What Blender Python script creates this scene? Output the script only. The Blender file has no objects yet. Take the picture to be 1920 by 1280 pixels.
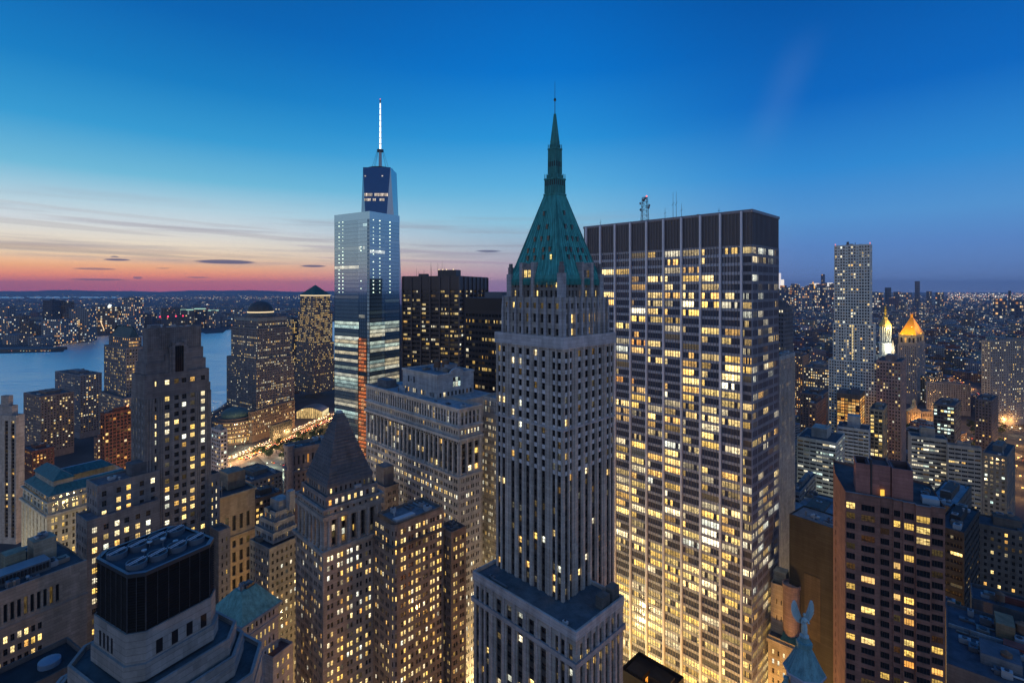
import bpy, math, random
from mathutils import Vector
random.seed(11)
sc = bpy.context.scene
COL = sc.collection
H, F = 215.0, 960.0            # eye height in metres, focal length in photograph pixels
R_ = math.radians
def GX(px, d): return (px - 960) / F * d
def ZY(py, d): return H - (py - 540) / F * d
def s2l(c): return c / 12.92 if c <= .04045 else ((c + .055) / 1.055) ** 2.4
def srgb(r, g, b): return (s2l(r / 255), s2l(g / 255), s2l(b / 255), 1)

# ---------------------------------------------------------------- materials
def newmat(name):
    m = bpy.data.materials.new(name); m.use_nodes = True
    nt = m.node_tree; nt.nodes.clear()
    return m, nt, nt.nodes, nt.links
def node(ns, t, **kw):
    n = ns.new(t)
    for k, v in kw.items():
        if k in n.inputs: n.inputs[k].default_value = v
        else: setattr(n, k, v)
    return n
def math_(ns, ln, op, a, b=None, c=None, clamp=False):
    n = ns.new('ShaderNodeMath'); n.operation = op; n.use_clamp = clamp
    for i, v in enumerate((a, b, c)):
        if v is None: continue
        if isinstance(v, (int, float)): n.inputs[i].default_value = v
        else: ln.new(v, n.inputs[i])
    return n.outputs[0]
def mixc(ns, ln, f, a, b, bt='MIX'):
    n = ns.new('ShaderNodeMix'); n.data_type = 'RGBA'; n.blend_type = bt
    for i, v in ((0, f), (6, a), (7, b)):
        if isinstance(v, (int, float, tuple)): n.inputs[i].default_value = v
        else: ln.new(v, n.inputs[i])
    return n.outputs[2]
def ramp(ns, ln, fac, stops, interp='LINEAR'):
    n = ns.new('ShaderNodeValToRGB'); n.color_ramp.interpolation = interp
    e = n.color_ramp.elements
    while len(e) < len(stops): e.new(.5)
    for el, (p, c) in zip(e, stops):
        el.position = p; el.color = c if len(c) == 4 else (*c, 1)
    ln.new(fac, n.inputs[0]); return n.outputs[0]

def mat_tint(name, rough=.85, metallic=0., lo=.62, hi=1.2, scale=.35, streak=True, spec=.3, joints=False):
    m, nt, ns, ln = newmat(name)
    out = ns.new('ShaderNodeOutputMaterial'); b = ns.new('ShaderNodeBsdfPrincipled')
    ln.new(b.outputs[0], out.inputs[0])
    at = node(ns, 'ShaderNodeAttribute', attribute_name='tint')
    geo = ns.new('ShaderNodeNewGeometry')
    mp = ns.new('ShaderNodeMapping'); mp.inputs['Scale'].default_value = (1, 1, .16 if streak else 1)
    ln.new(geo.outputs['Position'], mp.inputs[0])
    n1 = node(ns, 'ShaderNodeTexNoise', Scale=scale, Detail=6.0, Roughness=.62); ln.new(mp.outputs[0], n1.inputs['Vector'])
    n2 = node(ns, 'ShaderNodeTexNoise', Scale=scale * 7, Detail=3.0); ln.new(geo.outputs['Position'], n2.inputs['Vector'])
    s = math_(ns, ln, 'ADD', math_(ns, ln, 'MULTIPLY', n1.outputs[0], .75), math_(ns, ln, 'MULTIPLY', n2.outputs[0], .25))
    mr = ns.new('ShaderNodeMapRange'); ln.new(s, mr.inputs[0])
    mr.inputs[1].default_value = .3; mr.inputs[2].default_value = .7; mr.inputs[3].default_value = lo; mr.inputs[4].default_value = hi
    if joints:
        sp = ns.new('ShaderNodeSeparateXYZ'); ln.new(geo.outputs['Position'], sp.inputs[0]); zc = math_(ns, ln, 'DIVIDE', sp.outputs[2], 1.05)
        h = math_(ns, ln, 'DIVIDE', math_(ns, ln, 'ADD', sp.outputs[0], math_(ns, ln, 'MULTIPLY', sp.outputs[1], .37)), 1.9)
        cc = ns.new('ShaderNodeCombineXYZ'); ln.new(math_(ns, ln, 'FLOOR', h), cc.inputs[0]); ln.new(math_(ns, ln, 'FLOOR', zc), cc.inputs[1])
        wn = ns.new('ShaderNodeTexWhiteNoise'); wn.noise_dimensions = '2D'; ln.new(cc.outputs[0], wn.inputs['Vector'])
        jt = math_(ns, ln, 'SUBTRACT', 1.06, math_(ns, ln, 'MULTIPLY', math_(ns, ln, 'LESS_THAN', math_(ns, ln, 'FRACT', zc), .1), .3))
        k = math_(ns, ln, 'MULTIPLY', jt, math_(ns, ln, 'ADD', .86, math_(ns, ln, 'MULTIPLY', wn.outputs[0], .28)))
        n3 = node(ns, 'ShaderNodeTexNoise', Scale=.05, Detail=4.0); ln.new(geo.outputs['Position'], n3.inputs['Vector'])
        k = math_(ns, ln, 'MULTIPLY', k, math_(ns, ln, 'ADD', .72, math_(ns, ln, 'MULTIPLY', n3.outputs[0], .56)))
        fac = math_(ns, ln, 'MULTIPLY', mr.outputs[0], k)
    else: fac = mr.outputs[0]
    vm = ns.new('ShaderNodeVectorMath'); vm.operation = 'SCALE'
    ln.new(at.outputs['Color'], vm.inputs[0]); ln.new(fac, vm.inputs['Scale'])
    ln.new(vm.outputs[0], b.inputs['Base Color'])
    b.inputs['Roughness'].default_value = rough; b.inputs['Metallic'].default_value = metallic
    b.inputs['Specular IOR Level'].default_value = spec
    return m

def mat_window(name, base=(.012, .015, .02, 1), rough=.08, spec=.6, gain=1.0, mirror=False):
    """A pane of glass; 'glow' is the light of the room behind it (alpha is a per-window random number)."""
    m, nt, ns, ln = newmat(name)
    out = ns.new('ShaderNodeOutputMaterial'); b = ns.new('ShaderNodeBsdfPrincipled')
    ln.new(b.outputs[0], out.inputs[0])
    b.inputs['Base Color'].default_value = base; b.inputs['Roughness'].default_value = rough
    b.inputs['Specular IOR Level'].default_value = spec
    at = node(ns, 'ShaderNodeAttribute', attribute_name='glow')
    uv = ns.new('ShaderNodeUVMap'); uv.uv_map = 'uv'
    sx = ns.new('ShaderNodeSeparateXYZ'); ln.new(uv.outputs[0], sx.inputs[0])
    rnd = at.outputs['Alpha']
    blind = math_(ns, ln, 'GREATER_THAN', sx.outputs[1], math_(ns, ln, 'ADD', .25, math_(ns, ln, 'MULTIPLY', rnd, .9)))
    cv = ns.new('ShaderNodeCombineXYZ'); ln.new(math_(ns, ln, 'MULTIPLY', rnd, 91.7), cv.inputs[2])
    ln.new(math_(ns, ln, 'MULTIPLY', sx.outputs[0], 2.2), cv.inputs[0]); ln.new(math_(ns, ln, 'MULTIPLY', sx.outputs[1], 2.6), cv.inputs[1])
    nz = node(ns, 'ShaderNodeTexNoise', Scale=1.3, Detail=3.0); ln.new(cv.outputs[0], nz.inputs['Vector'])
    inter = ns.new('ShaderNodeMapRange'); ln.new(nz.outputs[0], inter.inputs[0])
    inter.inputs[1].default_value = .34; inter.inputs[2].default_value = .66; inter.inputs[3].default_value = .16; inter.inputs[4].default_value = 1.35
    top = math_(ns, ln, 'MULTIPLY', math_(ns, ln, 'GREATER_THAN', sx.outputs[1], .7), .45)
    pat = ns.new('ShaderNodeMix'); ln.new(blind, pat.inputs[0]); ln.new(math_(ns, ln, 'ADD', inter.outputs[0], top), pat.inputs[2]); pat.inputs[3].default_value = .95
    ln.new(at.outputs['Color'], b.inputs['Emission Color'])
    ln.new(math_(ns, ln, 'MULTIPLY', pat.outputs[0], gain), b.inputs['Emission Strength'])
    if mirror:
        tt = node(ns, 'ShaderNodeAttribute', attribute_name='tint'); ln.new(tt.outputs['Color'], b.inputs['Base Color']); b.inputs['Metallic'].default_value = .9
    try: m.cycles.emission_sampling = 'NONE'
    except Exception: pass
    return m

def mat_city(name):
    """Far buildings: rows of small windows laid out in the metres of the wall's uv map; 'tint' alpha = share of lit rooms."""
    m, nt, ns, ln = newmat(name)
    out = ns.new('ShaderNodeOutputMaterial'); b = ns.new('ShaderNodeBsdfPrincipled'); ln.new(b.outputs[0], out.inputs[0])
    at = node(ns, 'ShaderNodeAttribute', attribute_name='tint')
    uv = ns.new('ShaderNodeUVMap'); uv.uv_map = 'uv'
    sx = ns.new('ShaderNodeSeparateXYZ'); ln.new(uv.outputs[0], sx.inputs[0])
    u = math_(ns, ln, 'DIVIDE', sx.outputs[0], 3.3); v = math_(ns, ln, 'DIVIDE', sx.outputs[1], 3.5)
    fu, fv = math_(ns, ln, 'FRACT', u), math_(ns, ln, 'FRACT', v)
    cu, cv_ = math_(ns, ln, 'FLOOR', u), math_(ns, ln, 'FLOOR', v)
    mu = math_(ns, ln, 'LESS_THAN', math_(ns, ln, 'ABSOLUTE', math_(ns, ln, 'SUBTRACT', fu, .5)), .29)
    mv = math_(ns, ln, 'LESS_THAN', math_(ns, ln, 'ABSOLUTE', math_(ns, ln, 'SUBTRACT', fv, .5)), .27)
    win = math_(ns, ln, 'MULTIPLY', math_(ns, ln, 'MULTIPLY', mu, mv), math_(ns, ln, 'GREATER_THAN', sx.outputs[1], .2))
    cc = ns.new('ShaderNodeCombineXYZ'); ln.new(cu, cc.inputs[0]); ln.new(cv_, cc.inputs[1])
    wn = ns.new('ShaderNodeTexWhiteNoise'); wn.noise_dimensions = '2D'; ln.new(cc.outputs[0], wn.inputs['Vector'])
    lit = math_(ns, ln, 'MULTIPLY', win, math_(ns, ln, 'LESS_THAN', wn.outputs[0], at.outputs['Alpha']))
    sc3 = ns.new('ShaderNodeSeparateColor'); ln.new(wn.outputs['Color'], sc3.inputs[0])
    col = ramp(ns, ln, sc3.outputs[1], [(0, (1, .36, .08)), (.25, (1, .58, .2)), (.6, (1, .78, .42)), (.85, (1, .92, .72)), (1, (.75, .95, 1))])
    ln.new(mixc(ns, ln, win, at.outputs['Color'], (.012, .014, .02, 1)), b.inputs['Base Color'])
    ln.new(col, b.inputs['Emission Color'])
    ln.new(math_(ns, ln, 'MULTIPLY', lit, math_(ns, ln, 'ADD', .2, math_(ns, ln, 'MULTIPLY', sc3.outputs[2], 1.1))), b.inputs['Emission Strength'])
    ln.new(math_(ns, ln, 'SUBTRACT', .85, math_(ns, ln, 'MULTIPLY', win, .65)), b.inputs['Roughness'])
    try: m.cycles.emission_sampling = 'NONE'
    except Exception: pass
    return m

def mat_glow(name, sampling='NONE'):
    m, nt, ns, ln = newmat(name)
    out = ns.new('ShaderNodeOutputMaterial'); e = ns.new('ShaderNodeEmission'); ln.new(e.outputs[0], out.inputs[0])
    at = node(ns, 'ShaderNodeAttribute', attribute_name='glow'); ln.new(at.outputs['Color'], e.inputs[0])
    try: m.cycles.emission_sampling = sampling
    except Exception: pass
    return m

STONE = mat_tint('weathered_stone', lo=.62, hi=1.22, joints=True)
SMOOTH = mat_tint('painted_metal', rough=.45, lo=.85, hi=1.1, spec=.5)
COPPER = mat_tint('green_copper', rough=.6, lo=.42, hi=1.45, scale=.75)
ROOFM = mat_tint('roofing', rough=.9, lo=.5, hi=1.35, scale=.3, streak=False)
DARKMETAL = mat_tint('dark_metal', rough=.4, metallic=.3, lo=.8, hi=1.1, spec=.5)
WINM = mat_window('window_glass')
CURTAIN = mat_window('curtain_wall_glass', rough=.06, spec=1.0, mirror=True)
CITY = mat_city('city_walls')
GLOW = mat_glow('lamp_glow')
SLABG = mat_window('slab_glass', base=(.075, .095, .14, 1), rough=.12, spec=.9)
MATS = [STONE, SMOOTH, WINM, COPPER, ROOFM, DARKMETAL, CURTAIN, CITY, GLOW, SLABG]
ST, SM, WN, CP, RF, DM, CU, CI, GL, SG = range(10)

# ---------------------------------------------------------------- mesh builder
class MB:
    def __init__(s): s.v = []; s.f = []; s.m = []; s.t = []; s.g = []; s.uv = []; s.marks = []; s.auto = True
    def face(s, pts, t=(.3, .3, .3), m=ST, g=(0, 0, 0, 0), uv=None):
        i = len(s.v); s.v.extend(pts); n = len(pts)
        s.f.append(tuple(range(i, i + n))); s.m.append(m); s.t.append(t if len(t) == 4 else (*t, 0)); s.g.append(g)
        s.uv.append(uv or [(0, 0), (1, 0), (1, 1), (0, 1)][:n] + [(0, 0)] * max(0, n - 4))
    def mark(s):
        s.marks.append(len(s.f))
    def prism(s, poly, z0, z1, t=(.3, .3, .3), m=ST, top=True, tt=None, tm=None, bottom=False, poly1=None, uvm=None):
        if s.auto: s.mark()
        q = poly1 or poly; n = len(poly); acc = 0
        for i in range(n):
            j = (i + 1) % n; a, b, c, d = poly[i], poly[j], q[j], q[i]
            uv = None
            if uvm is not None:
                w = math.hypot(b[0] - a[0], b[1] - a[1])
                uv = [((acc + uvm[0]) / uvm[2], uvm[1]), ((acc + w + uvm[0]) / uvm[2], uvm[1]), ((acc + w + uvm[0]) / uvm[2], uvm[1] + (z1 - z0) / uvm[2]), ((acc + uvm[0]) / uvm[2], uvm[1] + (z1 - z0) / uvm[2])]
                acc += w + 40
            s.face([(a[0], a[1], z0), (b[0], b[1], z0), (c[0], c[1], z1), (d[0], d[1], z1)], t, m, uv=uv)
        if top: s.face([(p[0], p[1], z1) for p in q], tt or t, m if tm is None else tm, uv=[(0, 0)] * n)
        if bottom: s.face([(p[0], p[1], z0) for p in reversed(poly)], t, m, uv=[(0, 0)] * n)
    def bar(s, a, b, w, t=(.3, .3, .3), m=SM, g=(0, 0, 0, 0), w2=None, n=4):
        if s.auto: s.mark()
        a, b = Vector(a), Vector(b); d = (b - a).normalized()
        x = d.cross(Vector((0, 0, 1)) if abs(d.z) < .9 else Vector((1, 0, 0))).normalized(); y = d.cross(x)
        w2 = w if w2 is None else w2
        rA = [tuple(a + (x * math.cos(k) + y * math.sin(k)) * w) for k in [2 * math.pi * i / n for i in range(n)]]
        rB = [tuple(b + (x * math.cos(k) + y * math.sin(k)) * w2) for k in [2 * math.pi * i / n for i in range(n)]]
        for i in range(n):
            j = (i + 1) % n; s.face([rA[i], rA[j], rB[j], rB[i]], t, m, g)
        s.face(rB, t, m, g, uv=[(0, 0)] * n); s.face(rA[::-1], t, m, g, uv=[(0, 0)] * n)
    def lathe(s, c, prof, n, t, m=ST, g=(0, 0, 0, 0), rot=0.):
        """rings of (radius, z) round the point c"""
        if s.auto: s.mark()
        for (r0, z0), (r1, z1) in zip(prof, prof[1:]):
            for i in range(n):
                a0, a1 = rot + 2 * math.pi * i / n, rot + 2 * math.pi * (i + 1) / n
                p = [(c[0] + r * math.cos(a), c[1] + r * math.sin(a), z) for r, a, z in ((r0, a0, z0), (r0, a1, z0), (r1, a1, z1), (r1, a0, z1))]
                s.face(p, t, m, g)
    def pieces(s, keep=100):
        """one builder per piece; past `keep` pieces the rest stay together"""
        ms = sorted(set(s.marks + [0])) + [len(s.f)]; out = []
        for k, (i, j) in enumerate(zip(ms, ms[1:])):
            if j <= i: continue
            if len(out) < keep: q = MB(); out.append(q)
            elif len(out) == keep: q = MB(); out.append(q)
            else: q = out[keep]
            for f in range(i, j):
                q.face([s.v[x] for x in s.f[f]], s.t[f], s.m[f], s.g[f], s.uv[f])
        return out
    def build(s, name, parent=None, mats=None):
        me = bpy.data.meshes.new(name); me.from_pydata([tuple(v) for v in s.v], [], s.f)
        mats = mats or MATS
        used = sorted(set(s.m)); ix = {k: i for i, k in enumerate(used)}
        for k in used: me.materials.append(mats[k])
        me.polygons.foreach_set('material_index', [ix[k] for k in s.m])
        a = me.attributes.new('tint', 'FLOAT_COLOR', 'FACE'); a.data.foreach_set('color', [x for t in s.t for x in t])
        if WN in used or CU in used or GL in used or SG in used:
            a = me.attributes.new('glow', 'FLOAT_COLOR', 'FACE'); a.data.foreach_set('color', [x for t in s.g for x in t])
        if WN in used or CU in used or CI in used or SG in used:
            u = me.uv_layers.new(name='uv'); u.data.foreach_set('uv', [x for q in s.uv for p in q for x in p])
        o = bpy.data.objects.new(name, me); COL.objects.link(o)
        if parent is not None:
            o.parent = parent; o.matrix_parent_inverse = Matrix_T(parent)
        return o
def Matrix_T(p):
    from mathutils import Matrix
    l = p.location.copy()
    q = p.parent
    while q is not None: l = l + q.location if False else l; q = q.parent
    return Matrix.Translation(-l)
def tag(o, label=None, cat=None, group=None, kind=None):
    if label: o['label'] = label
    if cat: o['category'] = cat
    if group: o['group'] = group
    if kind: o['kind'] = kind
    return o
def empty(name, loc):
    o = bpy.data.objects.new(name, None); COL.objects.link(o); o.location = loc; o.empty_display_size = 1; return o

# ---------------------------------------------------------------- buildings
class Fr:
    """local frame of a building: C its corner nearest the viewer, L along its left wall, R along its right wall"""
    def __init__(s, px, d, th):
        s.C = (GX(px, d), d); t = R_(th); s.L = (-math.cos(t), math.sin(t)); s.R = (math.sin(t), math.cos(t)); s.th = th
    def pt(s, l, r): return (s.C[0] + s.L[0] * l + s.R[0] * r, s.C[1] + s.L[1] * l + s.R[1] * r)
    def _s(s, px, D, o):
        k = (px - 960) / F; return (k * o[1] - o[0]) / (D[0] - k * D[1])
    def l(s, px, r=0): return s._s(px, s.L, s.pt(0, r))
    def r(s, px, l=0): return s._s(px, s.R, s.pt(l, 0))
    def rect(s, l0, l1, r0, r1): return [s.pt(l0, r0), s.pt(l0, r1), s.pt(l1, r1), s.pt(l1, r0)]
PAL = {'warm': [(1, .66, .22), (1, .74, .31), (1, .56, .14), (1, .8, .45), (1, .7, .26)], 'white': [(1, .88, .6), (1, .82, .48), (.95, .95, .75)],
       'orange': [(1, .42, .08), (1, .5, .12), (1, .6, .2)], 'cool': [(.7, .95, .85), (.85, 1, .8), (1, .95, .7)], 'gold': [(1, .62, .14), (1, .7, .22)]}
def glow_of(pal, s): 
    c = random.choice(PAL[pal]); k = 1.22 * s * random.choice((random.uniform(.3, .8), random.uniform(.7, 1.2), random.uniform(.9, 1.5)))
    return (c[0] * k, c[1] * k, c[2] * k, random.random())
def even(W, n, fr=.45, m=0., m1=None):
    m1 = m if m1 is None else m1
    p = (W - m - m1) / n; return [(m + p * (i + .5 - fr / 2), m + p * (i + .5 + fr / 2)) for i in range(n)]
def pairs(W, n, fr=.62, m=0., gap=.35, m1=None):
    o = []
    for a, b in even(W, n, fr, m, m1):
        w = (b - a - gap) / 2; o += [(a, a + w), (b - w, b)]
    return o
def rows(z0, z1, pitch, fr=.5, sill=None):
    n = max(1, int((z1 - z0) / pitch)); p = (z1 - z0) / n
    sl = p * (1 - fr) / 2 if sill is None else sill
    return [(z0 + i * p + sl, z0 + i * p + sl + p * fr) for i in range(n)]
ALL = []
SPLIT = {'column', 'pilaster', 'pier', 'base_pier', 'corner_turret', 'dark_opening', 'antenna', 'tall_opening', 'plant_room', 'roof_cabin', 'stair_head', 'lift_core', 'roof_shed', 'flute', 'bracket', 'stepped_bay', 'roof_drum', 'rippled_bay', 'beacon_mast', 'gable', 'string_course', 'mullion', 'window_mullion', 'parapet_wall', 'roof_pipe', 'scaffold'}
class Bld:
    def __init__(s, name, label, fr, cat='building', tint=(.3, .28, .26), lit=.3, pal=(('warm', 5), ('white', 3), ('orange', 1)), group=None, wmat=WN, ftint=(.1, .09, .08), str_=.95, bars=(1, 1), wname='window', roofz=None):
        s.fr = fr; s.name = name; s.root = empty(name, (*fr.C, 0)); tag(s.root, label, cat, group)
        s.tint = tint; s.lit = lit; s.pal = [p for p, k in pal for _ in range(k)]; s.wmat = wmat; s.ftint = ftint; s.str = str_; s.bars = bars; s.wname = wname
        s.wall = MB(); s.roof = MB(); s.parts = {}; s.wins = []; s.rowlit = {}; ALL.append(s)
    def part(s, n): return s.parts.setdefault(n, MB())
    def facade(s, A, B, z0, z1, cols=(), rws=(), rec=.3, sp=None, tint=None, lit=None, panes=1, mat=ST, rowcorr=.25, bars=None, pal=None, str_=None, litfn=None):
        t = tint or s.tint; mb = s.wall
        W = math.hypot(B[0] - A[0], B[1] - A[1]); u = ((B[0] - A[0]) / W, (B[1] - A[1]) / W); n = (u[1], -u[0])
        def p(a, z, k=0.): return (A[0] + u[0] * a - n[0] * k, A[1] + u[1] * a - n[1] * k, z)
        def q(a0, a1, b0, b1, k=0., tt=t):
            if a1 - a0 > 1e-4 and b1 - b0 > 1e-4: mb.face([p(a0, b0, k), p(a1, b0, k), p(a1, b1, k), p(a0, b1, k)], tt, mat)
        def jamb(a0, a1, b0, b1, k0, k1, tt=t):
            mb.face([p(a0, b0, k0), p(a0, b0, k1), p(a0, b1, k1), p(a0, b1, k0)], tt, mat)
            mb.face([p(a1, b0, k1), p(a1, b0, k0), p(a1, b1, k0), p(a1, b1, k1)], tt, mat)
            mb.face([p(a0, b0, k0), p(a1, b0, k0), p(a1, b0, k1), p(a0, b0, k1)], tt, mat)
            mb.face([p(a0, b1, k1), p(a1, b1, k1), p(a1, b1, k0), p(a0, b1, k0)], tt, mat)
        cols = [c for c in cols if c[0] > 0 and c[1] < W]; rws = [r for r in rws if r[0] > z0 and r[1] < z1]
        if not cols or not rws: q(0, W, z0, z1); return
        zl, zh = rws[0][0], rws[-1][1]
        q(0, W, z0, zl); q(0, W, zh, z1)
        base = 0. ; k0 = 0.
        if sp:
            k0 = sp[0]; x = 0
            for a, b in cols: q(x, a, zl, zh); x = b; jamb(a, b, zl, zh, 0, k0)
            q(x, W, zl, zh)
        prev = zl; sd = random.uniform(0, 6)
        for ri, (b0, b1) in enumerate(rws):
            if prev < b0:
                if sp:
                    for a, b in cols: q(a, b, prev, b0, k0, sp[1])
                else: q(0, W, prev, b0)
            if not sp:
                x = 0
                for a, b in cols: q(x, a, b0, b1); x = b
                q(x, W, b0, b1)
            L = s.lit if lit is None else lit
            rl = random.random()
            for ci, (a, b) in enumerate(cols):
                jamb(a, b, b0, b1, k0, k0 + rec, sp[1] if sp else t)
                pr = L(ri / max(1, len(rws) - 1), ci / max(1, len(cols) - 1)) if callable(L) else L
                if rowcorr: pr = pr * (1 - rowcorr) + rowcorr * (1. if rl < pr else 0.)
                if litfn: pr = litfn(ri, ci, pr)
                if 0 < pr < .9:                                          # rooms are lit in neighbouring groups, not one by one
                    zn = math.sin(ci * .8 + ri * .55 + sd) * math.sin(ri * .9 - ci * .33 + sd * 2); pr = min(.97, pr * (1 + 1.1 * zn))
                s.wins.append((p(a, b0, k0 + rec), p(b, b0, k0 + rec), b1 - b0, n, pr, panes, bars or s.bars, (pal(ri, ci) if callable(pal) else pal) or s.pal, str_ or s.str))
            prev = b1
    def tier(s, l0, l1, r0, r1, z0, z1, fl=None, fr_=None, par=.9, tint=None, rtint=(.10, .11, .12), mat=ST, top=True, pt_=.4, fb=None):
        f = s.fr; t = tint or s.tint
        zt = z1 + par
        s.facade(f.pt(l1, r0), f.pt(l0, r0), z0, zt, **{'tint': t, 'mat': mat, **(fl or {})})
        s.facade(f.pt(l0, r0), f.pt(l0, r1), z0, zt, **{'tint': t, 'mat': mat, **(fr_ or {})})
        s.facade(f.pt(l0, r1), f.pt(l1, r1), z0, zt, tint=t, mat=mat)
        s.facade(f.pt(l1, r1), f.pt(l1, r0), z0, zt, **{'tint': t, 'mat': mat, **(fb or {})})
        if not top: return
        o = f.rect(l0, l1, r0, r1); i_ = f.rect(l0 + pt_, l1 - pt_, r0 + pt_, r1 - pt_)
        if par > 0:
            for k in range(4):
                j = (k + 1) % 4
                s.wall.face([(*o[k], zt), (*o[j], zt), (*i_[j], zt), (*i_[k], zt)], t, mat)
                s.wall.face([(*i_[k], zt), (*i_[j], zt), (*i_[j], z1), (*i_[k], z1)], t, mat)
        s.roof.face([(*q, z1) for q in i_], rtint, RF)
    def band(s, l0, l1, r0, r1, z0, z1, out, tint=None, name='cornice', mat=ST):
        """a ring that stands proud of the walls"""
        f = s.fr; m = s.part(name); t = tint or s.tint
        o = f.rect(l0 - out, l1 + out, r0 - out, r1 + out); i_ = f.rect(l0 + .02, l1 - .02, r0 + .02, r1 - .02)
        for k in range(4):
            j = (k + 1) % 4
            m.face([(*o[k], z0), (*o[j], z0), (*o[j], z1), (*o[k], z1)], t, mat)
            m.face([(*o[k], z1), (*o[j], z1), (*i_[j], z1), (*i_[k], z1)], t, mat)
            m.face([(*i_[k], z0), (*i_[j], z0), (*o[j], z0), (*o[k], z0)], t, mat)
    def box(s, l0, l1, r0, r1, z0, z1, name, tint=None, mat=ST, tt=None):
        s.part(name).prism(s.fr.rect(l0, l1, r0, r1), z0, z1, tint or s.tint, mat, tt=tt)
    def sub(s, name, build):
        m = MB(); build(m); s.extra = getattr(s, 'extra', []); s.extra.append((name, m))
    def units(s, l0, l1, r0, r1, z, n, big=1.):
        """plant on a roof: each a child of its own"""
        f = s.fr
        for i in range(n):
            w, d, h = random.uniform(1.5, 4.5) * big, random.uniform(1.5, 4) * big, random.uniform(.8, 2.6) * big
            if l1 - l0 < w + 1 or r1 - r0 < d + 1: continue
            a, b = random.uniform(l0, l1 - w), random.uniform(r0, r1 - d); c = random.choice([(.28, .3, .33), (.12, .13, .15), (.4, .42, .45), (.2, .17, .15)])
            m = MB(); k = random.random()
            if k < .62:
                m.prism(f.rect(a, a + w, b, b + d), z + .3, z + h, c, SM); m.prism(f.rect(a + .2, a + w - .2, b + .2, b + d - .2), z, z + .3, c, SM, top=False)
                cx = f.pt(a + w / 2, b + d / 2); m.lathe(cx, [(min(w, d) * .33, z + h), (min(w, d) * .33, z + h + .3), (0, z + h + .3)], 10, (.06, .06, .07), DM)
                nm = 'rooftop_unit'
            elif k < .82:
                a2, b2 = f.pt(a, b), f.pt(min(l1, a + w * 2.5), b); m.bar((*a2, z + .5), (*b2, z + .5), .35, c, SM, n=8); nm = 'duct'
            else:
                cx = f.pt(a, b); m.lathe(cx, [(.3, z), (.3, z + h), (.55, z + h), (.4, z + h + .4), (0, z + h + .5)], 8, c, SM); nm = 'vent'
            s.extra = getattr(s, 'extra', []); s.extra.append((nm, m))
    def tank(s, l, r, z, k=1.):
        f = s.fr; c = f.pt(l, r); m = MB(); w = (.16, .1, .07)
        for a in range(4):
            x, y = c[0] + 1.4 * k * math.cos(a * 1.571 + .8), c[1] + 1.4 * k * math.sin(a * 1.571 + .8); m.bar((x, y, z), (x, y, z + 2.2 * k), .12, (.1, .1, .1), DM)
        m.lathe(c, [(0, z + 2.2 * k), (1.9 * k, z + 2.2 * k), (1.8 * k, z + 5.4 * k), (2.0 * k, z + 5.4 * k), (0, z + 6.8 * k)], 14, w, ST)
        s.extra = getattr(s, 'extra', []); s.extra.append(('water_tank', m))
    def finish(s):
        if s.wall.f: s.wobj = s.wall.build('wall', s.root)
        s.roof.marks = list(range(len(s.roof.f)))
        for m in s.roof.pieces(): m.build('roof', s.root)
        for n, m in s.parts.items():
            if n in SPLIT:
                for k, q in enumerate(m.pieces()):
                    o = q.build(n if k < 100 else 'remaining_' + n + 's', s.root)
                    if k >= 100: tag(o, kind='stuff')
            else: m.build(n, s.root)
        for n, m in getattr(s, 'extra', []): m.build(n, s.root)
CAM = Vector((0, 0, H))
def window_geo(mb, w, b, full):
    (A, B, h, n, pr, panes, bars, pal, st) = w
    ux, uy = B[0] - A[0], B[1] - A[1]; W = math.hypot(ux, uy); ux /= W; uy /= W; z = A[2]
    def p(a, zz, k=0.): return (A[0] + ux * a + n[0] * k, A[1] + uy * a + n[1] * k, zz)
    on = random.random() < pr
    base = glow_of(random.choice(pal), st) if on else None
    if not on and random.random() < .14:                     # a faint light deep in the room
        g = glow_of(random.choice(pal), st * .055); dim = g
    else: dim = (0, 0, 0, random.random())
    cont = panes < 0; panes = abs(panes); pw = W / panes; cut = 1. if cont else random.random(); bl = random.uniform(.4, 1.25)
    for i in range(panes):
        g = base if on else dim
        if on and panes > 1:
            if not cont and (random.random() < .1 or (cut < .45 and i / panes > cut * 2.1)): g = dim
            else: k = (.62 + .5 * abs(math.sin(i * .37 + bl * 7))) * random.uniform(.85, 1.15) if cont else bl * random.uniform(.55, 1.25); g = (g[0] * k, g[1] * k, g[2] * k, (g[3] + .13 * i) % 1)
        mb.face([p(pw * i, z), p(pw * (i + 1), z), p(pw * (i + 1), z + h), p(pw * i, z + h)], b.ftint, b.wmat, g)
    def strip(a0, a1, b0, b1, k=.06):
        t = b.ftint
        mb.face([p(a0, b0, k), p(a1, b0, k), p(a1, b1, k), p(a0, b1, k)], t, SM)
        if full:
            mb.face([p(a0, b0, 0), p(a0, b0, k), p(a0, b1, k), p(a0, b1, 0)], t, SM); mb.face([p(a1, b0, k), p(a1, b0, 0), p(a1, b1, 0), p(a1, b1, k)], t, SM)
            mb.face([p(a0, b1, k), p(a1, b1, k), p(a1, b1, 0), p(a0, b1, 0)], t, SM); mb.face([p(a0, b0, 0), p(a1, b0, 0), p(a1, b0, k), p(a0, b0, k)], t, SM)
    fw = min(.09, W * .06)
    if panes > 1:
        for i in range(1, panes): strip(pw * i - .06, pw * i + .06, z, z + h, .1)
    else:
        nv, nh = bars
        for i in range(1, nv + 1): x = W * i / (nv + 1); strip(x - fw / 2, x + fw / 2, z, z + h)
        for i in range(1, nh + 1): y = z + h * i / (nh + 1); strip(0, W, y - fw / 2, y + fw / 2, .05)
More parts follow.
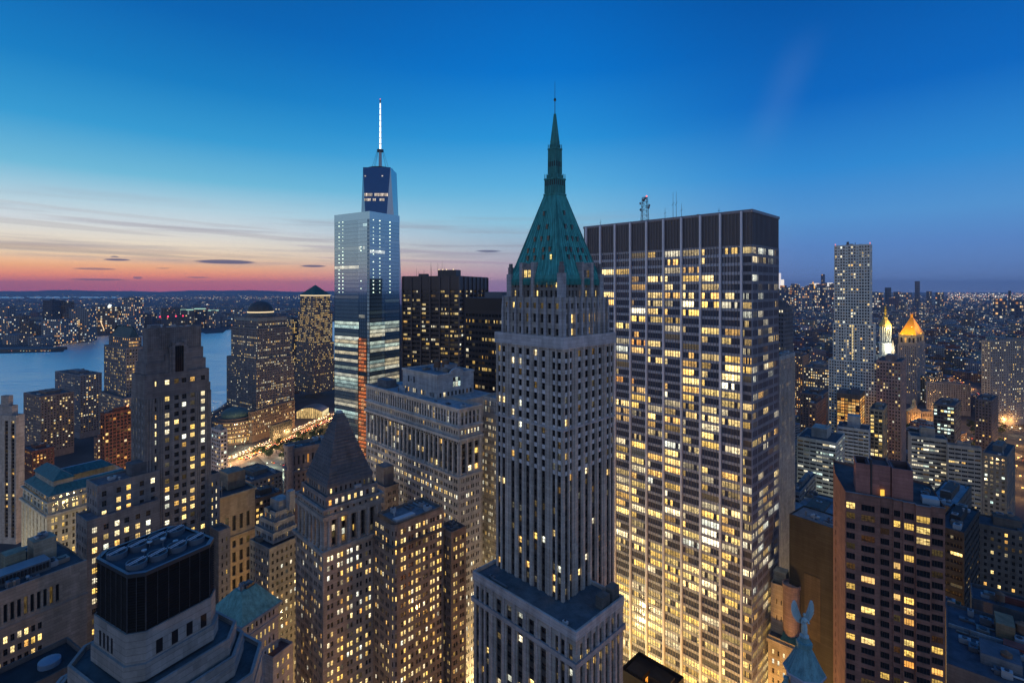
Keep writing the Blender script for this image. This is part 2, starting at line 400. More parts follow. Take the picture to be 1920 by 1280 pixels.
def make_windows():
    bpy.context.view_layer.update(); dg = bpy.context.evaluated_depsgraph_get()
    for b in ALL:
        sc_ = []
        for i, w in enumerate(b.wins):
            c = Vector(((w[0][0] + w[1][0]) / 2, (w[0][1] + w[1][1]) / 2, w[0][2] + w[2] / 2)); v = c - CAM; d = v.length
            px, py = 960 + F * v.x / v.y, 540 - F * v.z / v.y; W = math.hypot(w[1][0] - w[0][0], w[1][1] - w[0][1])
            face = -(v.x * w[3][0] + v.y * w[3][1]) / d
            a = W * w[2] * max(face, 0) / d / d
            if not (0 < px < 1920 and 0 < py < 1280) or face <= .02: a = 0
            sc_.append((a, i, v, d))
        sc_.sort(key=lambda q: -q[0]); best = set()
        for a, i, v, d in sc_:
            if a <= 0 or len(best) >= 100: break
            if not sc.ray_cast(dg, CAM, v / d, distance=d - 1.5)[0]: best.add(i)
        rest = MB()
        for i, w in enumerate(b.wins):
            if i in best:
                m = MB(); window_geo(m, w, b, True); m.build(b.wname, b.root)
            else: window_geo(rest, w, b, False)
        if rest.f: tag(rest.build('remaining_' + b.wname + 's', b.root), kind='stuff')
# ================================================================ THE TOWERS
LIME = (.34, .31, .28); GREY = (.27, .27, .29); PALE = (.42, .40, .38); TAN = (.32, .27, .2); BRICK = (.17, .085, .06); DKROOF = (.06, .065, .075)
GREEN = (.045, .27, .25)
def xy(q, z): return (q[0], q[1], z)

# ---- the tall stone tower with the green pyramid
def central_tower():
    f = Fr(1056, 150, 45); wl, wr = f.l(930), f.r(1152)
    b = Bld('stone_skyscraper', 'slender stone skyscraper crowned by a steep green copper pyramid roof and needle spire', f, 'skyscraper', (.37, .33, .30), lit=.1,
            pal=(('warm', 4), ('white', 3), ('gold', 1)), ftint=(.05, .05, .055), str_=1.6)
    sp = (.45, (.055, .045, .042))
    cl = [(.9, 2.3), (2.9, 4.3)] + even(wl - 12.4, 5, .46, 0) ; cl = [(.9, 2.3), (2.9, 4.3)] + [(a + 6.2, c + 6.2) for a, c in even(wl - 12.4, 5, .46)] + [(wl - 4.3, wl - 2.9), (wl - 2.3, wl - .9)]
    cr = [(.9, 2.3), (2.9, 4.3)] + [(a + 6.2, c + 6.2) for a, c in even(wr - 12.4, 4, .46)] + [(wr - 4.3, wr - 2.9), (wr - 2.3, wr - .9)]
    z0, z1 = 116.5, 199.4
    rw = rows(z0 + .3, z1 - 2.6, 3.27, .58)
    def pr(ri, ci, p): return .34 if ri in (6, 7) else (.22 if ri < 4 else .085)
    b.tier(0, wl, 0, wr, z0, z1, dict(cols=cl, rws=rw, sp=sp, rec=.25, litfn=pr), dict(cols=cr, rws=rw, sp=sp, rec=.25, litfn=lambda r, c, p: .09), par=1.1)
    # pale spandrel panels high up, one below each window
    m = b.wall; n_ = (-f.R[0], -f.R[1])
    for side, cs in ((0, cl), (1, cr)):
        for a, c in cs:
            for k in range(len(rw) - 1):
                zz0, zz1 = rw[k][1] + .06, rw[k + 1][0] - .06
                if zz0 < 158: continue
                if side == 0: P0, P1 = f.pt(wl - a, .3), f.pt(wl - c, .3)
                else: P0, P1 = f.pt(.3, a), f.pt(.3, c)
                m.face([xy(P0, zz0), xy(P1, zz0), xy(P1, zz1), xy(P0, zz1)], (.62, .6, .62), ST)
    m = b.part('pier')                                                   # slim piers between the columns of windows
    for cs, side in ((cl, 0), (cr, 1)):
        mids = [(cs[i][1] + cs[i + 1][0]) / 2 for i in range(len(cs) - 1)]
        for x in mids:
            if side == 0: P_ = f.rect(wl - x - .32, wl - x + .32, -.22, .05)
            else: P_ = f.rect(-.22, .05, x - .32, x + .32)
            m.prism(P_, z0 + 1, z1 - 2.2, (.43, .39, .36), ST)
    b.band(0, wl, 0, wr, z1 - 2.4, z1 + 1.1, .35, (.42, .41, .43))
    b.band(0, wl, 0, wr, 172.8, 173.5, .2, (.36, .35, .37), 'string_course')
    # crown: ribbed storey, upper storey
    c0 = 1.6; z2 = 211.5
    rw2 = [(z1 + 1.3, z1 + 3.3), (z1 + 5, z1 + 7.6), (z1 + 9.3, z1 + 11)]
    cl2 = even(wl - 2 * c0, 8, .4, .6); cr2 = even(wr - 2 * c0, 8, .4, .6)
    b.tier(c0, wl - c0, c0, wr - c0, z1, z2, dict(cols=cl2, rws=rw2, rec=.5, lit=.16, pal=['gold']), dict(cols=cr2, rws=rw2, rec=.5, lit=.12, pal=['gold']), par=.6)
    for cs, side in ((cl2, 0), (cr2, 1)):
        W = (wl if side == 0 else wr) - 2 * c0
        for i in range(len(cs) + 1):
            x = c0 + (W) * i / len(cs); x = min(max(x, c0 + .5), c0 + W - .5)
            if side == 0: P_ = f.rect(wl - x - .42, wl - x + .42, c0 - .75, c0 + .05)
            else: P_ = f.rect(c0 - .75, c0 + .05, x - .42, x + .42)
            m.prism(P_, z1, z2 - 3.6, (.36, .345, .36), ST); q = [(u[0] * .5 + v[0] * .5, u[1] * .5 + v[1] * .5) for u, v in zip(P_, P_[2:] + P_[:2])]
            m.prism(P_, z2 - 3.6, z2 + 1.0, (.36, .345, .36), ST, poly1=[(u[0] * .45 + c_[0] * .55, u[1] * .45 + c_[1] * .55) for u, c_ in zip(P_, q)])
    c1 = 3.4; z3 = 217.6
    rw3 = [(z2 + .8, z2 + 2.7), (z2 + 3.7, z2 + 5.2)]
    b.tier(c1, wl - c1, c1, wr - c1, z2, z3, dict(cols=even(wl - 2 * c1, 10, .42, 1.2), rws=rw3, rec=.4, litfn=lambda r, c, p: .42 if r == 0 else .1, pal=['gold']),
           dict(cols=even(wr - 2 * c1, 10, .42, 1.2), rws=rw3, rec=.4, litfn=lambda r, c, p: .2 if r == 0 else .05, pal=['gold']), par=.02, tint=(.2, .18, .17))
    # corner turrets
    tm = b.part('corner_turret'); tm.auto = False
    for (a, r) in ((c1 - .9, c1 - .9), (wl - c1 - 1.1, c1 - .9), (c1 - .9, wr - c1 - 1.1)):
        tm.mark(); P_ = f.rect(a, a + 2., r, r + 2.); tm.prism(P_, z2, z3 + 2.0, (.36, .35, .37), ST)
        tm.prism(f.rect(a + .35, a + 1.65, r + .35, r + 1.65), z3 + 2., z3 + 4.2, (.2, .18, .18), ST); tm.prism(f.rect(a + .55, a + 1.45, r + .55, r + 1.45), z3 + 4.2, z3 + 5.4, (.2, .18, .18), ST)
    # gabled dormers
    for side in (0, 1):
        d = b.part('gable'); d.auto = False; d.mark(); mid = (wl if side == 0 else wr) * (.60 if side == 0 else .58)
        def rc(x0, x1, y0, y1): return f.rect(mid + x0, mid + x1, c1 + y0, c1 + y1) if side == 0 else f.rect(c1 + y0, c1 + y1, mid + x0, mid + x1)
        for x0, x1, zt in ((-3.1, -1.9, 5.6), (1.9, 3.1, 5.6)): d.prism(rc(x0, x1, -.9, 2.5), z2, z3 + zt, (.36, .33, .33), ST)
        d.prism(rc(-1.9, 1.9, -.2, 4.6), z3, z3 + 4.3, (.3, .27, .26), ST); d.prism(rc(-1.0, 1.0, -.1, 3.6), z3 + 4.3, z3 + 5.2, (.3, .27, .26), ST)
        for x0 in (-1.5, .25):
            A, B = (f.pt(mid + x0 + 1.25, c1 - .25), f.pt(mid + x0, c1 - .25)) if side == 0 else (f.pt(c1 - .25, mid + x0), f.pt(c1 - .25, mid + x0 + 1.25))
            nn = (-f.R[0], -f.R[1]) if side == 0 else (-f.L[0], -f.L[1])
            b.wins.append((xy(A, z3 + .9), xy(B, z3 + .9), 2.2, nn, 1. if side == 0 else .0, 1, (1, 1), ['gold'], 1.3))
    # pyramid with raised seams
    cx = f.pt(wl / 2, wr / 2); za = 245.4
    rf = MB(); e = 3.0; base = f.rect(e, wl - e, e, wr - e); hw = 2.55; topq = f.rect(wl / 2 - hw, wl / 2 + hw, wr / 2 - hw, wr / 2 + hw)
    k1 = [(p[0] * .84 + cx[0] * .16, p[1] * .84 + cx[1] * .16) for p in base]
    rf.prism(base, z3 - .5, z3 + 1.4, GREEN, CP, poly1=[(p[0] * .965 + cx[0] * .035, p[1] * .965 + cx[1] * .035) for p in base], top=False)
    k0 = [(p[0] * .965 + cx[0] * .035, p[1] * .965 + cx[1] * .035) for p in base]
    rf.prism(k0, z3 + 1.4, z3 + 5.0, GREEN, CP, poly1=k1, top=False); rf.prism(k1, z3 + 5.0, za, GREEN, CP, poly1=topq)
    pyr = rf
    seam = MB()
    for i in range(4):
        j = (i + 1) % 4
        for t in [q / 13 for q in range(14)]:
            a = [k0[i][c] * (1 - t) + k0[j][c] * t for c in (0, 1)]; m1 = [k1[i][c] * (1 - t) + k1[j][c] * t for c in (0, 1)]; a2 = [topq[i][c] * (1 - t) + topq[j][c] * t for c in (0, 1)]
            seam.bar((*a, z3 + 1.4), (*m1, z3 + 5.0), .22, (.085, .43, .40), CP); seam.bar((*m1, z3 + 5.), (*a2, za), .22, (.085, .43, .40), CP, w2=.12)
        for t in [q / 40 for q in range(41)]:
            a = [base[i][c] * (1 - t) + base[j][c] * t for c in (0, 1)]; o_ = [a[c] + (a[c] - cx[c]) * .006 for c in (0, 1)]
            seam.bar((*o_, z3 - 1.6), (*o_, z3 + .3), .14, (.06, .33, .31), CP)
    # small dormer windows on two slopes
    dm = MB()
    for i, dirn in ((3, (-f.R[0], -f.R[1])), (0, (-f.L[0], -f.L[1]))):
        A0, A1, T0, T1 = k1[i], k1[(i + 1) % 4], topq[i], topq[(i + 1) % 4]
        for h, xs in ((.06, (.25, .42, .62, .8)), (.17, (.2, .36, .6, .76)), (.33, (.3, .5, .7)), (.5, (.32, .62)), (.7, (.4,))):
            for x in xs:
                p = [(A0[c] * (1 - x) + A1[c] * x) * (1 - h) + (T0[c] * (1 - x) + T1[c] * x) * h for c in (0, 1)]; z = z3 + 5 + (za - z3 - 5) * h
                w = .38; ux, uy = -dirn[1], dirn[0]; lit = random.random() < .09
                def q(k, s_, zz): return (p[0] + ux * s_ + dirn[0] * k, p[1] + uy * s_ + dirn[1] * k, zz)
                dm.face([q(.2, -w, z), q(.2, w, z), q(.2, w, z + 1.5), q(.2, -w, z + 1.5)][:: (1 if i == 3 else 1)], (.02, .03, .03), WN, (1., .8, .25, .9) if lit else (0, 0, 0, .2))
                for s_ in (-w, w): dm.face([q(.2, s_, z), q(-1., s_, z), q(-1., s_, z + 1.5), q(.2, s_, z + 1.5)], (.02, .12, .115), CP)
                dm.face([q(.26, -w - .06, z + 1.5), q(.26, w + .06, z + 1.5), q(-1, w + .06, z + 1.7), q(-1, -w - .06, z + 1.7)], (.03, .17, .16), CP)
    # lantern and needle
    la = MB()
    def sq(h): return f.rect(wl / 2 - h, wl / 2 + h, wr / 2 - h, wr / 2 + h)
    T = GREEN
    for h, zz0, zz1 in ((2.7, za, za + .7), (2.35, za + .7, za + 5.2), (2.6, za + 5.2, za + 5.7), (1.8, za + 5.7, za + 7.0), (1.55, za + 7., za + 15.2), (1.75, za + 15.2, za + 15.7), (1.1, za + 15.7, za + 18.2)): la.prism(sq(h), zz0, zz1, T, CP)
    for h, zz0, zz1, n in ((2.35, za + .9, za + 7.2, 5), (1.55, za + 7.2, za + 17.0, 4)):
        q = sq(h)
        for i in range(4):
            for t in [k / n for k in range(n)]:
                p = [q[i][c] * (1 - t) + q[(i + 1) % 4][c] * t for c in (0, 1)]; la.bar((*p, zz0), (*p, zz1), .2, (.05, .25, .24), CP, w2=.12)
        for i in (3, 0):
            for t in [(k + .5) / n for k in range(n)]:
                p = [q[i][c] * (1 - t) + q[(i + 1) % 4][c] * t for c in (0, 1)]; nn = (-f.R[0], -f.R[1]) if i == 3 else (-f.L[0], -f.L[1]); ux, uy = nn[1], -nn[0]
                for zw in (zz0 + 2.4,): la.face([(p[0] + nn[0] * .03 + ux * s_, p[1] + nn[1] * .03 + uy * s_, zq) for s_, zq in ((-.22, zw), (.22, zw), (.22, zw + 1.7), (-.22, zw + 1.7))], (.01, .015, .02), DM)
    la.prism(sq(1.05), za + 18.2, za + 27.2, T, CP, poly1=sq(.28))
    sp_ = MB(); c_ = (cx[0], cx[1]); sp_.bar((*c_, za + 27), (*c_, 283.3), .13, (.03, .06, .06), DM, w2=.05, n=6)
    sp_.lathe(c_, [(0, za + 31.3), (.35, za + 31.5), (.45, za + 31.9), (.3, za + 32.3), (0, za + 32.5)], 10, (.03, .05, .05), DM)
    # base block with the terrace
    f2 = Fr(1080, 136, 45); z4 = 123.8; wl2, wr2 = f2.l(888), f2.r(1168)
    b.fr = f2; rwb = rows(0.5, z4 - 3.4, 3.5, .56); rwb = [r for r in rwb if r[0] > 30]
    cb = [(1.2, 2.6)] + [(3.9, 5.3), (5.8, 7.2)] + [(a + 9.4, c + 9.4) for a, c in even(wl2 - 18.8, 5, .46)] + [(wl2 - 7.2, wl2 - 5.8), (wl2 - 5.3, wl2 - 3.9), (wl2 - 2.6, wl2 - 1.2)]
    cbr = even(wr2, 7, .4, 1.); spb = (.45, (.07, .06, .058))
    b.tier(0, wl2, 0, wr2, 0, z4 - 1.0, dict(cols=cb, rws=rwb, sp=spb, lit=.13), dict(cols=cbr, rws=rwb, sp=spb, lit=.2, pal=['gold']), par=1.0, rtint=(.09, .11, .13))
    b.band(0, wl2, 0, wr2, z4 - 2.5, z4, .25, (.40, .39, .41), 'parapet')
    b.band(0, wl2, 0, wr2, z4 - 9.6, z4 - 8.2, .6, (.34, .33, .35), 'ledge')
    mp = b.part('base_pier')
    for x in [(cb[i][1] + cb[i + 1][0]) / 2 for i in range(len(cb) - 1)]: mp.prism(f2.rect(wl2 - x - .4, wl2 - x + .4, -.3, .05), 30, z4 - 2.5, (.38, .35, .35), ST)
    for x in [(cbr[i][1] + cbr[i + 1][0]) / 2 for i in range(len(cbr) - 1)]: mp.prism(f2.rect(-.3, .05, x - .5, x + .5), 30, z4 - 2.5, (.38, .35, .35), ST)
    b.units(1.2, wl2 - 1, .8, 3.0, z4 - 1, 5, .6); b.units(.8, 2.6, 6, wr2 - 1, z4 - 1, 6, .9)
    b.box(.9, 3.4, wr2 - 9, wr2 - 5.5, z4 - 1, z4 + 2.6, 'stair_head', (.1, .1, .1)); b.box(.9, 3.4, wr2 - 4, wr2 - .6, z4 - 1, z4 + 3.2, 'plant_room', (.1, .1, .1))
    b.fr = f; b.finish()
    p = pyr.build('pyramid_roof', b.root); seam.build('seam', p); dm.build('dormer', p)
    l = la.build('lantern', p); sp_.build('spire', l)
central_tower()

# ---- broad office slab
def office_slab():
    f = Fr(1410, 214, 45); wl, wr = f.l(1095), f.r(1460); zt = 248
    b = Bld('office_slab', 'broad glass and aluminium office slab with pale column ribs and dark louvred top', f, 'skyscraper', (.36, .40, .48), lit=.5,
            pal=(('white', 7), ('warm', 5), ('gold', 1)), ftint=(.06, .06, .065), str_=1.5, wname='window_band', wmat=SG)
    pos = [4.1 + 9.0 * k for k in range(10) if 4.1 + 9 * k < wl]
    edges = [0] + pos + [wl]
    bays = [(wl - edges[i + 1] + .5, wl - edges[i] - (.5 if i else .15)) for i in range(len(edges) - 1)][::-1]
    bays = [q for q in bays if q[1] - q[0] > 1.]
    zm = 233.3; rw = rows(12, zm, 3.82, .67, .25)
    nr = len(rw)
    fl = [max(0, min(1, random.gauss(.0, .33))) for _ in range(nr)]
    def lf(ri, ci, p):
        h = ri / nr; base = .93 if h < .5 else (.78 if h < .72 else .62)
        if ri == nr - 1: return .97 if ci >= len(bays) - 6 else .02
        if ri == int(nr * .605) and ci >= len(bays) - 3: return .97
        k = math.sin(ri * 1.9) * .16 + math.sin(ri * 5.3 + 1.) * .14
        return max(.05, min(.95, base + k + .1 * math.sin(ci * 2.1 + ri)))
    b.facade(f.pt(wl, 0), f.pt(0, 0), 0, zm, cols=bays, rws=rw, rec=.3, panes=6, litfn=lf, mat=SM, bars=(0, 0), pal=lambda r, c: (['gold', 'gold', 'warm'] if r < nr * .36 else ['white', 'warm', 'warm', 'gold'] if r < nr * .6 else ['white', 'warm', 'warm', 'orange' if c in (2, 3) else 'warm', 'gold']))
    cr = even(wr, 5, .96, .3)
    def lr(ri, ci, p):
        h = ri / nr
        if .60 < h < .615: return 1.
        return .85 if (h > .95) else (.85 if h < .5 else .25)
    b.facade(f.pt(0, 0), f.pt(0, wr), 0, zm, cols=cr, rws=rw, rec=.3, panes=4, litfn=lr, mat=SM, pal=lambda r, c: ['gold', 'warm'] if r < nr * .3 or .6 < r / nr < .615 else ['white', 'warm'])
    b.facade(f.pt(0, wr), f.pt(wl, wr), 0, zt, mat=SM); b.facade(f.pt(wl, wr), f.pt(wl, 0), 0, zt, mat=SM)
    lv = b.part('louvred_plant_storey')
    DK = (.045, .042, .05)
    lv.prism(f.rect(.05, wl - .05, .05, wr - .05), zm, zt - .8, (.075, .07, .08), SM)
    x = .7
    while x < wl: lv.prism(f.rect(x - .09, x + .09, -.2, .1), zm + .2, zt - 1.2, (.16, .16, .19), SM); x += 1.5
    x = .7
    while x < wr: lv.prism(f.rect(-.2, .1, x - .09, x + .09), zm + .2, zt - 1.2, (.16, .16, .19), SM); x += 1.5
    b.band(0, wl, 0, wr, zt - 1.2, zt, .35, (.2, .2, .24), 'parapet', SM)
    b.roof.face([xy(p, zt - .85) for p in f.rect(0.1, wl - .1, .1, wr - .1)], (.08, .085, .09), RF)
    cm = b.part('column')
    for x in pos: cm.prism(f.rect(x - .38, x + .38, -1.15, .05), 0, zt - .6, (.62, .66, .76), SM)
    mu = b.part('mullion')
    x = .75
    while x < wr: mu.prism(f.rect(-.28, .02, x - .07, x + .07), 10, zm, (.19, .19, .23), SM); x += 1.5
    ml = b.part('window_mullion')
    for q0, q1 in bays:
        for i in range(7):
            xx = wl - (q0 + (q1 - q0) * i / 6); ml.prism(f.rect(xx - .05, xx + .05, -.2, .02), 10, zm, (.15, .15, .18), SM)
    b.band(.0, wl, 0, wr, zm - .5, zm, .12, (.2, .2, .24), 'string_course', SM)
    b.units(10, wl - 10, 4, wr - 4, zt - .8, 8, 1.2)
    b.finish(); return f, wl, wr, zt
SLAB = office_slab()
def masts():
    f, wl, wr, zt = SLAB
    # lattice mast with dishes, standing on the slab's roof
    k = f.l(1209, 8.); c = f.pt(k, 8.); r = empty('lattice_mast', (*c, zt - .8)); tag(r, 'lattice antenna mast with dishes and a red beacon on the slab roof', 'antenna mast')
    m = MB(); DKM = (.08, .08, .09); z0 = zt - .8; hh = 13.5
    cs = [(c[0] + a * 1.7, c[1] + e * 1.7) for a, e in ((-1, -1), (1, -1), (1, 1), (-1, 1))]; ct = [(c[0] + a * 1.1, c[1] + e * 1.1) for a, e in ((-1, -1), (1, -1), (1, 1), (-1, 1))]
    for i in range(4):
        m.bar((*cs[i], z0), (*ct[i], z0 + hh), .13, DKM, DM)
        for q in range(6):
            t0, t1 = q / 6, (q + 1) / 6; j = (i + 1) % 4
            def L(i_, t): return (cs[i_][0] * (1 - t) + ct[i_][0] * t, cs[i_][1] * (1 - t) + ct[i_][1] * t, z0 + hh * t)
            m.bar(L(i, t0), L(j, t1), .06, DKM, DM); m.bar(L(i, t1), L(j, t1), .06, DKM, DM)
    m.build('frame', r)
    d = MB()
    for a, z in ((0, 9.5), (1.6, 12.5), (3.1, 10.5), (4.6, 12.8), (2.4, 7.5), (5.4, 8.2)):
        p = (c[0] + 2.1 * math.cos(a), c[1] + 2.1 * math.sin(a), z0 + z); o = (p[0] + .5 * math.cos(a), p[1] + .5 * math.sin(a), p[2]); d.bar(p, o, .75, (.2, .2, .22), SM, w2=.55, n=10)
        d.bar((c[0], c[1], p[2]), p, .08, DKM, DM)
    d.build('dish', r)
    g = MB(); g.lathe((c[0] + .9, c[1]), [(0, z0 + hh + .2), (.35, z0 + hh + .4), (.35, z0 + hh + .9), (0, z0 + hh + 1.1)], 8, (1, 0, 0), GL, (2.5, .35, .3, 1)); g.build('beacon', r)
    for px, hgt, lab in ((1262, 13, 'tallest thin whip aerial beside the lattice mast on the slab roof'), (1268, 13, 'thin whip aerial just right of its tallest twin'), (1247, 6, 'short whip aerial left of the tall pair on the slab roof'), (1278, 7, 'short whip aerial right of the tall pair on the slab roof'), (1126, 4, 'stubby forked aerial at the left end of the slab roof'), (1348, 3, 'lone stub aerial above the right part of the slab')):
        c = f.pt(f.l(px, 6.), 6.); r = empty('whip_aerial', (*c, zt - .8)); tag(r, lab, 'antenna', 'aerials on the office slab roof')
        m = MB(); m.bar((*c, zt - .8), (*c, zt + hgt), .12, (.07, .07, .08), DM, w2=.05); m.build('pole', r)
        m = MB(); m.bar((c[0] - .6, c[1], zt + hgt * .5), (c[0] + .6, c[1], zt + hgt * .62), .07, (.07, .07, .08), DM); m.bar((c[0] - .4, c[1], zt + .6), (c[0] + .4, c[1], zt + .6), .3, (.1, .1, .1), DM); m.build('bracket', r)
masts()

# ---- mirrored glass tower
def glass_tower():
    f = Fr(693, 547, 33); wl, wr = f.l(627), f.r(749); zt = 297
    b = Bld('mirror_glass_tower', 'blue mirrored glass tower still under construction with an orange lit hoist strip', f, 'skyscraper', (.26, .38, .43), lit=.2,
            pal=(('cool', 5), ('white', 3)), wmat=CU, ftint=(.36, .52, .58), str_=.52, wname='glass_floor')
    rw = rows(6, zt - 8, 4.1, .8, .45); n = len(rw)
    def lf(ri, ci, p):
        h = ri / n
        if h < .34: return .92
        if h < .6: return .9 if math.sin(ri * 1.3) > -.6 else .3
        return .05
    hs = f.l(673), f.l(688)
    cl = [(0.3 + .02, wl - hs[0] - .2), (wl - hs[1] + .2, wl - .3)]
    bl = [(a + i * (c - a) / k + .1, a + (i + 1) * (c - a) / k - .1) for (a, c), k in zip(cl, (1, 1)) for i in range(k)]
    b.facade(f.pt(wl, 0), f.pt(0, 0), 0, zt, cols=bl, rws=rw, rec=.1, panes=-22, litfn=lambda r, c, p: lf(r, c, p) * .8, mat=CU, rowcorr=.75)
    b.facade(f.pt(0, 0), f.pt(0, wr), 0, zt, cols=[(.3 + i * (wr - .6) / 2 + .1, .3 + (i + 1) * (wr - .6) / 2 - .1) for i in range(2)], rws=rw, rec=.1, panes=-14, litfn=lf, mat=CU, rowcorr=.75)
    b.facade(f.pt(0, wr), f.pt(wl, wr), 0, zt, mat=CU); b.facade(f.pt(wl, wr), f.pt(wl, 0), 0, zt, mat=CU)
    n_ = (-f.R[0], -f.R[1])
    for r in rw:
        if r[0] > 161: A, B = f.pt(hs[0] + .15, -.02), f.pt(hs[1] - .15, -.02); b.wins.append((xy(A, r[0]), xy(B, r[0]), r[1] - r[0], n_, .06, 4, (0, 0), ['cool'], .5))
    g = b.part('glass_crown'); o = f.rect(-.12, wl + .12, -.12, wr + .12)
    g.prism(o, zt - 8, zt + .2, (.36, .52, .58), CU, tt=(.1, .1, .1), tm=RF)
    # bright pin lamps of the unfinished floors
    k = MB()
    for i, r in enumerate(rw):
        if r[0] < 206: continue
        for px, side in ((636, 0), (643, 0), (677, 0), (700, 1), (712, 1), (731, 1)):
            if random.random() < (.3 if side == 0 and px > 660 else .82):
                if side == 0: c = f.pt(f.l(px), -.3)
                else: c = f.pt(-.3, f.r(px))
                s_ = random.uniform(.35, .75); k.lathe(c, [(0, r[1] - .3 - s_), (s_, r[1] - .3), (0, r[1] - .3 + s_)], 5, (1, 1, 1), GL, (2.2, 2.6, 2.0, 1))
    # hoist strip
    h = MB(); hz = 160
    x0, x1 = hs[1] + .1, hs[0] - .1
    z = 6
    while z < hz:
        for i in range(3):
            a0, a1 = x0 + (x1 - x0) * i / 3 + .2, x0 + (x1 - x0) * (i + 1) / 3 - .2
            if not 118 < z < 123 and z > 25: h.face([xy(f.pt(a1, -.5), z + .4), xy(f.pt(a0, -.5), z + .4), xy(f.pt(a0, -.5), z + 3.1), xy(f.pt(a1, -.5), z + 3.1)], (.1, .05, .03), WN, [(.8, .2, .06, .3), (.55, .16, .06, .6), (.95, .4, .16, .8), (.12, .05, .03, .1)][random.choice((0, 0, 1, 1, 2, 3))])
        h.prism(f.rect(x0 - .3, x1 + .3, -1.0, -.3), z - .45, z + .2, (.08, .06, .05), DM, bottom=True); z += 4.1
    for x in (x0 - .3, x1 + .3): h.prism(f.rect(x - .3, x + .3, -1., -.2), 6, hz, (.1, .07, .05), DM)
    b.finish(); h.build('hoist', b.root); k.build('work_lamps', b.root)
glass_tower()

# ---- tall tapering tower with a lit mast
def tapering_tower():
    d = 880; cx = (GX(713, d), d); b = Bld('tapering_glass_tower', 'tall tapering glass tower topped by a ring and a white lit mast', Fr(713, d, 45), 'skyscraper')
    r = b.root; m = MB(); zb, zt = 56, 417; hb, ht = 43.2, 23.0
    B = [(cx[0] + hb * math.cos(a), cx[1] + hb * math.sin(a), zb) for a in [R_(-90 + 90 * i) for i in range(4)]]
    T = [(cx[0] + ht * x, cx[1] + ht * y, zt) for x, y in ((-1, -1), (1, -1), (1, 1), (-1, 1))]
    S = 24
    def tri(a, bb, c): m.face([a, bb, c], (.02, .06, .16) if c[1] < cx[1] - 5 and bb[2] < 100 and a[2] > 400 and c[2] > 400 else (.22, .3, .4), CU, uv=[(0, 0), (1, 0), (.5, 1)])  # front facet tinted darker: its dim sky reflection is put into the glass colour
    for i in range(4):
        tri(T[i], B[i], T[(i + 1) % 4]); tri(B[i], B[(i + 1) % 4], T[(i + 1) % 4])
    m.prism([(p[0], p[1]) for p in B], 0, zb, (.2, .22, .25), CU, top=False); m.face(T, (.05, .05, .06), DM)
    m.build('glass_shaft', r)
    def half(z): return hb * .7071 + (ht - hb * .7071) * (z - zb) / (zt - zb)
    for z0, dz, p_, name in ((368, 5, .75, 'lit_floor'), (360, 4.2, .7, 'lit_floor'), (329, 3.6, .95, 'lit_floor'), (317, 3.6, .5, 'lit_floor'), (401, 2.2, .1, 'lit_floor')):
        w = MB(); hw = 22.9
        for i in range(16):
            if random.random() > p_ or (z0 < 330 and i < 6): continue
            x0, x1 = cx[0] - hw + (2 * hw) * i / 16, cx[0] - hw + 2 * hw * (i + 1) / 16
            frac = (zt - z0) / (zt - zb); ww = hw * (1 - frac)
            if abs((x0 + x1) / 2 - cx[0]) > ww + 1: continue
            # front facet leans: y of the facet at this height
            y0 = cx[1] - ht + (ht - hb) * frac - .4
            k = random.uniform(.35, 1.1); w.face([(x0, y0, z0), (x1 - .6, y0, z0), (x1 - .6, y0, z0 + dz), (x0, y0, z0 + dz)], (.05, .05, .05), WN, (k, .8 * k, .62 * k, random.random()))
        if w.f: w.build(name, r)
    g = MB()
    for z in range(70, 415, 12):
        pass
    ring = MB(); ring.lathe(cx, [(21.2, zt - 5), (21.8, zt - 5), (21.8, zt - 2.4), (21.2, zt - 2.4), (21.2, zt - 1), (21.8, zt - 1), (21.8, zt + 2.2), (21.2, zt + 2.2), (21.2, zt - 5)], 36, (.03, .035, .05), DM)
    for i in range(18):
        a = i * 6.283 / 18; ring.bar((cx[0] + 21.5 * math.cos(a), cx[1] + 21.5 * math.sin(a), zt - 5), (cx[0] + 21.5 * math.cos(a), cx[1] + 21.5 * math.sin(a), zt + 2), .3, (.03, .035, .05), DM)
    ring.build('crown_ring', r)
    ms = MB(); W = (2.2, 2.5, 2.7, 1); z = zt - 4
    ms.bar((*cx, zt), (*cx, 452), 3.0, (.5, .52, .55), SM, n=8, w2=2.4); base = ms.build('mast', r)
    lm = MB(); z = 453; w = 1.5
    while z < 529:
        lm.bar((*cx, z), (*cx, z + 8.4), w, (.8, .8, .8), GL, W, n=8, w2=w * .93); lm.bar((*cx, z + 8.4), (*cx, z + 10), w * 1.7, (.5, .5, .5), GL, (.3, .38, .5, 1), n=8); z += 10; w *= .93
    lm.build('lit_section', base)
    tp = MB(); tp.bar((*cx, z), (*cx, z + 5), 1.2, (.2, .2, .2), DM, n=8); tp.bar((*cx, z + 5), (*cx, z + 7), .7, (1, 0, 0), GL, (1.6, .25, .2, 1), n=8); tp.build('beacon', base)
    cr = MB(); cr.lathe(cx, [(0, 449), (5.6, 449), (5.6, 452.5), (4.9, 452.5), (0, 452.6)], 20, (.05, .06, .08), DM); cr.build('collar', base)
    cb = MB()
    for i in range(8):
        a = i * .785 + .2; cb.bar((cx[0] + 5.3 * math.cos(a), cx[1] + 5.3 * math.sin(a), 450), (cx[0] + 15 * math.cos(a), cx[1] + 15 * math.sin(a), zt), .22, (.05, .08, .12), DM)
    cb.build('guy_cable', base)
    ALL.remove(b)
tapering_tower()

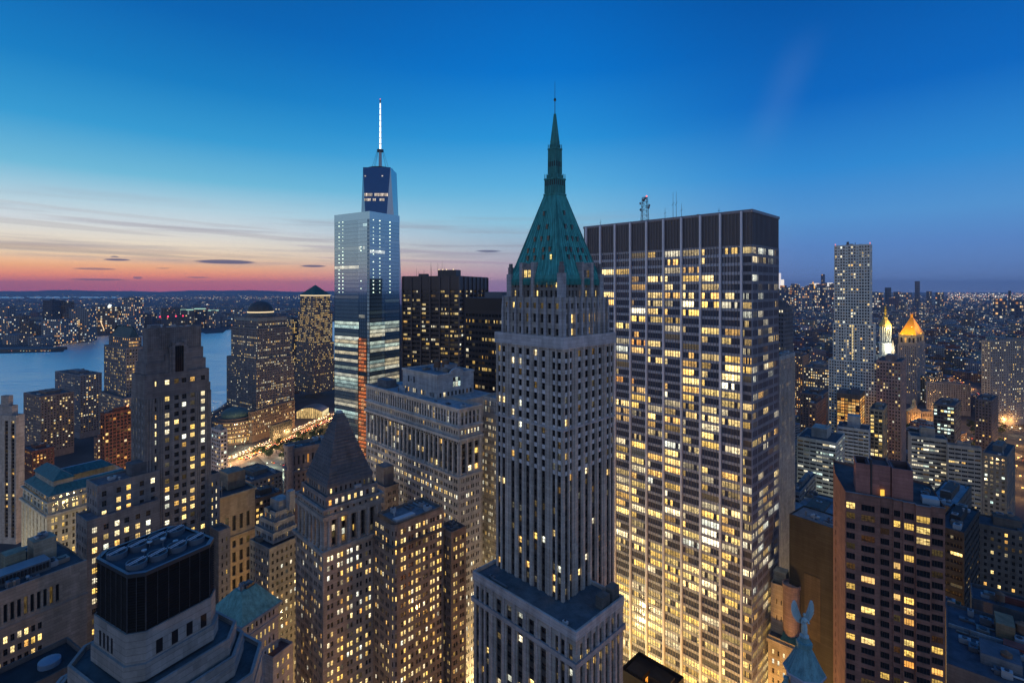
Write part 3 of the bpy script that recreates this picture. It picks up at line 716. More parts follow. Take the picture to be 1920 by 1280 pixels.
# ---- dark steel slab
def dark_slab():
    f = Fr(861, 480, 17); wl = f.l(755); wr = 78; zt = 226.5
    b = Bld('dark_steel_tower', 'wide black steel office block with horizontal window bands and antennas on top', f, 'skyscraper', (.04, .037, .042), lit=.3,
            pal=(('warm', 5), ('gold', 2), ('white', 2)), ftint=(.02, .02, .02), str_=.85, wname='window_band')
    zm = 214; rw = rows(10, zm, 4.1, .45, .9); n = len(rw)
    def lf(ri, ci, p):
        h = ri / n
        if h > .93: return .4
        if h > .74: return .45 if ri % 3 else .15
        if h > .62: return .26
        if .545 < h < .625: return .03
        if h > .5: return .7
        return .25
    cl = [(a + i * w_ / 2, a + (i + 1) * w_ / 2 - .25) for a, w_ in [((wl / 6) * k + .8, wl / 6 - 1.3) for k in range(6)] for i in range(2)]
    b.facade(f.pt(wl, 0), f.pt(0, 0), 0, zm, cols=cl, rws=rw, rec=.5, panes=5, litfn=lf, mat=DM, rowcorr=.3)
    cr = [(a + i * w_ / 2, a + (i + 1) * w_ / 2 - .25) for a, w_ in [((wr / 7) * k + .8, wr / 7 - 1.3) for k in range(7)] for i in range(2)]
    b.facade(f.pt(0, 0), f.pt(0, wr), 0, zm, cols=cr, rws=rw, rec=.5, panes=5, litfn=lf, mat=DM, rowcorr=.3)
    b.facade(f.pt(0, wr), f.pt(wl, wr), 0, zm, mat=DM); b.facade(f.pt(wl, wr), f.pt(wl, 0), 0, zm, mat=DM)
    b.part('plant_storey').prism(f.rect(-.3, wl + .3, -.3, wr + .3), zm, zt, (.055, .05, .056), DM, tt=(.03, .03, .035), tm=RF)
    cm = b.part('column')
    for k in range(7): cm.prism(f.rect(wl / 6 * k - .5, wl / 6 * k + .5, -1.2, .05), 0, zt - .5, (.07, .065, .075), DM)
    for k in range(1, 8): cm.prism(f.rect(-1.2, .05, wr / 7 * k - .5, wr / 7 * k + .5), 0, zt - .5, (.07, .065, .075), DM)
    a0, a1 = f.l(855, 14), f.l(821, 14)
    b.box(a0, a1, 14, 26, zt, zt + 6.2, 'penthouse', (.05, .05, .055), DM)
    lp = MB()
    for px in (823, 830, 837, 850): 
        c = f.pt(f.l(px, 13.5), 13.5); lp.lathe(c, [(0, zt + 6.), (.5, zt + 6.4), (0, zt + 6.9)], 6, (1, 1, 1), GL, (2.4, 1.9, 1.0, 1))
    lp2 = b.part('antenna')
    for px, h in ((781, 8), (785, 5), (808, 14), (808.6, 10), (821, 13), (829, 15), (833, 9), (795, 6)): c = f.pt(f.l(px, 10), 10); lp2.bar((*c, zt), (*c, zt + h), .16, (.06, .06, .07), DM, w2=.08)
    b.box(f.l(799, 8), f.l(785, 8), 8, 14, zt, zt + 2.4, 'plant_room', (.06, .06, .07), DM)
    b.finish(); lp.build('roof_lamps', b.root)
dark_slab()
def dark_slab2():
    f = Fr(975, 315, 35); wl = f.l(872); wr = 34; zt = 208.5
    b = Bld('black_curtain_wall_tower', 'matt black office tower with amber lit floors wedged between dark steel block and stone skyscraper', f, 'skyscraper', (.028, .028, .034), lit=.4,
            pal=(('warm', 4), ('gold', 4), ('white', 1)), ftint=(.015, .015, .016), str_=.9, wname='window_band')
    rw = rows(10, zt - 9, 3.8, .5, .7); n = len(rw)
    b.facade(f.pt(wl, 0), f.pt(0, 0), 0, zt - 8, cols=even(wl, 16, .82, .5), rws=rw, rec=.3, panes=3, litfn=lambda r, c, p: .5 if math.sin(r * 2.3) > .3 else .08, mat=DM)
    for q in ((f.pt(0, 0), f.pt(0, wr)), (f.pt(0, wr), f.pt(wl, wr)), (f.pt(wl, wr), f.pt(wl, 0))): b.facade(*q, 0, zt - 8, mat=DM)
    b.part('plant_storey').prism(f.rect(-.15, wl + .15, -.15, wr + .15), zt - 8, zt, (.02, .02, .024), DM, tt=(.05, .06, .08), tm=RF)
    b.box(wl - 26, wl - 12, 6, 16, zt, zt + 4, 'plant_room', (.08, .1, .13), SM); b.units(2, wl - 4, 2, 12, zt, 4)
    b.finish()
dark_slab2()

# ---- big stone office block with attic arcade and penthouse
def arcade_block():
    f = Fr(861, 245, 45); wl = f.l(687); wr = f.r(902); zt = 156.
    b = Bld('arcaded_office_block', 'huge pale stone office block with two storey attic arcade, giant pilasters and rooftop penthouse', f, 'office building', (.40, .385, .37), lit=.25,
            pal=(('warm', 5), ('white', 5), ('gold', 1)), ftint=(.12, .1, .08), str_=1.3)
    nb = 22; att = [(zt - 6.9, zt - 4.0), (zt - 3.3, zt - .9)]; mez = [(zt - 11.6, zt - 9.6)]
    colz = [(zt - 30.2 + 3.85 * k, zt - 30.2 + 3.85 * k + 2.6) for k in range(4)]
    rw = rows(14, zt - 32, 3.75, .52, .8); nr = len(rw)
    cw, cwr = pairs(wl, nb, .66, .8, .4), pairs(wr, 4, .6, .8, .4)
    for A, B, W, n, cs in ((f.pt(wl, 0), f.pt(0, 0), wl, nb, cw), (f.pt(0, 0), f.pt(0, wr), wr, 3, cwr)):
        sd = n == nb
        b.facade(A, B, 14, zt - 31.6, cols=cs, rws=rw, rec=.35, litfn=lambda r, c, p: (.97 if r == nr - 3 and sd else (.42 if r < nr * .35 else .2)))
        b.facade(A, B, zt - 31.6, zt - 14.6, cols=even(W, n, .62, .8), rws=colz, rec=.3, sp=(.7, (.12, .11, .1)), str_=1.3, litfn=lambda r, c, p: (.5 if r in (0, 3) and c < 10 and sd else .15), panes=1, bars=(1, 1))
        b.facade(A, B, zt - 14.6, zt - 8.4, cols=even(W, n * 2 if sd else 6, .42, .8), rws=mez, rec=.35, lit=.16 if sd else .97)
        b.facade(A, B, zt - 8.4, zt + 1., cols=even(W, int(n * 1.7) if sd else 5, .55, .8), rws=att, rec=.5, sp=(.3, (.26, .25, .24)), lit=.12, tint=(.44, .43, .42))
        b.facade(A, B, 0, 14)
    f_ = f
    for q in ((f.pt(0, wr), f.pt(wl, wr)), (f.pt(wl, wr), f.pt(wl, 0))): b.facade(*q, 0, zt + 1)
    pil = b.part('pilaster')
    for k in range(nb + 1):
        x = .8 + (wl - 1.6) * k / nb; pil.prism(f.rect(x - .5, x + .5, -.35, .3), zt - 31, zt - 14.6, (.44, .43, .42), ST)
    for k in range(4):
        x = .8 + (wr - 1.6) * k / 3; pil.prism(f.rect(-.35, .3, x - .5, x + .5), zt - 31, zt - 14.6, (.44, .43, .42), ST)
    b.band(0, wl, 0, wr, zt - 14.6, zt - 13.2, .9, (.44, .43, .42)); b.band(0, wl, 0, wr, zt - 8.6, zt - 7.8, .8, (.44, .43, .42), 'ledge')
    b.band(0, wl, 0, wr, zt - 32.4, zt - 31.4, .6, (.42, .4, .39), 'string_course'); b.band(0, wl, 0, wr, zt + .2, zt + 1.3, .5, (.44, .43, .42), 'parapet')
    br = b.part('bracket')
    x = .6
    while x < wl: br.prism(f.rect(x - .25, x + .25, -.75, .05), zt - 15.6, zt - 14.6, (.1, .1, .1), ST); x += 2.1
    dp = 40
    b.roof.face([xy(p, zt) for p in f.rect(.1, wl - .1, .1, wr - .1)], (.3, .31, .33), RF); b.roof.face([xy(p, zt) for p in f.rect(14, wl - .1, wr - .1, dp)], (.3, .31, .33), RF)
    b.facade(f.pt(14, wr), f.pt(14, dp), 0, zt + 1, cols=pairs(dp - wr, 8, .6, .6, .4), rws=rows(60, zt - 9, 3.75, .52, .8), lit=.5)
    # rear wing seen past the light court
    f2 = Fr(952, 262, 45); w2 = f2.l(902); b.fr = f2
    b.tier(0, w2, 0, 30, 0, zt, dict(cols=pairs(w2, 8, .62, .6, .4), rws=rows(14, zt - 9, 3.75, .52, .8) + att, rec=.35, litfn=lambda r, c, p: .55), None, par=1.2, rtint=(.28, .29, .31))
    b.fr = f
    # penthouse
    a0, a1 = f.l(820, 0) , 0
    fp = Fr(820, 272, 45); zl, zh = zt, 168.3; pl, pr_ = fp.l(755), fp.r(888); b.fr = fp
    small = [(zl + .6, zl + 2.9)]; up = [(zl + 5.6, zl + 9.2)]
    cs = [c for a, c_ in even(pl, 4, .6, .6) for c in [(a + i * (c_ - a) / 3, a + (i + .62) * (c_ - a) / 3) for i in range(3)]]
    b.tier(0, pl, 0, pr_, zl, zh, dict(cols=cs, rws=small, rec=.3, lit=.25), dict(cols=even(pr_, 9, .5, .8), rws=small, rec=.3, lit=.1), par=.7, tint=(.42, .41, .41), rtint=(.2, .21, .24))
    tl = MB()
    for a in (6.2, 11.5): b.box(pl - a - .6, pl - a + .6, -.06, .02, zl + 6, zl + 9.4, 'tall_opening', (.03, .03, .04))
    b.box(pl - 8.9, pl - 8.3, -.06, .02, zl + 6.6, zl + 8, 'tall_opening', (.03, .03, .04))
    ar = MB(); mid = pr_ * .52                                           # arched pediment on the right wall
    pts = [(-4.6, zh + .4)] + [(4.6 * math.cos(t) , zh + .4 + 2.4 * math.sin(t)) for t in [math.pi - math.pi * i / 12 for i in range(13)]] + [(4.6, zh + .4)]
    for (x0, y0), (x1, y1) in zip(pts, pts[1:]):
        for k in (-.25, .9):
            P0, P1 = fp.pt(k, mid + x0), fp.pt(k, mid + x1); ar.face([xy(P0, zh), xy(P1, zh), xy(P1, y1), xy(P0, y0)], (.42, .41, .41), ST)
        ar.face([xy(fp.pt(-.25, mid + x0), y0), xy(fp.pt(-.25, mid + x1), y1), xy(fp.pt(.9, mid + x1), y1), xy(fp.pt(.9, mid + x0), y0)], (.44, .43, .43), ST)
    for i in range(3):
        for k, (z_, h_) in enumerate(((zl + 5.2, 2.6), (zl + 8.2, 2.0))):
            A, B = fp.pt(-.05, mid - 2.6 + 1.8 * i), fp.pt(-.05, mid - 2.6 + 1.8 * i + 1.4); b.wins.append((xy(A, z_), xy(B, z_), h_, (-fp.L[0], -fp.L[1]), .9 if k == 0 else .4, 1, (1, 1), ['cool'], .8))
    b.band(0, pl, 0, pr_, zh - .3, zh + .7, .35, (.44, .43, .43), 'penthouse_cornice')
    b.units(3, pl - 3, 3, pr_ - 3, zh, 9, 1.0); b.tank(pl * .42, pr_ * .4, zh, 1.0); b.tank(pl * .3, pr_ * .52, zh, 1.1)
    b.box(pl * .2, pl * .5, pr_ * .45, pr_ * .75, zh, zh + 4, 'lift_house', (.3, .3, .32))
    b.fr = f; b.units(4, wl * .3, 3, 10, zt, 3, .8); b.box(wl - 14, wl - 4, 5, 12, zt, zt + 4.6, 'plant_room', (.16, .16, .17)); b.units(wl * .6, wl - 18, 3, 14, zt, 6, 1.)
    b.finish(); ar.build('pediment', b.root)
arcade_block()

# ---- stone tower with stepped pyramid
def stepped_pyramid_tower():
    f = Fr(606, 193, 45); w = 25.6; zc, zk = 115.5, 127.
    b = Bld('stepped_pyramid_tower', 'brown stone tower with a dark stepped pyramid roof above a colonnaded storey', f, 'tower', (.30, .25, .22), lit=.42,
            pal=(('warm', 6), ('white', 3), ('gold', 2), ('orange', 1)), ftint=(.07, .055, .05), str_=1.4)
    rw = rows(12, zc - 1.5, 3.55, .54, .7); nr = len(rw)
    b.facade(f.pt(w, 0), f.pt(0, 0), 0, zc, cols=pairs(w, 6, .62, .8, .4), rws=rw, rec=.35, lit=.33)
    b.facade(f.pt(0, 0), f.pt(0, w), 0, zc, cols=pairs(w, 6, .6, .8, .5), rws=rw, rec=.35, lit=.6)
    for q in ((f.pt(0, w), f.pt(w, w)), (f.pt(w, w), f.pt(w, 0))): b.facade(*q, 0, zc)
    b.band(0, w, 0, w, zc - .9, zc + .3, 1.0, (.3, .27, .25))
    # colonnade: recessed dark glass with giant columns
    cz = [(zc + .6 + 2.6 * k, zc + .6 + 2.6 * k + 2.3) for k in range(4)]
    i0 = .6
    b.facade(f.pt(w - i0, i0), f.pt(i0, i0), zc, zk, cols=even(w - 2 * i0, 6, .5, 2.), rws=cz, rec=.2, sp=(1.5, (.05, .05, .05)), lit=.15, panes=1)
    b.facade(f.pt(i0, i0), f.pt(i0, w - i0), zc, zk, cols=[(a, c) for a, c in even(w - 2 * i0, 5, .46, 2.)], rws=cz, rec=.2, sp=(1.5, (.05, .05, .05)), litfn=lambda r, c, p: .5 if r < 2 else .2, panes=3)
    for q in ((f.pt(i0, w - i0), f.pt(w - i0, w - i0)), (f.pt(w - i0, w - i0), f.pt(w - i0, i0))): b.facade(*q, zc, zk)
    cm = b.part('column')
    for k in range(7):
        x = 2.6 + (w - 5.2) * k / 6; c = f.pt(x, .55); cm.lathe(c, [(.85, zc + .3), (.85, zc + .9), (.62, zc + 1.0), (.55, zk - 1.), (.8, zk - .8), (.85, zk)], 10, (.34, .3, .28), ST)
    for k in range(6):
        x = 2.6 + (w - 5.2) * k / 5; c = f.pt(.55, x); cm.lathe(c, [(.85, zc + .3), (.85, zc + .9), (.62, zc + 1.0), (.55, zk - 1.), (.8, zk - .8), (.85, zk)], 10, (.34, .3, .28), ST)
    b.band(0.3, w - .3, .3, w - .3, zk - .2, zk + 1.5, .45, (.3, .27, .25), 'entablature')
    z = zk
    b.tier(.4, w - .4, .4, w - .4, z, 130.6, dict(cols=even(w - .8, 9, .36, .8), rws=[(z + 1.9, z + 3.3)], rec=.3, lit=.1), dict(cols=even(w - .8, 9, .36, .8), rws=[(z + 1.9, z + 3.3)], rec=.3, lit=.45), par=.6)
    b.band(.4, w - .4, .4, w - .4, 130.2, 131.2, .6, (.28, .25, .24), 'upper_cornice')
    b.tier(1.7, w - 1.7, 1.7, w - 1.7, 130.6, 134.4, dict(cols=even(w - 3.4, 8, .42, .6), rws=[(131.5, 133.5)], rec=.3, lit=.15), dict(cols=even(w - 3.4, 8, .42, .6), rws=[(131.5, 133.5)], rec=.3, lit=.98, str_=1.3), par=.7, tint=(.24, .2, .19))
    b.tier(3.2, w - 3.2, 3.2, w - 3.2, 134.4, 138., dict(cols=even(w - 6.4, 9, .4, .5), rws=[(135.3, 137.2)], rec=.4, lit=.12), dict(cols=even(w - 6.4, 9, .4, .5), rws=[(135.3, 137.2)], rec=.4, lit=.2), par=.02, tint=(.2, .17, .16))
    b.units(1.8, w - 4, 1.8, 3.1, 134.4, 3, .5); b.box(2, 3.1, w * .55, w * .66, 134.4, 136.2, 'plant_room', (.4, .4, .42), SM)
    py = MB(); n = 20; za = 163.6; c0 = 3.0; hw0 = w / 2 - c0
    for k in range(n):
        h = hw0 * (1 - k / n) + 1.2 * (k / n); zz = 138 + (za - 138) * k / n; q = f.rect(w / 2 - h, w / 2 + h, w / 2 - h, w / 2 + h)
        h2 = h - .06; q2 = f.rect(w / 2 - h2, w / 2 + h2, w / 2 - h2, w / 2 + h2)
        py.prism(q, zz, zz + (za - 138) / n, (.125, .125, .14), ST, poly1=q2)
    py.prism(f.rect(w / 2 - 1., w / 2 + 1., w / 2 - 1, w / 2 + 1), za, za + .9, (.3, .36, .38), ST)
    b.finish(); py.build('pyramid_roof', b.root)
stepped_pyramid_tower()

# ---- its neighbour with the rounded corner
def rounded_neighbour():
    f = Fr(738, 197, 45); wr = f.r(832); wl = 15; zt = 122.4
    b = Bld('rounded_corner_office', 'brown office block with a rounded corner and many lit window pairs by the stepped pyramid', f, 'office building', (.22, .18, .16), lit=.5, pal=(('warm', 7), ('gold', 3), ('white', 1)), ftint=(.06, .05, .04), str_=1.4)
    rw = rows(10, zt - .5, 3.5, .52, .8)
    b.tier(1.6, wl, 2.2, wr, 0, zt, None, None, par=1.1, rtint=(.2, .2, .22))
    rr = f.pt(0, 2.2)
    b.facade(f.pt(0, 2.2), f.pt(0, wr), 0, zt + 1.1, cols=pairs(wr - 2.2, 6, .66, .5, .4), rws=rw, rec=.3, litfn=lambda r, c, p: .62 if r > 16 else (.5 if math.sin(r * 1.4) > 0 else .28))
    # rounded corner as facets
    c = f.pt(2.2, 2.2); pts = []
    for i in range(6):
        a = i / 5 * math.pi / 2; pts.append(f.pt(2.2 - 2.2 * math.sin(a), 2.2 - 2.2 * math.cos(a)))
    pts = pts[::1]
    for k, (p0, p1) in enumerate(zip(pts, pts[1:])): b.facade(p0, p1, 0, zt + 1.1, cols=[(.12, .6)] if k % 2 else (), rws=rw, rec=.2, lit=.3)
    b.facade(f.pt(wl, 0), f.pt(2.2, 0), 0, zt + 1.1, cols=pairs(wl - 2.2, 3, .6, .5, .4), rws=rw, lit=.4)
    b.band(0, wl, 0, wr, zt - 7.8, zt - 7.0, .8, (.1, .09, .09), 'ledge')
    b.units(2, wl - 1, 3, wr - 2, zt, 9, .8); b.box(3, 5.5, 3, 12, zt, zt + 1.4, 'plant_room', (.5, .5, .52), SM)
    ht = b.part('terrace_planting')
    b.finish() if False else None
    b.parts.pop('terrace_planting')
    b.finish()
    f = Fr(846, 212, 45); b = Bld('set_back_office', 'dark brown office wing stepping back behind the rounded corner block', f, 'office building', (.16, .13, .12), lit=.5, pal=(('gold', 2), ('warm', 3)), ftint=(.07, .06, .05))
    w = 9; b.tier(0, w, 0, 8, 0, 113, dict(cols=pairs(w, 3, .6, .5, .3), rws=rows(10, 112, 3.6, .5, .8), lit=.35), dict(cols=pairs(8, 2, .6, .5, .3), rws=rows(10, 112, 3.6, .5, .8), lit=.6), par=1)
    b.units(1, w - 1, 1, 7, 113, 5, .7); b.finish()
rounded_neighbour()
# ================================================================ LEFT SIDE
def deco_tower():
    f = Fr(271, 215, 34); b = Bld('art_deco_tower', 'pale grey fluted art deco tower with notched shoulders and a tall dark arched window', f, 'skyscraper', (.205, .19, .19), lit=.4,
            pal=(('warm', 5), ('gold', 3), ('white', 2)), ftint=(.1, .09, .08), str_=1.45, bars=(2, 1))
    wr = f.r(396); wl = f.l(246); rw = rows(8, 176, 3.55, .55, .7); n = len(rw)
    px = [(290.5, 293.5), (309.5, 318), (327, 335.5), (341, 349.5), (357, 365.5), (377, 384.5)]
    cr = [(f.r(a), f.r(c)) for a, c in px]
    def lf(r, c, p):
        if r >= n - 2: return 1. if c in (1, 2) else .5
        return (.35, .6, .2, .3, .36, .42)[c]
    cl = even(wl, 4, .26, .8)
    A = dict(cols=cl, rws=rw, rec=.5, lit=.32, pal=['white']); B_ = dict(cols=cr, rws=rw, rec=.45, litfn=lf)
    b.tier(0, wl, 0, wr, 0, 168, A, B_, par=0, top=False)
    # shoulders narrowing upwards: (left inset, right edge pixel, top)
    def up(l1px, r1px, r0, z0, z1, par=.7, rws_=None, l0=0.):
        l1 = f.l(l1px); r1 = f.r(r1px)
        cs = [c for c in [(c[0] - r0, c[1] - r0) for c in cr] if c[0] > .3 and c[1] < r1 - r0 - .3]
        b.tier(l0, l1, r0, r1, z0, z1, None, dict(cols=cs, rws=[q for q in rw if z0 < q[0] and q[1] < z1 - .5] if rws_ is None else rws_, rec=.45, litfn=lambda r, c, p: (.95 if c < 2 else .35)), par=par, tint=(.17, .155, .16))
    up(246, 394.5, 0, 168, 171.0); up(247, 392, .0, 171.7, 177.5)
    b.roof.face([xy(p, 168.02) for p in f.rect(.2, wl - .2, .2, wr - .2)], (.1, .1, .11), RF)
    up(250, 387, .8, 178.2, 182.5, rws_=(), l0=.6); up(252, 383, 1.3, 183.2, 187.6, rws_=(), l0=1.)
    up(259, 379.5, 1.6, 188.3, 197.2, rws_=(), l0=1.2)
    fl = b.part('flute')                                                  # vertical fluting of the crown and shaft
    for k in range(26):
        x = 1.9 + (f.r(379) - 2.4) * k / 25; fl.prism(f.rect(.95, 1.3, x, x + .35), 188.5, 197.6, (.185, .17, .175), ST)
    gaps = [0.2] + [q for c in cr for q in c] + [wr - .2]
    for i in range(0, len(gaps) - 1, 2):
        a, c = gaps[i], gaps[i + 1]
        for t in (.2, .5, .8):
            x = a + (c - a) * t; fl.prism(f.rect(-.28, .05, x - .22, x + .22), 20, 168, (.215, .2, .2), ST)
    for k in range(9):
        x = wl * (k + .5) / 9
        if any(a - .2 < wl - x < c + .2 for a, c in cl): continue
        fl.prism(f.rect(x - .2, x + .2, -.25, .05), 20, 168, (.215, .2, .2), ST)
    # stepped projecting bays round the big window
    st = b.part('stepped_bay'); m0 = f.r(336.5)
    for h, z0, z1, k in ((5.4, 176, 186.3, .9), (3.9, 178, 189.4, .55), (2.9, 178, 191.5, .2)):
        for s in (-1, 1):
            x0, x1 = sorted((m0 + s * 1.75, m0 + s * h)); st.prism(f.rect(k - .4, 2.2, x0, x1), z0, z1, (.18, .165, .17), ST)
    st.prism(f.rect(-.2, 2.2, m0 - 2.3, m0 + 2.3), 190.4, 191.2, (.18, .165, .17), ST, poly1=f.rect(-.2, 2.2, m0 - .4, m0 + .4), bottom=True); st.prism(f.rect(-.2, 2.2, m0 - 2.0, m0 + 2.0), 189.6, 190.4, (.18, .165, .17), ST, bottom=True)
    dw = MB(); dw.prism(f.rect(.25, .4, m0 - 1.75, m0 + 1.75), 177.2, 189.6, (.03, .025, .022), WN)
    for k in range(5): dw.prism(f.rect(.12, .26, m0 - 1.75 + .82 * k, m0 - 1.63 + .82 * k), 177.2, 189.6, (.05, .04, .035), DM)
    b.units(1.5, 5, 3, f.r(370), 197.2, 10, .7); b.box(2.5, 6, 3, 8, 197.2, 199.2, 'plant_room', (.2, .2, .22))
    # lower wing with rounded front
    zc = 137.; q = Fr(183, 200, 34); rr = q.r(300); b.fr = q
    w2 = rows(20, zc - 1, 3.75, .55, .8); w2b = [r for r in w2 if r[1] < 127]
    cw = [(a, a + 1.5) for a in (1.4, 6.2, 9.6, 14.2, 18.2, 22.)]
    b.tier(0, 12, 0, rr, 0, zc, dict(cols=even(12, 4, .35, .6), rws=w2, lit=.1), dict(cols=cw, rws=w2, rec=.4, lit=.34), par=.8, rtint=(.17, .13, .14))
    q3 = Fr(163, 194, 34); b.fr = q3; r3 = q3.r(300)
    b.tier(0, 12, 0, r3, 0, 126, dict(cols=even(12, 4, .35, .6), rws=w2b, lit=.1), dict(cols=[(a, a + 1.6) for a in (1.6, 5.2, 8.8, 12, 15.8, 19.5, 23)], rws=w2b, rec=.4, litfn=lambda r, c, p: .62), par=.8, rtint=(.17, .13, .14))
    b.fr = q; ch = b.part('chamfer')
    b.box(2, 8, 12, 20, zc, zc + 5.2, 'plant_room', (.1, .1, .11)); b.units(1, 10, 2, 11, zc, 3, .7); b.parts.pop('chamfer')
    # right hand lower shoulder
    b.fr = f; x0 = f.r(390); f5 = Fr(392, 236, 34); b.fr = f5; r5 = f5.r(412); 
    b.tier(0, 6, 0, r5, 0, 128, None, dict(cols=even(r5, 2, .3, .6), rws=rows(40, 126, 3.55, .5, .8), lit=.5), par=.8)
    f6 = Fr(410, 228, 34); b.fr = f6; r6 = f6.r(432); b.tier(0, 8, 0, r6, 0, 106, None, dict(cols=even(r6, 2, .3, .6), rws=rows(30, 104, 3.55, .5, .8), lit=.2), par=.8)
    b.fr = f; b.finish(); dw.build('arched_window', b.root)
    for px in (249, 256, 268, 279, 286):
        pass
deco_tower()
def red_beacons():
    f = Fr(271, 215, 34)
    for px, lab in ((300, 'leftmost red beacon on the roof edge of the art deco tower'), (315, 'brightest red beacon on the roof of the art deco tower'), (330, 'red beacon right of the brightest one on the deco roof'), (343, 'rightmost red beacon on the roof edge of the deco tower')):
        c = f.pt(3.5, f.r(px, 3.5)); r = empty('roof_beacon', (*c, 197.2)); tag(r, lab, 'beacon', 'red beacons on the art deco tower')
        m = MB(); m.bar((*c, 197.2), (*c, 202.2), .09, (.06, .06, .06), DM); m.build('pole', r)
        m = MB(); k = 2.6 if px == 315 else 1.7; m.lathe(c, [(0, 202.1), (.28, 202.3), (.28, 202.7), (0, 202.9)], 8, (1, 0, 0), GL, (1.2 * k, .05 * k, .16 * k, 1)); m.build('lamp', r)
red_beacons()

def cooling_tower_block():
    f = Fr(250, 78, 29); zt = 171.
    b = Bld('stone_tower_with_cooling_plant', 'stepped pale stone tower top carrying a black louvred cooling plant with rooftop fans', f, 'building', (.25, .24, .235), lit=0, ftint=(.1, .1, .1))
    W = 13.2; ch = 1.7
    def oct_(g, c=ch): return [f.pt(-g + c, -g), f.pt(-g, -g + c), f.pt(-g, W + g - c), f.pt(-g + c, W + g), f.pt(W + g - c, W + g), f.pt(W + g, W + g - c), f.pt(W + g, -g + c), f.pt(W + g - c, -g)]
    z0 = 161.8
    cage = MB(); BK = (.016, .016, .02)
    cage.prism(oct_(0), z0, zt - .6, (.004, .004, .005), RF, top=False)
    o, i_ = oct_(.12), oct_(-.35)
    n8 = len(o)
    rim = MB()
    for k in range(n8):
        j = (k + 1) % n8
        rim.face([(*o[k], zt - .6), (*o[j], zt - .6), (*o[j], zt), (*o[k], zt)], (.05, .055, .065), DM); rim.face([(*o[k], zt), (*o[j], zt), (*i_[j], zt), (*i_[k], zt)], (.14, .15, .18), SM)
        rim.face([(*i_[k], zt), (*i_[j], zt), (*i_[j], zt - .3), (*i_[k], zt - .3)], BK, DM)
    b.roof.face([(*p, zt - .3) for p in oct_(-.3)], (.05, .065, .085), RF)
    lou = MB(); oc = oct_(.0)
    for k in range(8):
        A, B = oc[k], oc[(k + 1) % 8]; L = math.hypot(B[0] - A[0], B[1] - A[1])
        nn = ((B[1] - A[1]) / L, -(B[0] - A[0]) / L); nn = (-nn[0], -nn[1]) if (nn[0] * (A[0] - f.pt(W / 2, W / 2)[0]) + nn[1] * (A[1] - f.pt(W / 2, W / 2)[1])) < 0 else nn
        np_ = max(1, round(L / 1.55))
        for i in range(np_ + 1):
            p = [A[c] + (B[c] - A[c]) * i / np_ for c in (0, 1)]; q = (p[0] + nn[0] * .14, p[1] + nn[1] * .14); lou.bar((*q, z0), (*q, zt - .6), .06, (.05, .05, .058), RF)
        z = z0 + .3
        while z < zt - 1:
            a, c_ = (A[0], A[1], z), (B[0], B[1], z); a2, c2 = (A[0] + nn[0] * .1, A[1] + nn[1] * .1, z - .16), (B[0] + nn[0] * .1, B[1] + nn[1] * .1, z - .16)
            lou.face([a, c_, c2, a2], (.007, .007, .009), RF); z += .42
    fans = []
    for i in range(4):
        for j in range(2):
            c = f.pt(3.4 + 6.2 * j, 2.0 + 3.05 * i) if True else None; m = MB(); R = 1.38; z1 = zt - .3
            m.lathe(c, [(R, z1), (R + .06, z1 + .95), (R - .12, z1 + .95), (R - .1, z1 + .25), (.25, z1 + .2), (0, z1 + .3)], 20, (.09, .12, .16), SM)
            bl = MB()
            for k in range(6):
                a = k * 1.047 + i; p = (c[0] + (R - .15) * math.cos(a), c[1] + (R - .15) * math.sin(a)); w = .2
                bl.face([(c[0] - w * math.sin(a), c[1] + w * math.cos(a), z1 + .45), (c[0] + w * math.sin(a), c[1] - w * math.cos(a), z1 + .35), (p[0] + w * 1.6 * math.sin(a), p[1] - w * 1.6 * math.cos(a), z1 + .35), (p[0] - w * 1.6 * math.sin(a), p[1] + w * 1.6 * math.cos(a), z1 + .55)], (.06, .07, .09), DM)
            bl.lathe(c, [(.22, z1 + .3), (.2, z1 + .7), (0, z1 + .75)], 10, (.15, .17, .2), SM)
            br = MB()
            for s in (-.22, .22):
                d1 = (f.R[0] + .25 * f.L[0], f.R[1] + .25 * f.L[1]); o_ = (-d1[1] * s, d1[0] * s)
                br.bar((c[0] - d1[0] * R + o_[0], c[1] - d1[1] * R + o_[1], z1 + 1.02), (c[0] + d1[0] * R + o_[0], c[1] + d1[1] * R + o_[1], z1 + 1.02), .07, (.55, .62, .7), SM)
            fans.append((m, bl, br))
    # roof rail, small dishes and pipes
    rail = MB()
    for k in (3, 4, 5, 6):
        A, B = i_[k], i_[(k + 1) % 8]; L = math.hypot(B[0] - A[0], B[1] - A[1]); n_ = max(1, int(L / 1.5))
        for zz in (.5, 1.0): rail.bar((*A, zt + zz), (*B, zt + zz), .03, (.03, .035, .045), DM)
        for q in range(n_ + 1):
            p = [A[c] + (B[c] - A[c]) * q / n_ for c in (0, 1)]; rail.bar((*p, zt - .2), (*p, zt + 1.0), .03, (.03, .035, .045), DM)
    dish = []
    for l, r, h in ((8.2, 6.2, 1.6), (6.6, 4.6, 1.3), (6.8, 7.6, 1.9), (5.6, 9., 1.2)):
        c = f.pt(l, r); m = MB(); m.bar((*c, zt - .3), (*c, zt - .6 + h), .05, (.2, .22, .25), SM); m.lathe((c[0], c[1]), [(0, zt - .9 + h - .25), (.35, zt - 1 + h), (.4, zt - .8 + h), (0, zt - .7 + h)], 10, (.4, .45, .5), SM); dish.append(m)
    # stone stages below
    def octp(g, c): return oct_(g, c)
    t = b.tint
    b.wall.prism(octp(.35, 1.9), 157.0, z0 + .1, t, ST, tt=(.18, .18, .18))
    b.wall.prism(octp(.7, 2.0), 154.6, 157.2, t, ST)
    b.wall.prism(octp(3.3, 3.4), 151.6, 155.0, t, ST, top=False)
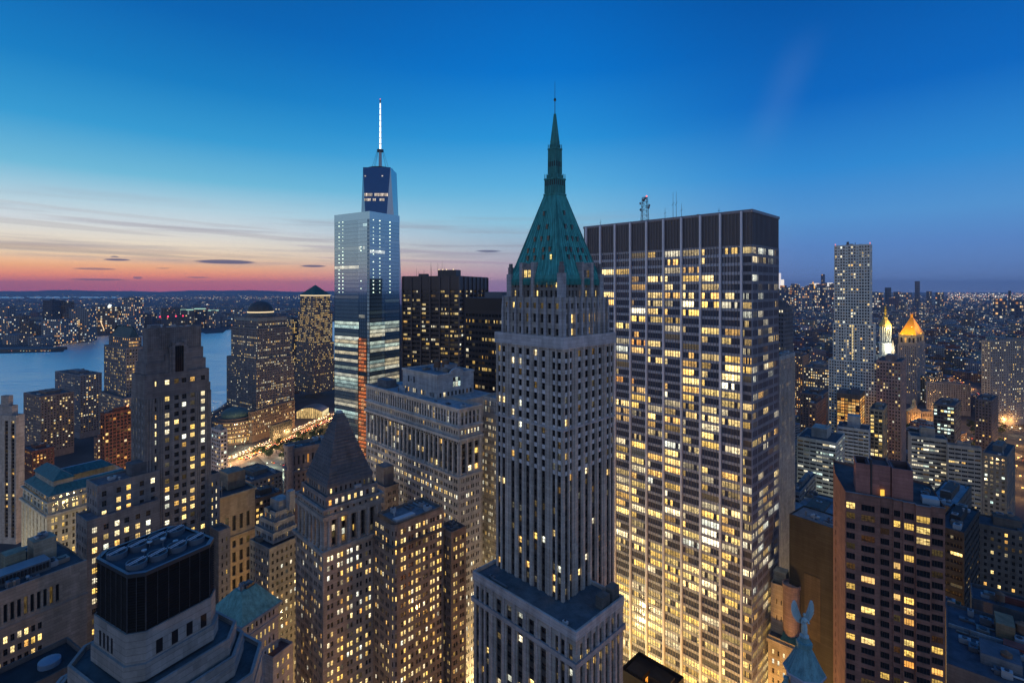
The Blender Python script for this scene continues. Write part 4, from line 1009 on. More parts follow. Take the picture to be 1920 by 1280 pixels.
    oA, iA = octp(3.3, 3.4), octp(2.9, 3.3)
    def rimf(oA, iA, z, dz):
        for k in range(8):
            j = (k + 1) % 8; b.wall.face([(*oA[k], z), (*oA[j], z), (*iA[j], z), (*iA[k], z)], (.24, .23, .23), ST); b.wall.face([(*iA[k], z), (*iA[j], z), (*iA[j], z - dz), (*iA[k], z - dz)], t, ST)
    rimf(oA, iA, 155., .9); b.roof.face([(*p, 154.1) for p in octp(3.2, 3.3)], (.09, .095, .105), RF)
    oB, iB = octp(4.6, 4.6), octp(4.1, 4.4); b.wall.prism(oB, 149.0, 152.4, t, ST, top=False); rimf(oB, iB, 152.4, .8); b.roof.face([(*p, 151.6) for p in octp(4.4, 4.5)], (.09, .095, .105), RF)
    oC, iC = octp(7.2, 5.6), octp(6.7, 5.4); b.wall.prism(oC, 60, 149.4, t, ST, top=False); rimf(oC, iC, 149.4, .8); b.roof.face([(*p, 148.6) for p in octp(7.0, 5.5)], (.09, .095, .105), RF)
    ow = b.part('dark_opening')
    for k in range(4):
        x = 3.4 + 1.25 * k
        P_ = [f.pt(W - x, -.33), f.pt(W - x - .55, -.33), f.pt(W - x - .55, -.38), f.pt(W - x, -.38)]; ow.prism(P_, 157.6, 160.0, (.015, .016, .02), DM)
    for k in range(4):
        x = 3.0 + 2.3 * k; ow.prism(f.rect(-.39, -.33, x, x + .95), 157.6, 159.7, (.015, .016, .02), DM)
    for g, zz in ((4.62, 150.6), (7.22, 147.2), (7.22, 143.)):
        P_ = oct_(g + .1, 4.6 if g < 5 else 5.6); b.part('string_course').prism(P_, zz, zz + .35, (.24, .23, .23), ST)
    b.finish()
    cg = cage.build('cooling_plant', b.root); rim.build('rim', cg); lou.build('louvre', cg); rail.build('guard_rail', cg)
    for m, bl, br in fans:
        o = m.build('fan', b.root); bl.build('blade', o); br.build('bracket', o)
    for m in dish: m.build('small_dish', b.root)
cooling_tower_block()

def slot_window_block():
    f = Fr(-330, 128, 31); zt = 122.
    b = Bld('slot_windowed_block', 'plain beige stone block with a row of tall dark slots above lit windows', f, 'building', (.25, .215, .19), lit=.35, pal=(('warm', 6), ('orange', 1), ('gold', 2)), ftint=(.06, .05, .04), str_=1.35)
    wr = f.r(163); r0 = 0
    def cpx(a): return f.r(a)
    slots = []; wins = []
    p = 12.6
    x = cpx(108)
    k = 0
    d = cpx(108) - cpx(96.5)
    while x - d * k > 2: slots.append((x - d * k - d * .3, x - d * k + d * .28)); k += 1
    x = cpx(75); d2 = cpx(75) - cpx(62.5); k = 0
    while x - d2 * k > 2: wins.append((x - d2 * k - d2 * .3, x - d2 * k + d2 * .3)); k += 1
    slots.sort(); wins.sort()
    A, B = f.pt(0, 0), f.pt(0, wr)
    b.facade(A, B, zt - 11, zt + .8, cols=slots, rws=[(zt - 9.2, zt - 3.6)], rec=.8, lit=0, bars=(0, 0))
    b.facade(A, B, 0, zt - 11, cols=wins, rws=rows(50, zt - 12.5, 3.7, .56, .6), rec=.4, litfn=lambda r, c, p: .12 if r > 17 else (.85 if r == 17 else (.42 if r % 2 else .3)))
    b.facade(f.pt(0, wr), f.pt(30, wr), 0, zt + .8); b.facade(f.pt(30, 0), f.pt(0, 0), 0, zt + .8)
    b.wall.face([xy(q, zt + .8) for q in f.rect(0, .5, 0, wr)], (.26, .25, .25), ST)
    b.roof.face([xy(q, zt) for q in f.rect(.4, 30, 0, wr)], (.07, .075, .085), RF)
    b.band(0, 30, 0, wr, zt - 10.9, zt - 10.4, .25, (.23, .2, .18), 'string_course')
    m = b.part('roof_canopy'); m.prism(f.rect(5, 11, 2, wr - 8), zt, zt + 3.4, (.12, .14, .17), SM, tt=(.2, .24, .28))
    k = 0
    sl = MB()
    while 4 + k * .9 < wr - 9: sl.prism(f.rect(4.4, 5.0, 4 + k * .9, 4.45 + k * .9), zt + 1.2, zt + 2.9, (.03, .03, .035), DM); k += 1
    b.box(13, 19, wr - 10, wr - 4, zt, zt + 7.5, 'plant_room', (.3, .26, .2)); b.box(13, 18, wr - 17, wr - 12, zt, zt + 6, 'plant_room', (.2, .2, .15)); b.units(13, 19, wr - 10, wr - 4, zt + 7.5, 5, .7); b.units(1, 4.4, wr - 22, wr - 1, zt, 9, .8)
    b.units(2, 12, wr - 15, wr - 1, zt, 6, .9); b.units(9, 17, wr - 27, wr - 20, zt + 6.5, 4, .8); b.units(12, 26, 2, wr - 3, zt, 8, 1.2)
    b.finish(); sl.build('roof_louvre', b.root)
    # lower roof in front
    f = Fr(-696, 81.4, 31); b = Bld('dark_flat_roof_block', 'low dark flat roof with round skylights in the lower left corner', f, 'building', (.12, .1, .095), lit=0)
    b.tier(0, 14, 0, 60, 0, 118.5, par=1.3, rtint=(.025, .027, .033))
    for l, r in ((7, 54), (8, 42)):
        c = f.pt(l, r); m = MB(); m.lathe(c, [(2.3, 118.5), (2.3, 119.8), (1.9, 120), (0, 120.5)], 18, (.14, .2, .28), SM); b.extra = getattr(b, 'extra', []) + [('skylight', m)]
    b.finish()
slot_window_block()

def green_mansard_block():
    f = Fr(88, 300, 33); zt = ZY(930, 300)   # eave height at the near corner
    zt = 92.
    b = Bld('green_mansard_block', 'cream stone block with wide green mansard roofs, arched attic and floodlit side wall', f, 'building', (.44, .41, .33), lit=.3, pal=(('warm', 3), ('gold', 4)), ftint=(.1, .09, .07), str_=1.0)
    wl = f.l(40); wr = f.r(258); rw = rows(10, zt - 12, 4., .62, .7)
    b.tier(0, wl, 0, wr, 0, zt - 11, dict(cols=even(wl, 7, .34, 1), rws=rw, rec=.5, sp=(.3, (.36, .33, .28)), lit=.04), dict(cols=pairs(wr, 9, .56, 1, .5), rws=rw, rec=.4, lit=.34), par=.01, top=False)
    b.band(0, wl, 0, wr, zt - 11.4, zt - 10.2, 1.1, (.4, .38, .33))
    b.tier(.5, wl - .5, .5, wr - .5, zt - 10.2, zt - 3.4, dict(cols=even(wl, 7, .4, 1), rws=[(zt - 9.3, zt - 7), (zt - 6, zt - 4)], lit=.35), dict(cols=pairs(wr - 1, 9, .6, 1, .5), rws=[(zt - 9.3, zt - 7), (zt - 6, zt - 4)], lit=.3), par=.0, top=False)
    b.band(.5, wl - .5, .5, wr - .5, zt - 3.6, zt - 2.8, .9, (.4, .38, .33), 'upper_cornice')
    b.tier(1.4, wl - 1.4, 1.4, wr - 1.4, zt - 2.8, zt, dict(cols=even(wl - 2.8, 9, .4, .5), rws=[(zt - 2.4, zt - .6)], lit=.06), dict(cols=even(wr - 2.8, 13, .4, .5), rws=[(zt - 2.4, zt - .6)], lit=.06), par=.0, top=False)
    b.band(1.4, wl - 1.4, 1.4, wr - 1.4, zt - .3, zt + .2, .5, (.4, .38, .33), 'eave')
    GM = (.03, .13, .14); rf = MB()
    d1 = 5.5
    def hip(l0, l1, r0, r1, z0, h, k, tt=GM, flat=None):
        rf.prism(f.rect(l0, l1, r0, r1), z0, z0 + h, tt, CP, poly1=f.rect(l0 + k, l1 - k, r0 + k, r1 - k), tt=flat or tt, tm=RF if flat else CP)
    hip(1, 13, 1, wr - 1, zt + .2, 4.2, 5.2, flat=(.3, .38, .45)); hip(wl - 13, wl - 1, 1, wr - 1, zt + .2, 4.2, 5.2, flat=(.3, .38, .45))
    hip(1.05, wl - 1.05, 1.05, 15, zt + .15, 4., 5.2)
    b.box(6.5, wl - 6.5, 5, 14, zt + 1, zt + 7.2, 'attic_block', (.36, .33, .27)); hip(5.5, wl - 5.5, 4, 15, zt + 7.2, 4.4, 5.4)
    b.finish(); rf.build('mansard_roof', b.root)
green_mansard_block()

def white_apartment_tower():
    f = Fr(30, 430, 6); zt = 107.
    b = Bld('pale_apartment_tower', 'pale slab apartment tower at the left edge with two dark balcony columns', f, 'tower', (.36, .32, .30), lit=.12, pal=(('warm', 3), ('gold', 1)), ftint=(.1, .08, .07))
    wl = f.l(-60); c = [(wl - f.l(a), wl - f.l(e)) for a, e in ((-32, -26), (-20, -14), (8.5, 15), (20.5, 27))]
    wr = f.r(46); b.tier(0, wl, 0, wr, 0, zt, dict(cols=c, rws=rows(5, zt - 3, 3.05, .66, .4), rec=.8, sp=(.5, (.1, .08, .075)), lit=.1, bars=(1, 0)), None, par=1)
    b.tier(f.l(20), wl, 1, wr - 1, zt, zt + 8, par=.8, tint=(.3, .28, .28)); b.box(f.l(12), f.l(-2), 1.5, wr - 1.5, zt + 8, zt + 17, 'chimney_block', (.3, .27, .26)); b.units(2, 12, 1, wr - 1, zt, 5, .8)
    b.finish()
white_apartment_tower()

def simple_tower(name, label, px, d, th, pxl, pxr, zt, tint, lit, pitch=3.2, n=None, pal=(('warm', 5), ('orange', 1), ('white', 2)), fr_w=.5, fr_h=.5, cat='building', group=None, pent=1, litR=None, spd=None, str_=1.25, units=5, wn='window', mat=ST, rec=.35, panes=1, ftint=(.08, .07, .06), rtint=(.08, .085, .1), bayw=3.2, par=.9, zb=8, bars=(1, 1), wmin=6., wmax=48.):
    f = Fr(px, d, th); wl, wr = max(f.l(pxl), wmin), max(f.r(pxr), wmin)
    wr = min(wr, wmax)
    b = Bld(name, label, f, cat, tint, lit, pal, group, ftint=ftint, str_=str_, wname=wn, bars=bars)
    nl, nr = max(1, round(wl / bayw)), max(1, round(wr / bayw)); rw = rows(zb, zt - 1, pitch, fr_h, pitch * (1 - fr_h) * .6)
    if d > 330: rw = [r for r in rw if r[0] > H - (1280 - 540) / F * d * 1.02]
    b.tier(0, wl, 0, wr, 0, zt, dict(cols=even(wl, nl, fr_w, .5), rws=rw, rec=rec, sp=spd, lit=lit, panes=panes, mat=mat), dict(cols=even(wr, nr, fr_w, .5), rws=rw, rec=rec, sp=spd, lit=lit if litR is None else litR, panes=panes, mat=mat), par=par, rtint=rtint)
    if pent:
        b.box(wl * .3, wl * .7, wr * .3, wr * .75, zt, zt + 3.6 * pent, 'plant_room', tuple(c * .8 for c in tint)); b.units(1, wl * .9, 1, wr * .28, zt, units // 2, 1.); b.units(1, wl * .9, wr * .78, wr - .6, zt, units - units // 2, 1.)
        b.units(wl * .3, wl * .7, wr * .3, wr * .75, zt + 3.6 * pent, 2, .8)
    return b
BR = (.15, .075, .055)
for a in [
  dict(name='apartment_tower', label='pinkish brown waterfront apartment tower, left one of the pair by the river', px=76, d=640, th=28, pxl=44, pxr=139, zt=79, tint=(.24, .18, .16), lit=.2, group='waterfront apartment towers'),
  dict(name='apartment_tower', label='grey waterfront apartment tower behind and right of the pinkish one', px=150, d=730, th=28, pxl=103, pxr=191, zt=90, tint=(.2, .2, .22), lit=.16, group='waterfront apartment towers'),
  dict(name='brick_apartment_block', label='dark red brick apartment block behind the pale balcony tower', px=60, d=560, th=30, pxl=40, pxr=102, zt=36, tint=(.17, .07, .05), lit=.16, pal=(('warm', 2), ('orange', 3))),
  dict(name='brick_tower', label='red brick and black glass tower with an orange roof lamp', px=196, d=470, th=28, pxl=188, pxr=260, zt=99, tint=(.2, .075, .05), lit=.1, pal=(('warm', 3), ('orange', 3)), fr_w=.72, fr_h=.62),
  dict(name='low_brick_block', label='low dark block with lit windows left of the red brick tower', px=182, d=520, th=28, pxl=176, pxr=192, zt=62, tint=(.2, .12, .1), lit=.5),
  dict(name='slim_lit_tower', label='slim white lit apartment tower right of the art deco tower', px=413, d=440, th=34, pxl=396, pxr=424, zt=92, tint=(.5, .46, .43), lit=.25, pitch=3.3, pal=(('warm', 3), ('cool', 2)), fr_w=.76, fr_h=.55, litR=.18),
  dict(name='roof_clutter_block', label='low block whose dark roof is crowded with plant and steel frames', px=470, d=400, th=34, pxl=424, pxr=530, zt=63, tint=(.2, .17, .15), lit=.3, units=22),
  dict(name='lit_row_office', label='brown office block with four rows of bright windows', px=478, d=335, th=38, pxl=455, pxr=529, zt=76, tint=(.16, .12, .1), lit=.1, litR=.62, pitch=3.8, fr_w=.66, pal=(('warm', 3), ('gold', 2)), units=6, bayw=2.6),
  dict(name='stepped_side_block', label='stone block with lit window pairs left of the stepped pyramid tower', px=505, d=232, th=34, pxl=468, pxr=560, zt=96, tint=(.3, .27, .24), lit=.22, pitch=3.4, units=4, bayw=2.5, fr_w=.45),
  dict(name='dark_fin_tower', label='narrow dark tower with vertical fins behind the right end of the office slab', px=1462, d=300, th=45, pxl=1440, pxr=1491, zt=174, tint=(.34, .33, .33), lit=.25, pitch=3.6, bayw=1.3, fr_w=.55, fr_h=.7, spd=(.25, (.03, .03, .035)), pal=(('gold', 2), ('warm', 3)), bars=(0, 0), pent=.4),
  dict(name='grey_slab_tower', label='dark grey patterned tower behind the fin tower with a black cap', px=1470, d=430, th=45, pxl=1440, pxr=1487, zt=198, tint=(.13, .13, .15), lit=.14, pitch=3.5, bayw=2.2, pal=(('cool', 2), ('white', 3)), pent=1.6),
  dict(name='white_banded_office', label='white banded office block with a big windowless roof box', px=1568, d=420, th=42, pxl=1494, pxr=1584, zt=ZY(832, 420), tint=(.42, .4, .37), lit=.3, pitch=3.5, fr_w=.9, fr_h=.42, pal=(('cool', 3), ('white', 2)), panes=3, bayw=4.5, pent=2.2),
  dict(name='stepped_white_office', label='white stepped office block with dark window bands behind the banded one', px=1630, d=480, th=37, pxl=1570, pxr=1632, zt=ZY(808, 480), tint=(.44, .44, .46), lit=.1, pitch=3.3, fr_w=.92, fr_h=.45, panes=3, bayw=4.5, pent=3., wmin=14),
  dict(name='orange_lit_tower', label='slim office tower with gold lit glass corner in front of the pinkish tower', px=1656, d=500, th=42, pxl=1638, pxr=1664, zt=ZY(770, 500), tint=(.3, .24, .17), lit=.5, pal=(('gold', 3), ('warm', 2)), fr_w=.75, fr_h=.6, pitch=3.6, wmin=11),
  dict(name='wide_lit_office', label='wide grey office block with long bright window rows and dark roof plant', px=1777, d=430, th=30, pxl=1708, pxr=1842, zt=ZY(826, 430), tint=(.33, .31, .29), lit=.5, pitch=3.4, fr_w=.95, fr_h=.42, pal=(('white', 5), ('warm', 2), ('cool', 1)), panes=3, bayw=4.2, pent=2.2, str_=1.1, wmin=16),
  dict(name='side_lit_office', label='grey office wing with two bright window rows joining the wide one', px=1841, d=412, th=30, pxl=1777, pxr=1850, zt=ZY(842, 412), tint=(.3, .28, .27), lit=.22, pitch=3.4, fr_w=.9, fr_h=.42, pal=(('warm', 5), ('white', 2)), panes=3, bayw=4.2, pent=1.),
  dict(name='stepped_brown_block', label='stepped brown stone block with scattered lit windows beside the highway ramps', px=1888, d=400, th=50, pxl=1842, pxr=1906, zt=ZY(858, 400), tint=(.2, .17, .15), lit=.18, pitch=3.5, pal=(('warm', 3), ('cool', 1)), pent=1.4),
  dict(name='brown_office_block', label='brown stone office block with scattered lit windows in the lower right', px=1965, d=262, th=36, pxl=1826, pxr=1950, zt=ZY(1010, 262), tint=(.17, .14, .12), lit=.14, pitch=3.5, pal=(('warm', 3), ('orange', 1)), pent=1.3, fr_w=.42, bayw=2.9),
  dict(name='black_glass_block', label='black office block with two lit window strips behind the red brick tower', px=1808, d=232, th=50, pxl=1755, pxr=1836, zt=ZY(1002, 232), tint=(.04, .04, .042), lit=.05, pitch=3.6, fr_w=.92, fr_h=.4, panes=4, bayw=5, pent=1.),
  dict(name='pale_roof_block', label='low block with pale snow grey roof panels behind the red brick tower', px=1790, d=262, th=50, pxl=1735, pxr=1822, zt=ZY(955, 262), tint=(.1, .095, .09), lit=.06, rtint=(.3, .33, .38), units=10),
  dict(name='courthouse_annex_block', label='dark low block with a column of bright windows near the court buildings', px=1860, d=640, th=50, pxl=1828, pxr=1900, zt=ZY(752, 640), tint=(.14, .12, .12), lit=.16, pitch=3.6),
  dict(name='low_hall_block', label='low dark hall with greenish lit windows left of the highway lamps', px=1790, d=600, th=48, pxl=1750, pxr=1830, zt=ZY(762, 600), tint=(.15, .13, .12), lit=.3, pal=(('cool', 3), ('gold', 1)), fr_w=.8, pitch=4),
  dict(name='riverside_office_grid', label='tall beige office block with a cross of lit windows at the right edge', px=1857, d=790, th=75, pxl=1840, pxr=1990, zt=ZY(640, 790), tint=(.3, .27, .25), lit=.22, pitch=3.8, pal=(('warm', 4), ('white', 2)), bayw=4.8, wmin=8, wmax=115, pent=.8, fr_w=.42, fr_h=.45),
  dict(name='pinkish_tower', label='pinkish ornate office tower in front of the gold pyramid courthouse', px=1690, d=545, th=43, pxl=1643, pxr=1699, zt=ZY(680, 545), tint=(.33, .22, .19), lit=.17, pitch=3.6, pal=(('warm', 4), ('cool', 1)), fr_w=.5, bayw=2.9, pent=1.6),
  dict(name='wide_low_office', label='wide low office with rows of white lit windows left of the silver tower', px=1556, d=760, th=42, pxl=1506, pxr=1575, zt=ZY(692, 760), tint=(.2, .17, .16), lit=.55, pal=(('warm', 3), ('white', 3)), pitch=4),
  dict(name='brown_loft_block', label='brown loft block with amber windows left of the silver tower base', px=1542, d=640, th=42, pxl=1500, pxr=1570, zt=ZY(742, 640), tint=(.16, .12, .11), lit=.16),
  dict(name='red_loft_block', label='narrow reddish loft block at the foot of the silver tower', px=1530, d=520, th=42, pxl=1516, pxr=1552, zt=ZY(758, 520), tint=(.2, .12, .1), lit=.14),
  dict(name='amber_windowed_block', label='dark block with clusters of amber windows far left of the silver tower', px=1505, d=880, th=42, pxl=1478, pxr=1545, zt=ZY(668, 880), tint=(.14, .11, .11), lit=.3, pal=(('orange', 3), ('warm', 2))),
  dict(name='teal_roof_block', label='long low block with flat bluish roof and columned side below the gold pyramid', px=1820, d=860, th=25, pxl=1738, pxr=1822, zt=ZY(722, 860), tint=(.28, .26, .27), lit=.03, rtint=(.07, .12, .14), pent=.8),
  dict(name='cap_block_by_slab', label='grey stepped office left of the fin tower at street level', px=1500, d=352, th=42, pxl=1490, pxr=1540, zt=ZY(925, 352), tint=(.2, .19, .19), lit=.3, pal=(('cool', 2), ('white', 2)), fr_w=.8, panes=2, bayw=3.5),
  dict(name='long_roof_block', label='long low roof strewn with plant right of the fin tower', px=1560, d=318, th=44, pxl=1470, pxr=1600, zt=ZY(985, 318), tint=(.16, .14, .12), lit=.04, rtint=(.22, .22, .24), units=16, pent=.4),
]: simple_tower(**a).finish()
def roof_lamp(px, py, d, lab, s, col):
    c = (GX(px, d), d); z = ZY(py, d); r = empty('roof_lamp', (*c, z)); tag(r, lab, 'lamp')
    m = MB(); m.bar((*c, z - 4), (*c, z), .15, (.05, .05, .05), DM); m.build('pole', r)
    m = MB(); m.lathe(c, [(0, z), (s, z + s), (0, z + 2 * s)], 8, (1, 1, 1), GL, col); m.build('lamp_head', r)
roof_lamp(239, 762, 474, 'orange floodlamp on the roof of the red brick tower', .8, (4, 1.3, .5, 1))
def blank_wall_block():
    f = Fr(1568, 205, 52); zt = 118.
    b = Bld('blank_walled_block', 'tall blank olive brown party wall beside the red brick tower', f, 'building', (.042, .04, .034), lit=0)
    wl = f.l(1480); b.tier(0, wl, 0, 14, 0, zt, par=.5, rtint=(.2, .2, .21))
    m = b.part('patched_panel'); m.prism(f.rect(wl * .32, wl * .66, -.14, .05), zt - 48, zt - 22, (.085, .07, .05), ST)
    b.units(1, wl - 1, 1, 10, zt, 9, .8); b.finish()
blank_wall_block()
def small_beige_block():
    f = Fr(1500, 212, 42); zt = 88.
    b = Bld('small_beige_office', 'small beige stone office with round corner turret and green roof below the fin tower', f, 'building', (.36, .32, .25), lit=.5, pal=(('warm', 4), ('white', 2)), ftint=(.07, .06, .05))
    wl = f.l(1440); cl = even(wl, 4, .26, 2)
    b.tier(0, wl, 0, 12, 0, 66, dict(cols=even(wl, 5, .34, 1), rws=rows(5, 62, 3.9, .5, .9), lit=.55), dict(cols=even(12, 3, .35, 1), rws=rows(5, 62, 3.9, .5, .9), lit=.5), par=.4)
    b.band(0, wl, 0, 12, 63.5, 65, .6, (.34, .3, .24))
    rf = MB(); rf.prism(f.rect(-.2, wl * .6, -.2, 10), 66.4, 71, (.04, .14, .12), CP, poly1=f.rect(3.6, wl * .6 - 1, 4, 7)); 
    b.tier(4, wl, 4, 14, 66, 86, dict(cols=even(wl - 4, 3, .22, 1.5), rws=rows(70, 84, 6, .3, 1.5), lit=0), None, par=1., rtint=(.12, .06, .05)); b.fr = f
    c = f.pt(4.2, 4.5); tm = MB(); tm.lathe(c, [(3.3, 60), (3.3, 88), (3.7, 88.2), (3.7, 89.4), (3.1, 89.4), (3.1, 88.6), (0, 88.6)], 18, (.26, .19, .18), ST)
    b.box(7, 12, 7, 12, 86, 91, 'stair_head', (.3, .28, .22))
    b.finish(); rf.build('green_roof', b.root); tm.build('turret', b.root)
small_beige_block()

def statue_lantern():
    d = 112; cx = (GX(1508, d), d); z = ZY(1192, d)
    r = empty('copper_lantern', (*cx, z - 40)); tag(r, 'blue green copper bell roof lantern rising in front of the small beige office', 'lantern tower')
    m = MB(); C_ = (.13, .28, .31)
    def sq(h, rot=R_(38)): return [(cx[0] + h * 1.414 * math.cos(rot + i * 1.5708), cx[1] + h * 1.414 * math.sin(rot + i * 1.5708)) for i in range(4)]
    m.lathe(cx, [(4.1, z - 7.3), (3.9, z - 6.9), (3.4, z - 6.2), (2.75, z - 5.0), (2.1, z - 3.7), (1.6, z - 2.7), (1.4, z - 2.1), (1.6, z - 1.95), (1.6, z - 1.1), (1.15, z - .9), (.95, z - .1), (0, z)], 8, C_, CP, rot=R_(15))
    rf = m.build('bell_roof', r)
    sm = MB()
    for i in range(24):
        a = i * math.pi / 12 + R_(15); pr = [(3.92, z - 6.9), (3.42, z - 6.2), (2.78, z - 5.0), (2.13, z - 3.7), (1.63, z - 2.7)]
        k = math.cos(math.pi / 8) / math.cos(((a - R_(15)) % (math.pi / 4)) - math.pi / 8)
        for (r0, z0), (r1, z1) in zip(pr, pr[1:]): sm.bar((cx[0] + r0 * k * math.cos(a), cx[1] + r0 * k * math.sin(a), z0), (cx[0] + r1 * k * math.cos(a), cx[1] + r1 * k * math.sin(a), z1), .06, (.17, .33, .36), CP)
    sm.build('seam', rf)
    w = MB(); w.lathe(cx, [(3.5, z - 40), (3.5, z - 7.7), (4.2, z - 7.6), (4.2, z - 7.3), (3.9, z - 7.1)], 8, (.3, .3, .36), ST, rot=R_(15)); w.build('drum_wall', r)
    g = MB()
    for i in range(8):
        a = R_(15) + (i + .5) * math.pi / 4; n = (math.cos(a), math.sin(a)); u = (-n[1], n[0]); rr = 3.5 * math.cos(math.pi / 8) + .04
        for s in (-.45, .45):
            g.face([(cx[0] + n[0] * rr + u[0] * (s + q), cx[1] + n[1] * rr + u[1] * (s + q), zz) for q, zz in ((-.3, z - 12.4), (.3, z - 12.4), (.3, z - 9.4), (-.3, z - 9.4))], (.05, .05, .05), WN, (.8, .55, .2, .4) if i in (4, 5, 6) else (0, 0, 0, .2))
        o = (cx[0] + 3.95 * math.cos(a + math.pi / 8), cx[1] + 3.95 * math.sin(a + math.pi / 8))
        w2 = MB(); 
    g.build('lantern_window', r)
    vo = MB(); a = R_(200); o = (cx[0] - 4.3, cx[1] - .6)
    vo.lathe(o, [(.2, z - 13.6), (1.1, z - 12), (1.0, z - 10.4), (.45, z - 9.2), (.6, z - 8.4), (0, z - 8)], 8, C_, CP); vo.build('scroll', r)
    # winged figure standing on it
    s = empty('winged_statue', (*cx, z)); tag(s, 'pale blue winged figure with raised wings on top of the copper lantern', 'statue')
    b = MB(); T = (.33, .46, .5)
    b.lathe(cx, [(.95, z), (.9, z + .3), (.55, z + .45), (.6, z + .9), (.62, z + 1.6), (.56, z + 2.4), (.42, z + 2.9), (.56, z + 3.5), (.5, z + 3.9), (.2, z + 4.15), (.16, z + 4.3), (.27, z + 4.5), (.29, z + 4.75), (.2, z + 5.0), (0, z + 5.08)], 14, T, CP)
    for sgn in (-1, 1):
        sh = (cx[0] + sgn * .45, cx[1], z + 3.8); el = (cx[0] + sgn * .85, cx[1] - .45, z + 3.1); ha = (cx[0] + sgn * .3, cx[1] - .8, z + 3.3)
        b.bar(sh, el, .16, T, CP, w2=.13, n=8); b.bar(el, ha, .13, T, CP, w2=.09, n=8)
        b.bar((cx[0] + sgn * .25, cx[1] - .35, z + 1.8), (cx[0] + sgn * .28, cx[1] - .45, z + .4), .2, T, CP, w2=.14, n=8)
    b.build('body', s)
    for sgn in (-1, 1):
        w = MB()
        out = [(.2, 3.4), (.6, 2.5), (1.4, 2.9), (2.1, 3.9), (2.5, 5.2), (2.45, 6.5), (2.1, 7.4), (1.7, 7.5), (1.35, 6.7), (1.0, 5.6), (.55, 4.5)]
        for k in (0, .16): w.face([(cx[0] + sgn * x, cx[1] + .35 + k + .1 * x, z + y) for x, y in out], T, CP)
        for (x0, y0), (x1, y1) in zip(out, out[1:] + out[:1]): w.face([(cx[0] + sgn * x0, cx[1] + .35 + .1 * x0, z + y0), (cx[0] + sgn * x1, cx[1] + .35 + .1 * x1, z + y1), (cx[0] + sgn * x1, cx[1] + .51 + .1 * x1, z + y1), (cx[0] + sgn * x0, cx[1] + .51 + .1 * x0, z + y0)], T, CP)
        for t in range(5): w.bar((cx[0] + sgn * (.6 + .14 * t), cx[1] + .34, z + 3.7 - .1 * t), (cx[0] + sgn * (1.55 + .2 * t), cx[1] + .36, z + 7.2 - .6 * t), .12, (.38, .52, .56), CP, w2=.04)
        w.build('wing', s)
statue_lantern()

